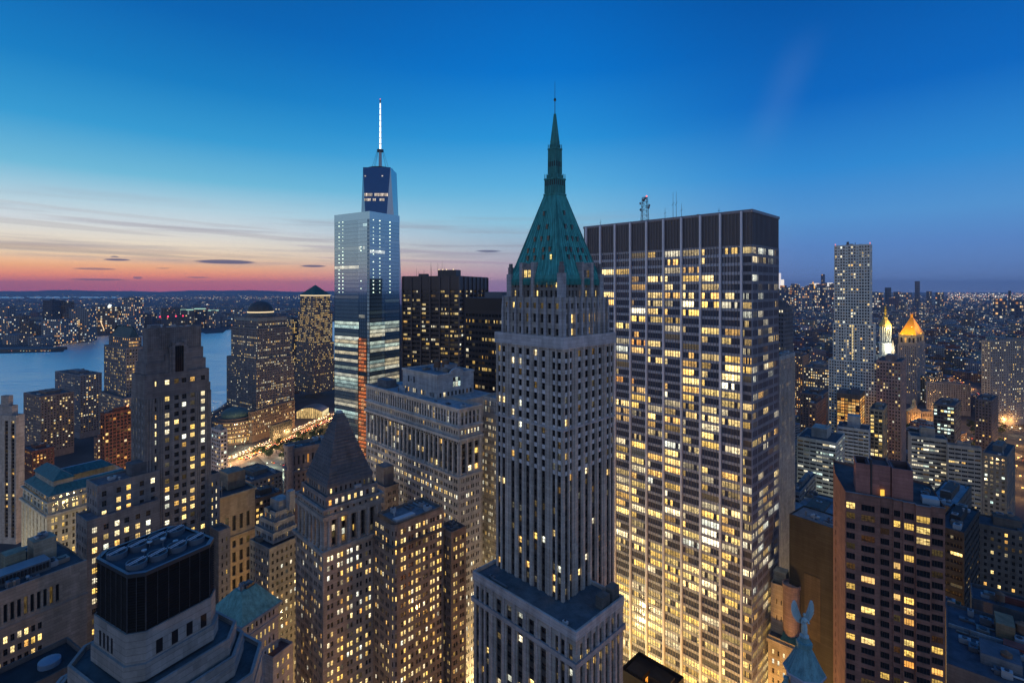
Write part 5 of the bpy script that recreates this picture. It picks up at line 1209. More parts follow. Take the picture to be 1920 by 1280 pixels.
def red_brick_tower():
    f = Fr(1772, 140, 30); zt = 154.2; RB = (.24, .125, .10)
    b = Bld('red_brick_tower', 'dark red brick apartment tower with curved bay, parapet and tall windowless top drum', f, 'tower', RB, lit=.2, pal=(('gold', 5), ('orange', 4), ('warm', 1)), ftint=(.05, .035, .03), str_=1.0, bars=(3, 0))
    wl = f.l(1585); rw = rows(22, zt - 1.6, 2.93, .6, .55)
    def u(px): return wl - f.l(px)
    segs = [(1585, 1612, .0, (1587, 1603)), (1612, 1650, -.0, (1615, 1640)), (1650, 1675, .55, (1651.5, 1668)), (1675, 1693, .0, (1676, 1688)), (1693, 1716, -.5, (1695, 1713)), (1716, 1743, -1.4, (1717, 1742)), (1743, 1772, -.2, (1747, 1768))]
    lits = {0: .12, 1: .16, 2: .12, 3: .34, 4: .36, 5: .2, 6: .08}
    pts = []
    for k, (a, e, off, win) in enumerate(segs):
        A, B = f.pt(f.l(a), off), f.pt(f.l(e), off); U = f.l(a) - f.l(e)
        # the column of windows keeps the photograph's uneven rhythm
        b.facade(A, B, 0, zt + .8, cols=[(f.l(a) - f.l(win[0]), min(U - .05, f.l(a) - f.l(win[1])))], rws=[r for r in rw], rec=.28, lit=lits[k], bars=(2 if k in (0, 3) else 3, 0))
        pts += [A, B]
    for (A, B) in zip(pts[1::2], pts[2::2]):
        if abs(A[0] - B[0]) + abs(A[1] - B[1]) > .01: b.facade(A, B, 0, zt + .8)
    # chamfer on the left, back walls
    g0, g1 = Fr(1568, 163, 30), pts[0]
    A = (GX(1566, 166), 166.); b.facade(A, pts[0], 0, zt + .8, cols=[(.5, 1.6)], rws=[r for r in rw if r[1] < zt - 6], rec=.25, lit=.1, bars=(1, 0))
    e = pts[-1]; bk = f.pt(0, 20); bl_ = (A[0] + f.R[0] * 15, A[1] + f.R[1] * 15)
    b.facade(e, bk, 0, zt + .8, cols=even(20, 5, .5, 1), rws=rw, lit=.2); b.facade(bk, bl_, 0, zt + .8); b.facade(bl_, A, 0, zt + .8)
    b.roof.face([(p[0], p[1], zt) for p in [A] + pts + [bk, bl_]], (.07, .075, .085), RF)
    # parapet coping following the bays
    cp = b.part('coping')
    for k in range(len(pts) - 1): 
        p, q = pts[k], pts[k + 1]
        if abs(p[0] - q[0]) + abs(p[1] - q[1]) > .01: cp.bar((*p, zt + .75), (*q, zt + .75), .18, (.16, .17, .2), ST)
    # drum on the roof: three rounded lobes
    lb = b.part('roof_drum'); m0, m1 = f.l(1716), f.l(1606); zd = 163.
    def lobe(l0, l1, r0, r1, zt_):
        P_ = f.rect(l0, l1, r0, r1); lb.prism(P_, zt, zt_, (.3, .14, .12), ST, top=False); i_ = f.rect(l0 + .3, l1 - .3, r0 + .3, r1 - .3)
        for k in range(4):
            j = (k + 1) % 4; lb.face([(*P_[k], zt_), (*P_[j], zt_), (*i_[j], zt_), (*i_[k], zt_)], (.22, .13, .13), ST); lb.face([(*i_[k], zt_), (*i_[j], zt_), (*i_[j], zt_ - 2), (*i_[k], zt_ - 2)], (.1, .06, .06), ST)
        lb.face([(*p, zt_ - 2) for p in i_], (.04, .045, .055), RF)
    W = m1 - m0
    lobe(m0, m0 + W * .36, 3.2, 12, zd - .1); lobe(m0 + W * .38, m0 + W * .70, 3.6, 12.5, zd + .1); lobe(m0 + W * .74, m1, 3.0, 11, zd)
    b.box(m0 + W * .3, m0 + W * .8, 4.6, 11, zt, zd - .4, 'drum_link', (.12, .06, .055)); b.box(m0 + W * .70, m0 + W * .73, 3.4, 4.2, zt, zd + 1.6, 'flue', (.08, .07, .07), DM)
    lamp = MB(); c = f.pt(m0 + W * .52, 2.9); lamp.prism([(c[0] - .5, c[1]), (c[0] + .5, c[1]), (c[0] + .5, c[1] + .3), (c[0] - .5, c[1] + .3)], zt + .3, zt + 2.0, (1, .6, .1), GL); lamp.g = [(1.3, .72, .1, 1)] * len(lamp.f)
    b.units(1, 4, 2, 14, zt, 6, .7); b.box(.6, 4.4, 3, 6, zt, zt + 1.6, 'cooling_unit', (.3, .36, .42), SM); b.units(m1, wl - 1, 1, 8, zt, 5, .7)
    b.finish(); lamp.build('doorway_lamp', b.root)
red_brick_tower()

def silver_tower():
    f = Fr(1632, 570, 42); SV = (.6, .6, .56)
    b = Bld('silver_apartment_tower', 'very tall silver steel apartment tower with a dense grid of windows', f, 'skyscraper', SV, lit=.22, pal=(('warm', 4), ('white', 3), ('gold', 1)), ftint=(.2, .2, .2), str_=1.0)
    def t(l0, l1, r0, r1, z0, z1, n, nr, li, top=True):
        rw = [r for r in rows(z0 + .3, z1 - .4, 3.35, .6, .7) if r[0] > 10]
        b.tier(l0, l1, r0, r1, z0, z1, dict(cols=even(l1 - l0, n, .62, .5), rws=rw, rec=.25, litfn=li, mat=SM), dict(cols=even(r1 - r0, nr, .6, .5), rws=rw, rec=.25, lit=.18, mat=SM), par=.7, mat=SM)
    wl = f.l(1564); L = lambda r, c, p: .22 if c in (3, 6) else .1
    wr = 14
    t(0, wl, 0, wr, 174, 263.4, 13, 6, L); t(-3.5, wl + 1.2, -.5, wr + 1, 132, 174, 15, 6, L); t(-9, wl + 5.5, -1.2, wr + 4, 0, 132, 19, 7, L)
    s = MB()
    for z0, z1 in ((134, 172), (50, 100)):
        z = z0
        while z < z1: s.face([xy(f.pt(wl * .49, -1.3), z), xy(f.pt(wl * .46, -1.3), z), xy(f.pt(wl * .46, -1.3), z + 2.4), xy(f.pt(wl * .49, -1.3), z + 2.4)], (.2, .2, .2), WN, (1.1, .85, .42, .5)); z += 3.35
    wv = b.part('rippled_bay')                                           # bays standing out of the wall, stepping sideways as they rise
    for k, (x, w) in enumerate(((.12, .05), (.3, .06), (.62, .06), (.86, .07))):
        z = 20
        while z < 262:
            o = .5 + .45 * math.sin(z * .045 + k * 1.7); xx = wl * (x + .03 * math.sin(z * .03 + k)); b0 = 0 if z > 174 else (-.5 if z > 132 else -1.2)
            wv.prism(f.rect(xx, xx + wl * w, b0 - o, b0 + .1), z, z + 1.05, (.66, .66, .62), SM, bottom=True); z += 3.35
    rb = b.part('beacon_mast')
    for px in (1566, 1631): c = f.pt(f.l(px), 1); rb.bar((*c, 263), (*c, 266), .5, (1, 0, 0), GL, (1.2, .3, .35, 1))
    c = f.pt(f.l(1588), 5); rb.prism(f.rect(f.l(1590), f.l(1586), 4, 8), 263, 268, (.1, .1, .11), DM); b.units(3, wl - 3, 2, 10, 263.4, 5, 1.2)
    b.finish(); s.build('stair_lights', b.root)
silver_tower()

def floodlit_tower():
    d = 800; c = (GX(1660, d), d); b = empty('floodlit_civic_tower', (*c, 0)); tag(b, 'floodlit white civic tower with columned drum and gilded figure on top', 'tower')
    def lz(prof, n, t, name, g=(0, 0, 0, 0), m=ST, p=None, rot=.4): 
        q = MB(); q.lathe(c, [(r, ZY(y, d)) for r, y in prof], n, t, m, g, rot); return q.build(name, p or b)
    WH = (.62, .64, .56)
    lz([(14, 800), (14, 702), (11.5, 701), (11.5, 668), (10.8, 668), (12, 667), (12, 665)], 4, WH, 'square_shaft', rot=R_(60))
    lz([(8.2, 668), (8.2, 645), (9., 644), (9, 642), (7.4, 641)], 12, WH, 'lower_drum')
    dr = lz([(5.4, 641), (5.4, 612)], 16, WH, 'columned_drum'); q = MB()
    for i in range(16): a = i * .3927; p = (c[0] + 7 * math.cos(a), c[1] + 7 * math.sin(a)); q.bar((*p, ZY(641, d)), (*p, ZY(612, d)), .6, WH, ST, n=6)
    q.build('column', dr)
    lz([(8, 612), (8.6, 610), (8, 608), (6, 604), (4, 599), (3, 598), (3, 594), (1.4, 592), (1, 590)], 12, (.55, .4, .12), 'gilded_cap')
    lz([(1.3, 590), (1.7, 586), (1.2, 583), (1.6, 580), (.8, 577), (.9, 575), (0, 573)], 8, (.6, .4, .06), 'gilded_figure')
    w = MB()
    for y in (694, 688, 680, 673):
        for k in (-1, 0, 1):
            for a in (R_(60) + math.pi * 1.25 - math.pi / 2, R_(60) + math.pi * 1.25):
                n = (math.cos(a), math.sin(a)); u = (-n[1], n[0]); rr = 11.5 * .7072 + .1; x = k * 4.2
                w.face([(c[0] + n[0] * rr + u[0] * (x + s), c[1] + n[1] * rr + u[1] * (x + s), ZY(y, d) + h) for s, h in ((-.7, 0), (.7, 0), (.7, 2.8), (-.7, 2.8))], (.04, .04, .04), DM)
    tag(w.build('dark_windows', b), kind='stuff')
    t = MB(); o = (c[0] + 9.5, c[1] - 3); t.lathe(o, [(4, ZY(702, d)), (4, ZY(664, d)), (2.6, ZY(662, d)), (2.6, ZY(652, d)), (0, ZY(637, d))], 8, (.62, .5, .36), ST); t.build('corner_turret', b)
    L = [(c[0] - 6, c[1] - 24, ZY(716, d), 34000, (.85, 1, .7)), (c[0] + 12, c[1] - 22, ZY(708, d), 26000, (1, .8, .45)), (c[0] - 2, c[1] - 16, ZY(652, d), 26000, (1, .95, .75)), (c[0], c[1] - 16, ZY(612, d), 42000, (1, .72, .3))]
    return L
FLOOD = floodlit_tower()
def gold_pyramid_court():
    d = 943; f = Fr(1720, d, 46)
    b = Bld('gold_pyramid_courthouse', 'grey stone courthouse tower with a floodlit gold pyramid roof', f, 'tower', (.26, .25, .26), lit=.12, pal=(('warm', 3), ('orange', 2)), ftint=(.08, .07, .07))
    wl, wr = f.l(1683), f.r(1735); zt = ZY(629, d)
    rw = [r for r in rows(20, zt - 20, 3.9, .5, .8)]
    b.tier(0, wl, 0, wr, 0, zt - 18, dict(cols=even(wl, 9, .42, 1), rws=rw, lit=.1), dict(cols=even(wr, 7, .42, 1), rws=rw, lit=.14), par=.6)
    k = 1.2
    b.tier(k, wl - k, k, wr - k, zt - 18, zt, dict(cols=even(wl - 2 * k, 4, .5, 1.5), rws=[(zt - 14, zt - 5)], rec=1, lit=.5, pal=['orange'], str_=.9), dict(cols=even(wr - 2 * k, 3, .55, 1.5), rws=[(zt - 14, zt - 5)], rec=1, lit=.7, pal=['orange'], str_=.9), par=.5)
    b.band(k, wl - k, k, wr - k, zt - .6, zt + .5, .8, (.5, .4, .22))
    za = ZY(598, d); rf = MB(); GD = (.95, .40, .01); q1 = f.rect(wl / 2 - 2.2, wl / 2 + 2.2, wr / 2 - 2.2, wr / 2 + 2.2)
    rf.prism(f.rect(k + 1, wl - k - 1, k + 1, wr - k - 1), zt + .5, za, GD, SM, poly1=q1); rf.prism(f.rect(wl / 2 - 1.8, wl / 2 + 1.8, wr / 2 - 1.8, wr / 2 + 1.8), za, ZY(591, d), GD, SM)
    b.finish(); rf.build('gold_roof', b.root)
    c = f.pt(-7, -7); e = f.pt(wl * .7, -14); g = f.pt(-8, wr * .7); h = f.pt(wl / 2, -10)
    lp = MB()
    for p in (f.pt(wl * .75, .9), f.pt(wl * .25, .9), f.pt(.9, wr * .5)): lp.prism([(p[0] - 1, p[1] - .5), (p[0] + 1, p[1] - .5), (p[0] + 1, p[1] + .5), (p[0] - 1, p[1] + .5)], zt + .5, zt + 1.6, (1, .6, .1), GL)
    lp.g = [(2.5, 1.3, .15, 1)] * len(lp.f); lp.build('floodlamp', b.root)
    return [(*e, zt + 17, 52000, (1, .6, .08)), (*f.pt(wl * .2, -14), zt + 17, 46000, (1, .6, .08)), (*f.pt(-14, wr * .5), zt + 17, 46000, (1, .6, .08))]
FLOOD += gold_pyramid_court()

# ---- river side office towers with domed and pyramid tops
def domed_office():
    d = 830; f = Fr(480, d, 34); 
    b = Bld('domed_office_tower', 'stepped grey office tower crowned by a dark ribbed dome', f, 'office tower', (.17, .165, .175), lit=.2, pal=(('warm', 4), ('white', 3)), ftint=(.09, .09, .09), str_=.7, bars=(0, 0))
    wl, wr = f.l(425), f.r(552); 
    def t(i, z0, z1, lit, n, nr, par=.6):
        rw = rows(z0 + .3, z1 - .3, 3.9, .5, .9)
        b.tier(i, wl - i, i, wr - i, z0, z1, dict(cols=even(wl - 2 * i, n, .5, .5), rws=rw, rec=.3, lit=lit, rowcorr=.6), dict(cols=even(wr - 2 * i, nr, .5, .5), rws=rw, rec=.3, lit=lit * 1.3, rowcorr=.6), par=par)
    t(0, 14, 98, .2, 22, 24); t(5, 98, 148, .14, 18, 20); t(8.5, 148, 166, .3, 16, 18)
    b.band(8.5, wl - 8.5, 8.5, wr - 8.5, 160, 165, .15, (.22, .25, .25), 'lit_band')  # ring slightly paler and greener than the walls
    c = f.pt(wl / 2, wr / 2); dm = MB(); R = 20.; 
    dm.lathe(c, [(23, 166.5), (23, 170), (R + .6, 170.2), (R + .6, 173)], 28, (.16, .16, .16), ST); dl = MB(); dl.lathe(c, [(R + .9, 173), (R + .9, 175)], 28, (1, 1, 1), GL, (1.1, .85, .5, 1))
    dome = MB(); dome.lathe(c, [(R, 173)] + [(R * math.cos(a), 175 + 18 * math.sin(a)) for a in [i * math.pi / 16 for i in range(8)]] + [(0, 193)], 28, (.06, .065, .07), CP)
    b.finish(); o = dm.build('dome_drum', b.root); dl.build('light_ring', o); dome.build('dome', b.root)
    # low curved gatehouse with its own small dome
    d = 712; cx = (GX(441, d + 14), d + 14); bl = empty('domed_gatehouse', (*cx, 0)); tag(bl, 'low round brownish building with a small green dome at the foot of the domed tower', 'building')
    m = MB(); m.lathe(cx, [(26, 0), (26, 31), (22, 31.2), (22, 34), (0, 34)], 36, (.13, .1, .085), ST); m.build('wall', bl)
    m = MB(); m.lathe(cx, [(18, 34), (18, 36.5)] + [(18 * math.cos(a), 36.5 + 10 * math.sin(a)) for a in [i * math.pi / 12 for i in range(1, 6)]] + [(0, 46.5)], 28, (.05, .12, .12), CP); m.build('dome', bl)
    w = MB()
    for zz in (3, 10, 16, 21.5, 27):
        for i in range(60):
            a = -math.pi + i * math.pi / 60 ; n = (math.cos(a), math.sin(a)); u = (-n[1], n[0]); lit = random.random() < (.6 if zz > 15 else .75)
            hh = 4.5 if zz == 3 else 1.7
            w.face([(cx[0] + n[0] * 26.05 + u[0] * s, cx[1] + n[1] * 26.05 + u[1] * s, zz + h) for s, h in ((-.5, 0), (.5, 0), (.5, hh), (-.5, hh))], (.05, .05, .05), WN, glow_of('warm', .9) if lit else (0, 0, 0, .3))
    tag(w.build('windows', bl), kind='stuff')
domed_office()
for a in [
  dict(name='gatehouse_wing', label='long low wing of small lit windows between the domed gatehouse and the winter hall', px=472, d=712, th=19, pxl=466, pxr=553, zt=42, wmax=110, tint=(.12, .1, .085), lit=.3, pitch=4.2, pent=0),
  dict(name='dark_shed', label='large dark windowless shed beside the riverside highway', px=512, d=716, th=19, pxl=507, pxr=548, zt=22, wmax=60, tint=(.05, .06, .055), lit=0, pent=0),
  dict(name='square_top_office', label='stepped office tower squeezed between the domed and the pyramid topped towers', px=548, d=1040, th=34, pxl=528, pxr=562, zt=152, tint=(.18, .17, .17), lit=.5, pitch=4, pal=(('gold', 3), ('warm', 3)), pent=1),
  dict(name='mansard_office', label='grey office tower with stepped lit cap, half hidden left of the art deco tower', px=236, d=640, th=34, pxl=195, pxr=275, zt=139, tint=(.19, .18, .19), lit=.3, pitch=3.9, pal=(('gold', 3), ('warm', 4)), pent=0, fr_w=.55),
  dict(name='mansard_base_block', label='lower office block with a bright top row left of the art deco tower', px=232, d=622, th=34, pxl=186, pxr=275, zt=80, tint=(.2, .18, .18), lit=.42, pitch=3.9, pent=0)]:
    b = simple_tower(**a)
    if a['name'] == 'mansard_office':
        f = b.fr; wl, wr = f.l(195), f.r(275)
        b.tier(4, wl - 4, 4, wr - 4, 139, 152, dict(cols=even(wl - 8, 10, .5, .5), rws=rows(140, 152, 4, .5, .9), lit=.4, pal=['orange']), dict(cols=even(wr - 8, 9, .5, .5), rws=rows(140, 152, 4, .5, .9), lit=.6, pal=['orange']), par=.3)
        m = b.part('mansard_cap'); m.prism(f.rect(6, wl - 6, 6, wr - 6), 152, 166, (.04, .075, .085), CP, poly1=f.rect(12, wl - 12, 12, wr - 12))
    b.finish()
def pyramid_office():
    d = 985; f = Fr(588, d, 34)
    b = Bld('pyramid_topped_office', 'brown office tower full of amber windows with a green pyramid cap', f, 'office tower', (.2, .175, .165), lit=.6, pal=(('warm', 6), ('gold', 3)), ftint=(.1, .09, .08), str_=.9, bars=(0, 0))
    wl, wr = f.l(553), f.r(629)
    def t(i, z0, z1, lit, n, nr):
        rw = rows(z0 + .3, z1 - .3, 3.95, .5, .9)
        b.tier(i, wl - i, i, wr - i, z0, z1, dict(cols=even(wl - 2 * i, n, .52, .5), rws=rw, rec=.3, lit=lit), dict(cols=even(wr - 2 * i, nr, .52, .5), rws=rw, rec=.3, lit=lit), par=.5)
    t(0, 12, 70, .18, 19, 20); t(2, 70, 108, .25, 18, 19); t(4, 108, 168, .7, 17, 18); t(7, 168, 199, .6, 16, 17)
    dl = MB(); o = f.rect(6.8, wl - 6.8, 6.8, wr - 6.8); dl.prism(o, 199.4, 201.4, (1, 1, 1), GL, top=False); dl.g = [(1.1, .85, .5, 1)] * len(dl.f)
    m = b.part('pyramid_cap'); m.prism(f.rect(6, wl - 6, 6, wr - 6), 201.4, 221, (.04, .1, .085), CP, poly1=f.rect(wl / 2 - .5, wl / 2 + .5, wr / 2 - .5, wr / 2 + .5))
    b.finish(); dl.build('light_ring', b.root)
    # glowing winter hall at its foot
    d = 845; r = empty('winter_hall', (GX(588, d), d, 0)); tag(r, 'glowing curved roof hall at the foot of the pyramid topped tower', 'hall')
    m = MB(); x0, x1 = GX(556, d), GX(604, d); zs = []
    for i in range(12):
        a0, a1 = i / 12, (i + 1) / 12; za, zb_ = 9 + 9 * math.sin(a0 * 2.6 + .3), 9 + 9 * math.sin(a1 * 2.6 + .3)
        A, B = x0 + (x1 - x0) * a0, x0 + (x1 - x0) * a1; m.face([(A, d, za), (B, d, zb_), (B, d + 30, zb_), (A, d + 30, za)], (.12, .12, .12), SM); zs.append((A, B, za, zb_))
    m.build('roof', r); g = MB()
    for A, B, za, zb_ in zs: k = random.uniform(.7, 1.4); g.face([(A, d + .5, 0), (B - .6, d + .5, 0), (B - .6, d + .5, zb_ - .8), (A, d + .5, za - .8)], (.1, .1, .1), WN, (.7 * k, .46 * k, .17 * k, random.random()))
    for (xa, xb) in ((x1, x0),): g.face([(x1, d + .5, 0), (x1, d + 30, 0), (x1, d + 30, 11), (x1, d + .5, 11)], (.1, .1, .1), WN, (1., .8, .4, .3))
    g.build('glass_wall', r)
pyramid_office()

# ---- other neighbours
def columned_block():
    f = Fr(474, 292, 37)
    f = Fr(412, 300, 37); wr = f.r(478); zt = 92.
    b = Bld('giant_column_block', 'tan classical block with giant recessed bays between pilasters above a lit street', f, 'building', (.36, .29, .2), lit=.06, pal=(('warm', 1), ('gold', 1)), ftint=(.07, .06, .05))
    b.facade(f.pt(0, 0), f.pt(0, wr), 0, zt, cols=even(wr, 4, .5, 2), rws=[(6, 22), (27, 33), (35, 41), (43, 49), (51, 57), (60, 64), (70, 79)], rec=.9, lit=.05, panes=2)
    b.facade(f.pt(30, 0), f.pt(0, 0), 0, zt); b.facade(f.pt(0, wr), f.pt(30, wr), 0, zt, cols=even(30, 6, .4, 2), rws=rows(10, 80, 4, .5, 1), lit=.2)
    b.roof.face([xy(p, zt - .6) for p in f.rect(0, 30, 0, wr)], (.06, .06, .07), RF); b.band(0, 30, 0, wr, 66, 67.2, .9, (.38, .31, .22)); b.band(0, 30, 0, wr, zt - 1.2, zt + .2, .8, (.38, .31, .22), 'upper_cornice'); b.band(0, 30, 0, wr, 23.5, 25, .7, (.38, .31, .22), 'string_course')
    b.box(8, 20, wr * .4, wr * .9, zt, zt + 10, 'plant_room', (.22, .18, .14)); b.units(2, 26, 1, wr * .4, zt, 5, 1.1)
    ff = MB(); c = f.pt(2, 2); ff.bar((*c, zt), (*c, zt + 9), .1, (.4, .4, .4), SM); 
    b.finish(); ff.build('flagpole', b.root)
columned_block()
def gothic_block():
    f = Fr(545, 352, 50); zt = ZY(846, 352)
    b = Bld('gothic_office_block', 'brown gothic office block with turret corner and recessed arches behind the stepped pyramid', f, 'building', (.26, .2, .18), lit=.12, pal=(('orange', 2), ('warm', 2)), ftint=(.07, .06, .06))
    wl, wr = max(8, f.l(533)), f.r(650)
    b.tier(0, wl, 0, wr, 0, zt, dict(cols=even(wl, 3, .36, .6), rws=rows(10, zt - 2, 3.8, .55, .8), lit=.1), dict(cols=even(wr, 12, .4, .6), rws=rows(10, zt - 12, 3.8, .5, .8) + [(zt - 10, zt - 4)], lit=.14), par=1.6, rtint=(.05, .09, .11))
    b.band(0, wl, 0, wr, zt - 1, zt + 1.8, .7, (.28, .22, .2), 'parapet'); b.band(0, wl, 0, wr, zt - 15, zt - 13.6, 1.2, (.2, .19, .2))
    m = b.part('turret'); c = f.pt(0, 0); m.lathe(c, [(2.2, 0), (2.2, zt + 3), (2.6, zt + 3.2), (2.6, zt + 4.4), (0, zt + 4.6)], 12, (.28, .22, .2), ST)
    b.units(2, wl + 6, 3, wr - 3, zt, 12, 1.1); b.finish()
    f = Fr(722, 262, 45); b = Bld('small_roof_pavilion_block', 'brown block with a flat roof pavilion right of the stepped pyramid roof', f, 'building', (.22, .18, .17), lit=.5, pal=(('warm', 3),))
    b.tier(0, 12, 0, 8, 0, 112, dict(cols=pairs(12, 3, .5, 1), rws=rows(30, 111, 3.6, .5, .9), lit=.6), dict(cols=pairs(8, 2, .5, 1), rws=rows(30, 111, 3.6, .5, .9), lit=.3), par=1)
    b.box(3, 11, 1, 7, 112, 122, 'roof_pavilion', (.2, .18, .18)); b.units(1, 3, 1, 7, 112, 3, .6); b.finish()
gothic_block()
def stepped_front():
    # three receding storeys on top of the side block
    f = Fr(512, 236, 34); b = Bld('terraced_office_top', 'terraced grey stone office steps with roof cabins left of the colonnaded tower', f, 'building', (.32, .31, .31), lit=.25, pal=(('warm', 3), ('orange', 1)), ftint=(.09, .08, .08))
    wl, wr = f.l(478), f.r(556)
    for i, (z0, z1) in enumerate(((97, 101), (101, 105), (105, 109))):
        k = 1.4 * i; b.tier(k, wl - k, k, wr, z0, z1, dict(cols=pairs(wl - 2 * k, 3, .6, .5), rws=[(z0 + 1., z0 + 3.)], lit=.1), dict(cols=pairs(wr - k, 6, .56, .5), rws=[(z0 + 1., z0 + 3.)], lit=.3), par=.9, rtint=(.06, .065, .08))
    b.box(4, wl - 4, wr * .45, wr * .95, 109, 114, 'roof_cabin', (.34, .33, .33)); b.box(1, 4, wr * .75, wr, 109, 118, 'roof_cabin', (.34, .33, .33)); b.units(3, wl - 3, 2, wr * .4, 109, 4, .7); b.finish()
stepped_front()
def green_hip_block():
    f = Fr(478, 170, 42); zt = 96.
    f = Fr(455, 172, 24); wl, wr = f.l(392), f.r(522); zt = 101.5
    b = Bld('green_hip_roof_house', 'stone block under a pale green copper hip roof with flat top', f, 'building', (.33, .29, .29), lit=.55, pal=(('gold', 4), ('warm', 1)), ftint=(.09, .07, .06))
    rw = rows(6, zt - 5.5, 3.9, .55, .9) + [(zt - 3.4, zt - 1.4)]
    b.tier(0, wl, 0, wr, 0, zt, dict(cols=even(wl, 4, .4, 1), rws=rw, lit=.3), dict(cols=even(wr, 7, .42, 1.2), rws=rw, lit=.55), par=0, top=False)
    b.band(0, wl, 0, wr, zt - .7, zt + .3, 1.0, (.2, .22, .26), 'eave'); b.band(0, wl, 0, wr, zt - 5.2, zt - 4.4, .4, (.34, .3, .3), 'string_course')
    m = MB(); m.prism(f.rect(-.7, wl + .7, -.7, wr + .7), zt + .3, zt + 7.4, (.14, .30, .27), CP, poly1=f.rect(wl * .36, wl * .62, wr * .3, wr * .72)); rf = m
    n = MB(); n.prism(f.rect(wl * .38, wl * .58, wr * .45, wr * .68), zt + 7.4, zt + 8.4, (.05, .05, .06), DM)
    b.units(wl * .37, wl * .6, wr * .32, wr * .7, zt + 7.4, 6, .6)
    b.tier(-4, 2, wr * .6, wr + 3, 0, zt - 16, None, dict(cols=even(wr * .4 + 3, 3, .4, 1), rws=rows(10, zt - 17, 3.9, .5, .9), lit=.5), par=.8, rtint=(.12, .06, .06))
    b.finish(); o = rf.build('hip_roof', b.root); n.build('hatch', o)
green_hip_block()
def construction_block():
    f = Fr(1612, 545, 42); zt = ZY(742, 545)
    b = Bld('scaffolded_building', 'building under construction glowing orange behind its scaffold at the silver tower foot', f, 'building', (.22, .16, .12), lit=.95, pal=(('orange', 5), ('gold', 1)), ftint=(.12, .06, .04), str_=.8)
    wl, wr = f.l(1569), max(10, f.r(1626))
    b.tier(0, wl, 0, wr, 0, zt, dict(cols=even(wl, 6, .84, .3), rws=rows(10, zt - 4, 3.3, .74, .3), rec=.2, lit=.96), dict(cols=even(wr, 3, .84, .3), rws=rows(10, zt - 4, 3.3, .74, .3), rec=.2, lit=.96), par=.6)
    sc_ = b.part('scaffold')
    for k in range(9):
        x = wl * k / 8; p = f.pt(x, -1.1); sc_.bar((*p, 0), (*p, zt + 2 + 4 * (k % 3 == 0)), .12, (.08, .06, .05), DM)
    z = 10
    while z < zt: sc_.bar((*f.pt(0, -1.1), z), (*f.pt(wl, -1.1), z), .09, (.08, .06, .05), DM); z += 3.3
    b.box(1, wl * .4, 2, 8, zt, zt + 7, 'lift_core', (.13, .13, .15)); b.box(wl * .55, wl * .95, 2, 8, zt, zt + 4, 'lift_core', (.13, .13, .15)); b.finish()
construction_block()
def city_hall():
    d = 815; cx = GX(1722, d); r = empty('columned_hall', (cx, d, 0)); tag(r, 'low civic hall with an orange lit columned portico and small cupola', 'hall')
    x0, x1 = GX(1696, d), GX(1752, d); m = MB(); T = (.45, .32, .2)
    m.prism([(x0, d), (x1, d), (x1, d + 18), (x0, d + 18)], 0, 19, T, ST, tt=(.12, .12, .12)); m.build('wall', r)
    p = MB(); a0, a1 = GX(1698, d), GX(1722, d)
    p.prism([(a0, d - 6), (a1, d - 6), (a1, d), (a0, d)], 19, 21, T, ST, bottom=True)
    for y in (d - 6, d): p.face([(a0, y, 21), (a1, y, 21), ((a0 + a1) / 2, y, 27)], T, ST)
    p.face([(a0, d - 6, 21), ((a0 + a1) / 2, d - 6, 27), ((a0 + a1) / 2, d, 27), (a0, d, 21)], T, ST); p.face([(a1, d - 6, 21), ((a0 + a1) / 2, d - 6, 27), ((a0 + a1) / 2, d, 27), (a1, d, 21)], T, ST); p.build('pediment', r)
    for k in range(6): 
        q = MB(); x = a0 + 1.2 + (a1 - a0 - 2.4) * k / 5; q.bar((x, d - 5, 0), (x, d - 5, 19), .9, (.5, .38, .26), ST, n=8); q.build('column', r)
    q = MB(); q.lathe((cx - 1, d + 8), [(4, 19), (4, 27), (2.5, 27), (2.5, 33), (2.8, 34), (0, 38)], 10, T, ST); q.build('cupola', r)
    w = MB()
    for k in range(8):
        x = a1 + 2 + 2.7 * k
        if x < x1 - 2: w.face([(x, d - .05, 4), (x + 1.2, d - .05, 4), (x + 1.2, d - .05, 8), (x, d - .05, 8)], (.05, .05, .05), WN, glow_of('orange', .6)); w.face([(x, d - .05, 11), (x + 1.2, d - .05, 11), (x + 1.2, d - .05, 15), (x, d - .05, 15)], (.05, .05, .05), WN, (0, 0, 0, .4))
    w.build('windows', r); tag(r.children[-1], kind='stuff') if r.children else None
    return [((a0 + a1) / 2, d - 14, 5, 16000, (1, .5, .14)), (x1 - 8, d - 14, 5, 6000, (1, .5, .14))]
FLOOD += city_hall()
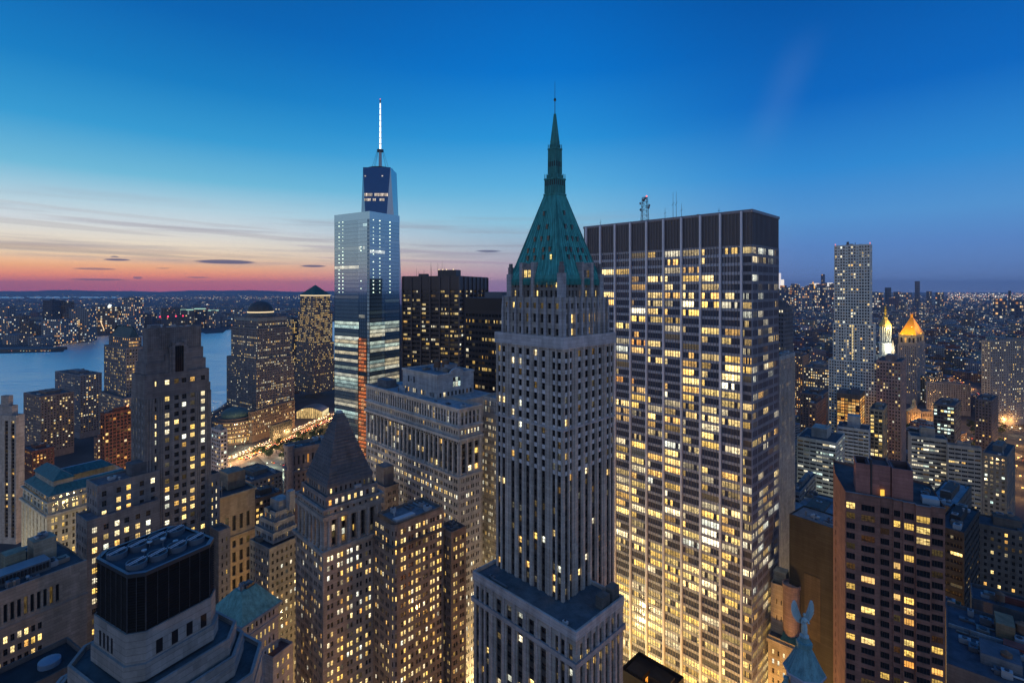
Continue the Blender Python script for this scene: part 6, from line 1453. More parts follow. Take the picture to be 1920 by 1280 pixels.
def roof_corner():
    for px, d, th, pxl, rl, zt, lab, rt, tt in ((2363, 130, 40, 1775, 44, 90, 'blue grey flat roof with parapet walls in the bottom right corner', (.07, .09, .12), (.12, .125, .14)), (2060, 186, 40, 1822, 14, 88, 'higher blue roof terrace with pale parapet behind the corner roof', (.07, .09, .12), (.1, .1, .11)),
                                                 (1800, 205, 44, 1760, 9, 84, 'beige roof cabins and plant at the foot of the red brick tower', (.06, .055, .05), (.2, .16, .1)), (1250, 196, 45, 1164, 14, 57.5, 'black low roofs with glimpses of orange light at the foot of the slab', (.012, .012, .014), (.015, .015, .017))):
        f = Fr(px, d, th); b = Bld('low_roof_block', lab, f, 'building', tt, lit=.1, pal=(('orange', 1), ('warm', 1))); wl, wr = max(8, f.l(pxl)), rl
        if zt > 60 and tt[0] < .15: b.tier(0, wl, 0, wr, 0, zt, par=1.4, rtint=rt)
        else: b.tier(0, wl, 0, wr, 0, zt, dict(cols=even(wl, max(1, int(wl / 4)), .3, 1), rws=rows(zt - 20, zt - 2, 4, .45, 1), lit=.15), dict(cols=even(wr, int(wr / 4), .3, 1), rws=rows(zt - 20, zt - 2, 4, .45, 1), lit=.12), par=1.4, rtint=rt)
        if pxl == 1775:
            for q in ((18, 18.4, 4, 44), (18.4, 60, 27, 27.4), (38, 38.4, 6, 27)): b.box(*q, zt, zt + 1.3, 'parapet_wall', (.3, .31, .33))
            b.box(24, 33, 30, 41, zt, zt + 4.2, 'stair_head', (.26, .27, .29), tt=(.1, .12, .15)); b.box(42, 52, 10, 20, zt, zt + 3.4, 'plant_room', (.2, .21, .23), tt=(.09, .11, .14)); b.box(42, 47, 31, 40, zt, zt + 5, 'plant_room', (.22, .16, .1))
            for s in (12, 14, 16): b.box(20, 37, s, s + .5, zt + .4, zt + .9, 'roof_pipe', (.2, .22, .25), SM)
            b.units(19, 58, 5, 43, zt, 46, 1.); b.tank(40, 36, zt, .9)
        if zt > 60:
            b.box(wl * .2, wl * .5, wr * .2, wr * .34, zt, zt + 3.5, 'stair_head', (.32, .26, .18)); b.box(wl * .5, wl * .75, wr * .5, wr * .6, zt, zt + 2.6, 'plant_room', (.2, .06, .05)); b.units(1, wl - 1, 1, wr - 1, zt, 14, 1.); b.tank(wl * .75, wr * .3, zt, .8)
        else:
            b.box(1, wl * .45, 2, wr * .6, zt, zt + 3.5, 'roof_shed', (.02, .02, .022)); b.box(wl * .55, wl * .9, 1, wr * .5, zt, zt + 2, 'roof_shed', (.02, .02, .022)); g = MB()
            for a in (.47, .5): g.face([xy(f.pt(wl * a, 2), zt + .3), xy(f.pt(wl * a, 7), zt + .3), xy(f.pt(wl * a, 7), zt + 1.6), xy(f.pt(wl * a, 2), zt + 1.6)], (.1, .1, .1), WN, (1.4, .5, .06, .4))
            b.extra = getattr(b, 'extra', []) + [('lit_skylight', g)]
        b.finish()
roof_corner()
# ================================================================ GROUND, WATER, ROADS
def gpt(px, py): d = H * F / (py - 540); return (GX(px, d), d)
def simple_mat(name, color, rough=.9, nz=None):
    m, nt, ns, ln = newmat(name); out = ns.new('ShaderNodeOutputMaterial'); b = ns.new('ShaderNodeBsdfPrincipled'); ln.new(b.outputs[0], out.inputs[0])
    geo = ns.new('ShaderNodeNewGeometry'); n = node(ns, 'ShaderNodeTexNoise', Scale=nz or .02, Detail=8.0); ln.new(geo.outputs['Position'], n.inputs['Vector'])
    c = ramp(ns, ln, n.outputs[0], [(.35, tuple(x * .55 for x in color)), (.65, color)]); ln.new(c, b.inputs['Base Color']); b.inputs['Roughness'].default_value = rough
    b.inputs['Specular IOR Level'].default_value = .2; return m
def water_mat():
    m, nt, ns, ln = newmat('river_water'); out = ns.new('ShaderNodeOutputMaterial'); b = ns.new('ShaderNodeBsdfPrincipled'); ln.new(b.outputs[0], out.inputs[0])
    b.inputs['Base Color'].default_value = (.86, .88, .86, 1); b.inputs['Metallic'].default_value = .9; b.inputs['Roughness'].default_value = .3; b.inputs['IOR'].default_value = 1.33; b.inputs['Specular IOR Level'].default_value = 1.
    geo = ns.new('ShaderNodeNewGeometry'); mp = ns.new('ShaderNodeMapping'); mp.inputs['Rotation'].default_value = (0, 0, .35); mp.inputs['Scale'].default_value = (.35, 1, 1); ln.new(geo.outputs['Position'], mp.inputs[0])
    n1 = node(ns, 'ShaderNodeTexNoise', Scale=.035, Detail=6.0, Roughness=.6); ln.new(mp.outputs[0], n1.inputs['Vector'])
    n2 = node(ns, 'ShaderNodeTexNoise', Scale=.004, Detail=2.0); ln.new(mp.outputs[0], n2.inputs['Vector'])
    s = math_(ns, ln, 'ADD', n1.outputs[0], math_(ns, ln, 'MULTIPLY', n2.outputs[0], 3.))
    bm = node(ns, 'ShaderNodeBump', Strength=1., Distance=6.); ln.new(s, bm.inputs['Height']); ln.new(bm.outputs[0], b.inputs['Normal'])
    return m
MATS += [simple_mat('city_ground', (.07, .07, .078)), water_mat(), simple_mat('asphalt', (.1, .092, .088), .7, .05), simple_mat('paving', (.3, .3, .27), .8, .08), simple_mat('grass_ground', (.03, .05, .025), 1., .05), simple_mat('hill_woods', (.03, .035, .04), 1., .004), simple_mat('road_paint', (.7, .7, .65), .6, 1.)]
GR, WA, AS, PV, GS, HL, PT = range(len(MATS) - 7, len(MATS))
def sheet(name, poly, z, m, kind='structure'):
    b = MB(); b.face([(p[0], p[1], z) for p in poly], (.1, .1, .1), m, uv=[(0, 0)] * len(poly)); return tag(b.build(name), kind=kind)
g = MB(); N = 12; S = 28000
for i in range(N):
    for j in range(N):
        x0, x1, y0, y1 = -S + 2 * S * i / N, -S + 2 * S * (i + 1) / N, -3500 + (S + 1500) * j / N, -3500 + (S + 1500) * (j + 1) / N
        g.face([(x0, y0, 0), (x1, y0, 0), (x1, y1, 0), (x0, y1, 0)], (.1, .1, .1), GR)
tag(g.build('ground'), kind='structure')
far_shore = [gpt(*p) for p in ((-900, 672), (0, 663), (118, 660), (124, 652), (108, 648), (158, 642), (173, 641), (160, 633), (205, 629), (262, 630), (380, 624), (386, 626), (418, 624), (424, 619), (470, 616), (560, 610), (640, 602))]
near_shore = [(GX(640, 1500), 1500), (GX(530, 1240), 1240), (GX(445, 1030), 1030), (GX(408, 905), 905), (GX(395, 880), 880), (GX(200, 800), 800), (GX(100, 745), 745), (GX(0, 700), 700), (GX(-900, 500), 500)]
sheet('river', far_shore + near_shore, .6, WA)
sheet('far_bay', [gpt(*p) for p in ((-400, 556.5), (230, 556), (232, 558.5), (-400, 560.5))], .9, WA)
# quay edge along the near shore
q = MB()
for a, c in zip(near_shore, near_shore[1:]):
    L = math.hypot(c[0] - a[0], c[1] - a[1]); n = ((c[1] - a[1]) / L * 6, -(c[0] - a[0]) / L * 6); q.prism([a, c, (c[0] - n[0], c[1] - n[1]), (a[0] - n[0], a[1] - n[1])][::-1], 0, 2.2, (.3, .29, .28), ST)
tag(q.build('quay'), kind='structure')
# hills on the western horizon
hl = MB(); pr = None
for i in range(121):
    x = -26000 + 26000 * i / 120; d = 18500; h = 185 + 45 * math.sin(i * .21) + 22 * math.sin(i * .53 + 1) + 8 * math.sin(i * 1.7)
    h *= max(0, min(1, (118 - i) / 26)); h = max(h * .55, 2)
    p = ((x, d, 0), (x + 200, d + 1800, h), (x, d + 5500, 0))
    if pr: 
        for k in (0, 1): hl.face([pr[k], p[k], p[k + 1], pr[k + 1]], (.1, .1, .1), HL)
    pr = p
tag(hl.build('hills'), kind='structure')
# riverside highway
def strip(name, pts, w, z, m, off=0.):
    b = MB(); L = []
    for i, p in enumerate(pts):
        a = pts[max(0, i - 1)]; c = pts[min(len(pts) - 1, i + 1)]; l = math.hypot(c[0] - a[0], c[1] - a[1]); n = (-(c[1] - a[1]) / l, (c[0] - a[0]) / l)
        L.append(((p[0] + n[0] * (off + w / 2), p[1] + n[1] * (off + w / 2), z), (p[0] + n[0] * (off - w / 2), p[1] + n[1] * (off - w / 2), z)))
    for (a, b_), (c, d) in zip(L, L[1:]): b.face([b_, d, c, a], (.1, .1, .1), m)
    return tag(b.build(name), kind='structure')
HW = [gpt(300, 905), gpt(434, 864), gpt(520, 827), gpt(600, 790), gpt(660, 765), gpt(760, 735)]
strip('riverside_highway', HW, 42, .10, AS)
for o in (-10.5, -7, 7, 10.5): strip('lane_line', HW, .35, .13, PT, o)
strip('median', HW, 3.5, .18, GS)
PLZ = [gpt(478, 850), gpt(520, 842), gpt(640, 900), gpt(560, 930)]
sheet('memorial_plaza', PLZ, .16, PV)
sheet('park_lawn', [gpt(470, 850), gpt(640, 782), gpt(700, 800), gpt(640, 880), gpt(540, 856)], .12, GS)
RW = [gpt(2150, 960), gpt(1990, 884), gpt(1900, 857), gpt(1850, 838), gpt(1790, 812), gpt(1740, 792)]
strip('approach_ramp', RW, 22, .6, AS)
RW2 = [gpt(2150, 925), gpt(1990, 872), gpt(1915, 858), gpt(1868, 838), gpt(1845, 815), gpt(1858, 800), gpt(1960, 792)]
strip('loop_ramp', RW2, 16, .5, AS)
RV = [gpt(1760, 702), gpt(1800, 718), gpt(1822, 731), gpt(1840, 748), gpt(1850, 770)]
strip('avenue', RV, 20, .4, AS)
RP = [gpt(1480, 902), gpt(1540, 868), gpt(1640, 830), gpt(1700, 800), gpt(1780, 772)]
strip('park_street', RP, 18, .35, AS)
sheet('city_park', [gpt(1655, 815), gpt(1700, 790), gpt(1720, 800), gpt(1700, 832), gpt(1660, 835)], .3, GS)

# ================================================================ TREES, LAMPS, CARS
def make_tree(h, cr, col, seed):
    rn = random.Random(seed); t = MB(); tk = (.06, .045, .03)
    t.bar((0, 0, 0), (0, 0, h * .42), .28, tk, ST, w2=.17, n=6); tips = []
    for i in range(7):
        a = i * .9 + rn.random(); z = h * rn.uniform(.3, .42); e = (cr * .6 * math.cos(a), cr * .6 * math.sin(a), h * rn.uniform(.55, .85)); t.bar((0, 0, z), e, .12, tk, ST, w2=.04, n=4); tips.append(e)
    c = MB()
    cl = [(e[0] * rn.uniform(.5, 1.3), e[1] * rn.uniform(.5, 1.3), e[2] + rn.uniform(-.1, .12) * h, cr * rn.uniform(.3, .5)) for e in tips for _ in range(2)] + [(0, 0, h * .85, cr * .45)]
    for x, y, z, r in cl:
        k = rn.uniform(.65, 1.3)
        for _ in range(46):
            th, ph = rn.uniform(0, 6.283), math.acos(rn.uniform(-1, 1)); rr = r * rn.uniform(.55, 1.05)
            p = Vector((x + rr * math.sin(ph) * math.cos(th), y + rr * math.sin(ph) * math.sin(th), z + rr * .8 * math.cos(ph)))
            u = Vector((rn.gauss(0, 1), rn.gauss(0, 1), rn.gauss(0, 1))).normalized(); v = u.orthogonal().normalized(); s = rn.uniform(.25, .5) * cr / 4
            kk = k * rn.uniform(.7, 1.3); c.face([tuple(p - u * s), tuple(p + v * s * .6), tuple(p + u * s), tuple(p - v * s * .6)], tuple(q * kk for q in col), ST)
    return t, c
PROTO = []
for i, (h, cr, col) in enumerate(((11, 4.2, (.05, .085, .025)), (9, 3.6, (.06, .09, .03)), (12.5, 4.6, (.04, .07, .025)))):
    t, c = make_tree(h, cr, col, i); PROTO.append((t, c))
TM = {}
def tree(x, y, k, s, label, group):
    r = empty('street_tree', (x, y, 0)); r.rotation_euler = (0, 0, random.uniform(0, 6.28)); r.scale = (s, s, s); tag(r, label, 'tree', group)
    for nm, m in zip(('trunk', 'crown'), PROTO[k]):
        if (nm, k) not in TM: o = m.build(nm); TM[nm, k] = o
        else: o = TM[nm, k].copy(); COL.objects.link(o)
        o.parent = r
LM = {}
def lamp(x, y, h, col, label, group, power=0, lcol=(1, .8, .5), s=.45, z=0):
    r = empty('street_lamp', (x, y, z)); tag(r, label, 'street lamp', group); key = (h, col, s)
    if key not in LM:
        p = MB(); p.bar((0, 0, 0), (0, 0, h), .1, (.05, .05, .05), DM, w2=.06, n=6); p.bar((0, 0, h), (.8, 0, h + .3), .06, (.05, .05, .05), DM)
        g = MB(); g.lathe((.8, 0), [(0, h - .5), (s * .8, h - .3), (s, h), (s * .6, h + .35), (0, h + .45)], 8, (1, 1, 1), GL, col); LM[key] = (p.build('pole'), g.build('lamp_head')); os_ = LM[key]
    else: os_ = [o.copy() for o in LM[key]]; [COL.objects.link(o) for o in os_]
    for o in os_: o.parent = r
    if power:
        ld = bpy.data.lights.new('lamp_light', 'POINT'); ld.energy = power; ld.color = lcol; ld.shadow_soft_size = .8
        lo = bpy.data.objects.new('lamp_light', ld); COL.objects.link(lo); lo.location = (x + .8, y, z + h - 1.2)
TREES = 'trees of the memorial park beside the highway'; n = 0
for _ in range(400):
    px, py = random.uniform(478, 640), random.uniform(786, 872); x, y = gpt(px, py)
    if py < 846 - (px - 478) * .38 + 6 or py > 868 - abs(px - 545) * .12: continue
    if n >= 70: break
    n += 1; tree(x, y, random.randrange(3), random.uniform(.85, 1.25), 'leafy dark green tree among the glowing lamps of the memorial park', TREES)
for i, (px, py) in enumerate(((500, 846), (512, 852), (527, 858), (540, 846), (548, 862), (560, 838), (566, 852), (578, 830), (590, 842), (596, 822), (604, 835), (612, 815), (618, 830), (608, 804), (625, 806), (522, 842), (555, 826), (536, 832), (585, 812), (574, 846), (600, 850), (622, 842))):
    x, y = gpt(px, py); lamp(x, y, 7, (5., 3.6, 1.5, 1), 'small glowing globe lamp standing among the park trees', 'lamps among the park trees', 2600 if i % 2 == 0 else 0, (1, .8, .45), .55)
for i, (px, py) in enumerate(((470, 868), (500, 880), (530, 893), (560, 905), (440, 848), (458, 838))):
    x, y = gpt(px, py); lamp(x, y, 8, (3., 3.4, 2.2, 1), ('pale green white lamp at the edge of the bright paved plaza' if i < 4 else 'white lamp beside the highway below the domed gatehouse'), 'lamps round the paved plaza', 11000 if i < 4 else 5000, (.85, 1, .7), .6)
for i in range(12):
    t = i / 11; px, py = 430 + 205 * t, 872 - 92 * t; x, y = gpt(px, py - 3); lamp(x, y, 9, (4, 2.6, 1.1, 1), 'warm highway lamp along the riverside road', 'lamps along the riverside highway', 34000, (1, .5, .2), .7)
for i, (px, py) in enumerate(((452, 840), (466, 806), (540, 792), (548, 800), (427, 838), (487, 798))): x, y = gpt(px, py); lamp(x, y, 9, (4, 2.4, 1., 1), 'warm lamp in front of the low riverside blocks', 'lamps in front of the low riverside blocks', 2200, (1, .7, .35), .6)
for px, py, p_ in ((1788, 712, 4000), (1800, 720, 4000), (1814, 730, 9000), (1817, 728, 14000), (1795, 716, 0), (1806, 724, 0), (1824, 738, 0)): x, y = gpt(px, py); lamp(x, y, 9, (5, 2.2, .5, 1), 'orange lamp along the diagonal avenue behind the court tower', 'orange lamps along the avenue', p_, (1, .5, .14), 1.0)
for i, (px, py, w) in enumerate(((1898, 758, 1), (1846, 742, 1), (1896, 816, 1), (1912, 818, 1), (1860, 820, 0), (1886, 800, 0), (1855, 802, 0), (1906, 852, 0), (1870, 850, 0), (1884, 838, 0), (1905, 892, 0), (1842, 812, 0), (1912, 912, 0), (1916, 936, 0), (1908, 876, 0))):
    x, y = gpt(px, py); lamp(x, y, 12, (5, 4.4, 3, 1) if w else (5, 2.2, .6, 1), ('tall white floodlamp by the ramps' if w else 'orange lamp along the looping ramps'), 'white lamps by the ramps' if w else 'orange lamps along the ramps', 16000 if not w else 5000, (1, .8, .5) if w else (1, .5, .15), .9)
TG = 'dark trees of the city park and ramps'
for i in range(34):
    if i < 18: px, py = random.uniform(1668, 1712), random.uniform(806, 826); lb = 'large dark round tree in the small park by the columned hall'
    else: px, py = random.uniform(1820, 1880), random.uniform(806, 846); lb = 'dark tree between the looping ramps'
    x, y = gpt(px, py); tree(x, y, random.randrange(3), random.uniform(1.1, 1.6), lb, TG if i < 18 else 'trees between the ramps')
for px, py in ((1502, 1205), (1512, 1222), (1520, 1236)):
    x, y = gpt(px, py); tree(x, y, 1, .9, 'small street tree in the bright gap left of the red brick tower', 'street trees in the bright gap')
for px, py in ((424, 1075), (432, 1082)):
    x, y = gpt(px, py); tree(x, y, 0, .9, 'dark tree in the orange lit street by the columned block', 'trees by the columned block')
# cars
def car_meshes():
    def body(t):
        m = MB(); P_ = [(-.88, -2.2), (.88, -2.2), (.88, 2.2), (-.88, 2.2)]; m.prism(P_, .35, .95, t, SM); m.prism([(-.85, -1.5), (.85, -1.5), (.85, 1.0), (-.85, 1.0)], .95, 1.48, (.02, .02, .025), DM, poly1=[(-.68, -1.0), (.68, -1.0), (.68, .55), (-.68, .55)], tt=t, tm=SM)
        for sx in (-.8, .8):
            for sy in (-1.35, 1.35): m.bar((sx - .1, sy, .33), (sx + .1, sy, .33), .33, (.02, .02, .02), DM, n=8)
        return m
    def lt(x, y, c, s): 
        m = MB(); m.prism([(x - s, y - .12), (x + s, y - .12), (x + s, y + .12), (x - s, y + .12)], .55, .85, (1, 1, 1), GL, bottom=True); m.g = [c] * len(m.f); return m
    return [body(t) for t in ((.3, .3, .32), (.02, .02, .025), (.45, .3, .03), (.4, .4, .42))], lt
BODIES, LT = car_meshes(); CMESH = {}
def car(x, y, a, label, group, z=.12):
    r = empty('car', (x, y, z)); r.rotation_euler = (0, 0, a); tag(r, label, 'car', group); k = random.choice((0, 1, 1, 2, 3))
    for nm, key, mk in (('body', ('b', k), lambda: BODIES[k]), ('headlight', 'h0', lambda: LT(-.6, 2.22, (9, 7, 4.4, 1), .32)), ('headlight', 'h1', lambda: LT(.6, 2.22, (9, 7, 4.4, 1), .32)), ('taillight', 't0', lambda: LT(-.62, -2.22, (4.5, .4, .16, 1), .32)), ('taillight', 't1', lambda: LT(.62, -2.22, (4.5, .4, .16, 1), .32))):
        if key not in CMESH: CMESH[key] = mk().build(nm); o = CMESH[key]
        else: o = CMESH[key].copy(); COL.objects.link(o)
        o.parent = r
def along(pts, t):
    L = [math.hypot(b[0] - a[0], b[1] - a[1]) for a, b in zip(pts, pts[1:])]; s = t * sum(L)
    for (a, b), l in zip(zip(pts, pts[1:]), L):
        if s <= l: k = s / l; return (a[0] + (b[0] - a[0]) * k, a[1] + (b[1] - a[1]) * k), ((b[0] - a[0]) / l, (b[1] - a[1]) / l)
        s -= l
    return pts[-1], ((b[0] - a[0]) / l, (b[1] - a[1]) / l)
for lanes, step, to, lab, grp in (((5.2, 8.7, 12.2), 8.2, True, 'car coming down the riverside highway with its headlights on', 'cars coming towards the viewer on the highway'), ((-5.2, -8.7, -12.2), 9.5, False, 'car driving away along the riverside highway with red tail lights', 'cars driving away on the highway')):
    for o in lanes:
        t = random.random() * .01
        while t < .55:
            p, u = along(HW, .17 + t * .8); n = (-u[1], u[0]); a = math.atan2(u[1], u[0]) - math.pi / 2
            car(p[0] + n[0] * o, p[1] + n[1] * o, a + (math.pi if to else 0), lab, grp); t += step / 560 * random.uniform(.68, 1.15)
for R__, n_, offs, lab, grp in ((RW, 30, (-4.5, 4.5), 'car on the approach ramp with its lights on', 'cars on the approach ramp'), (RW2, 22, (-3, 3), 'car on the looping ramp with its lights on', 'cars on the looping ramp'), (RV, 16, (-4, 4), 'car on the diagonal avenue with its lights on', 'cars on the avenue'), (RP, 12, (-3.5, 3.5), 'car in the street beside the city park', 'cars beside the city park')):
    for i in range(n_):
        o = offs[i % 2]; p, u = along(R__, random.uniform(.05, .98)); n = (-u[1], u[0]); a = math.atan2(u[1], u[0]) - math.pi / 2 + (math.pi if o > 0 else 0)
        car(p[0] + n[0] * o, p[1] + n[1] * o, a, lab, grp, .62)
for i, (px, py) in enumerate(((530, 872), (545, 880), (512, 868))): x, y = gpt(px, py); car(x, y, 1., 'parked car on the bright paved plaza', 'cars parked on the paved plaza', .18)
# street canyon lamps: the light that climbs the lower walls
for x, y, p_, c in ((-8, 232, 60000, (1, .7, .3)), (-22, 228, 50000, (1, .7, .3)), (4, 250, 15000, (1, .62, .2)), (28, 240, 12000, (1, .55, .15)), (52, 215, 38000, (1, .5, .11)), (72, 196, 80000, (1, .48, .1)), (92, 180, 100000, (1, .48, .1)), (112, 216, 36000, (1, .62, .25)), (128, 236, 40000, (1, .62, .25)), (-84, 205, 45000, (1, .6, .2)), (-102, 232, 20000, (1, .6, .2)), (-60, 196, 60000, (1, .56, .16)), (-44, 214, 60000, (1, .56, .16)), (-170, 300, 26000, (1, .55, .18)), (-158, 268, 26000, (1, .55, .16)), (-300, 275, 70000, (1, .85, .55)), (-262, 268, 60000, (1, .85, .55)), (-296, 330, 40000, (1, .75, .5)), (-232, 408, 60000, (1, .6, .3)), (-236, 425, 60000, (1, .62, .35)), (128, 176, 3000, (1, .7, .4)), (118, 198, 5000, (1, .75, .4)), (150, 262, 3000, (1, .7, .35)), (205, 300, 26000, (1, .8, .45)), (250, 380, 26000, (.95, .95, .6)), (330, 480, 26000, (1, .7, .35)), (360, 520, 26000, (1, .5, .2)), (420, 560, 26000, (1, .55, .2)), (-330, 600, 20000, (1, .6, .3)), (-420, 560, 20000, (1, .6, .3)), (-205, 452, 26000, (1, .7, .45)), (-300, 500, 26000, (1, .6, .3))):
    lamp(x, y, 8, (4, 2.6, 1., 1), 'street lamp between the towers, its light climbing the lower walls', 'street lamps between the towers', p_ * 2.2, c, .5)
for i, (px, py) in enumerate(((1520, 790), (1545, 760), (1500, 740), (1560, 830), (1530, 850), (1600, 815), (1640, 812), (1780, 790), (1810, 770), (1760, 776), (1800, 742), (1912, 836), (1905, 740), (1870, 725), (1790, 745), (1500, 700), (1540, 706), (1690, 770), (1905, 800), (1830, 850))):
    x, y = gpt(px, py); lamp(x, y, 9, (5, 2.2, .6, 1), 'orange street lamp glowing between the low blocks of the right half', 'orange lamps between the low blocks', 15000, (1, .5, .15), .7)
for (x, y, z, p_, c) in FLOOD:
    r = empty('floodlight', (x, y, z)); tag(r, 'floodlight aimed up at the lit civic towers', 'floodlight', 'floodlights of the civic towers')
    m = MB(); m.prism([(x - .8, y - .5), (x + .8, y - .5), (x + .8, y + .5), (x - .8, y + .5)], z - .6, z - .2, (.05, .05, .05), DM); m.build('housing', r)
    ld = bpy.data.lights.new('flood_light', 'POINT'); ld.energy = p_; ld.color = c; ld.shadow_soft_size = .6; lo = bpy.data.objects.new('flood_light', ld); COL.objects.link(lo); lo.location = (x, y, z + .6)

# ================================================================ THE CITY BEYOND
HEROES = [(GX(px, d), d, r) for px, d, r in ((1600, 590, 45), (1660, 800, 30), (1712, 950, 45), (1668, 560, 30), (1760, 860, 90), (1722, 822, 45), (1880, 800, 60), (1595, 560, 40), (1555, 775, 60), (1540, 655, 40), (1505, 890, 45), (1532, 540, 25), (1860, 650, 35), (1790, 612, 35), (1590, 500, 35), (1545, 440, 40), (1655, 510, 20), (1745, 450, 60), (1815, 430, 45), (1880, 415, 40), (1520, 360, 30))]
def block(mb, x, y, w, dp, a, h, t, lit, sc_=1., roof=(.14, .15, .18), extras=True, rn=random):
    ca, sa = math.cos(a), math.sin(a); P_ = lambda u, v: (x + ca * u - sa * v, y + sa * u + ca * v)
    poly = [P_(-w / 2, -dp / 2), P_(w / 2, -dp / 2), P_(w / 2, dp / 2), P_(-w / 2, dp / 2)]
    mb.prism(poly, 0, h, (*t, lit), CI, tt=roof, tm=RF, uvm=(rn.randrange(0, 3000) * 3.3, 0, sc_))
    if extras and h > 12:
        for _ in range(rn.randrange(1, 3)):
            u, v = rn.uniform(-.28, .28) * w, rn.uniform(-.28, .28) * dp; k = rn.uniform(.08, .2); q = [P_(u - w * k, v - dp * k), P_(u + w * k, v - dp * k), P_(u + w * k, v + dp * k), P_(u - w * k, v + dp * k)]
            mb.prism(q, h, h + rn.uniform(2, 5), tuple(c * .8 for c in t), ST, tt=roof, tm=RF)
TT = {'red brick': (.18, .08, .06), 'brown': (.17, .12, .09), 'tan': (.28, .23, .17), 'grey': (.22, .22, .23), 'pale': (.38, .37, .35), 'dark': (.07, .07, .08)}
HT = ((14, 'low'), (24, 'mid height'), (45, 'tall'))
rn = random.Random(5); cells = []
for gi in range(-6, 60):
    for gj in range(0, 60):
        u, v = gi * 52 + rn.uniform(-6, 6), gj * 46 + rn.uniform(-6, 6); th = R_(33)
        x, y = 250 + u * math.cos(th) - v * math.sin(th) * .3, 420 + v * math.cos(th) + u * math.sin(th)
        if y < 560: continue
        px = 960 + F * x / y
        if not 1440 < px < 2000 or y > 2300: continue
        py = 540 + F * H / y
        if any((x - a) ** 2 + (y - b_) ** 2 < r * r for a, b_, r in HEROES): continue
        def near(pts, w):
            for a, c in zip(pts, pts[1:]):
                l2 = (c[0] - a[0]) ** 2 + (c[1] - a[1]) ** 2; t = max(0, min(1, ((x - a[0]) * (c[0] - a[0]) + (y - a[1]) * (c[1] - a[1])) / l2))
                if (x - a[0] - t * (c[0] - a[0])) ** 2 + (y - a[1] - t * (c[1] - a[1])) ** 2 < w * w: return True
        if near(RW, 44) or near(RW2, 40) or near(RV, 34) or near(RP, 30) or (1660 < px < 1725 and 780 < py < 836): continue
        if 1815 < px < 1990 and 775 < py < 900: continue
        cells.append((y, x, px, py))
cells.sort()
GRP = 'city blocks beyond the towers'
def where(px, d):
    s = 'left of the silver tower' if px < 1558 else 'behind the silver tower' if px < 1640 else 'near the gold pyramid' if px < 1740 else 'right of the gold pyramid' if px < 1830 else 'by the right edge'
    return s + (', near' if d < 900 else ', halfway' if d < 1500 else ', far out')
ORD = ['leftmost', 'second from left', 'third from left', 'fourth from left', 'fifth from left', 'sixth from left', 'seventh from left', 'eighth from left', 'ninth from left', 'tenth from left']; ORD = [o.replace(' from left', ' along') for o in ORD]
BLK = {}
restc = MB(); cnt = 0
for y, x, px, py in cells:
    nm = rn.choice(list(TT)); h = rn.choice((13, 15, 17, 20, 24, 24, 30, 38)) * rn.uniform(.85, 1.2); 
    if rn.random() < .05 and y > 900: h *= 1.9
    w, dp = rn.uniform(24, 44), rn.uniform(22, 38); lit = rn.choice((.04, .08, .12, .2, .3)); t = tuple(c * rn.uniform(.8, 1.15) for c in TT[nm])
    if cnt < 190:
        m = MB(); block(m, x, y, w, dp, R_(33), h, t, lit, max(1, y / 1050), rn=rn); o = m.build('city_block'); cnt += 1
        hn = 'low' if h < 19 else 'mid height' if h < 32 else 'tall'
        tag(o, None, 'building', GRP); BLK.setdefault((hn, nm, 'many' if lit > .15 else 'few', where(px, y)), []).append((px, o))
    else: block(restc, x, y, w, dp, R_(33), h, t, lit, max(1, y / 1050), rn=rn)
for (hn, nm, ml, wh), L in BLK.items():
    L.sort(key=lambda q: q[0])
    for k, (px, o) in enumerate(L): o['label'] = f'{hn} {nm} block, {ml} lit windows, {wh}' + (f', {ORD[min(k, 9)]}' if len(L) > 1 else '')
# the far carpet of the city, east and west
for _ in range(2600):
    y = 2200 * (7.5 ** rn.random()); px = rn.uniform(1440, 2150); x = GX(px, y); nm = rn.choice(list(TT)); h = rn.uniform(10, 26) * (1.7 if y > 3500 and px < 1700 else 1) * (3 if rn.random() < .05 else 1)
    block(restc, x, y, rn.uniform(26, 70), rn.uniform(24, 60), R_(33), h, TT[nm], rn.choice((.05, .1, .16, .25)), y / 1050, extras=False, rn=rn)
for _ in range(1500):
    py = 545 + 75 * rn.random() ** 1.6; y = H * F / (py - 540); px = rn.uniform(-150, 660)
    if y < 2650 or (y < 2900 and px > 380): continue
    block(restc, GX(px, y), y, rn.uniform(30, 80), rn.uniform(24, 70), R_(20), rn.uniform(8, 20) * (2.2 if rn.random() < .07 else 1), TT[rn.choice(list(TT))], rn.choice((.03, .06, .12)), y / 1050, extras=False, rn=rn)
tag(restc.build('far_city'), kind='stuff')
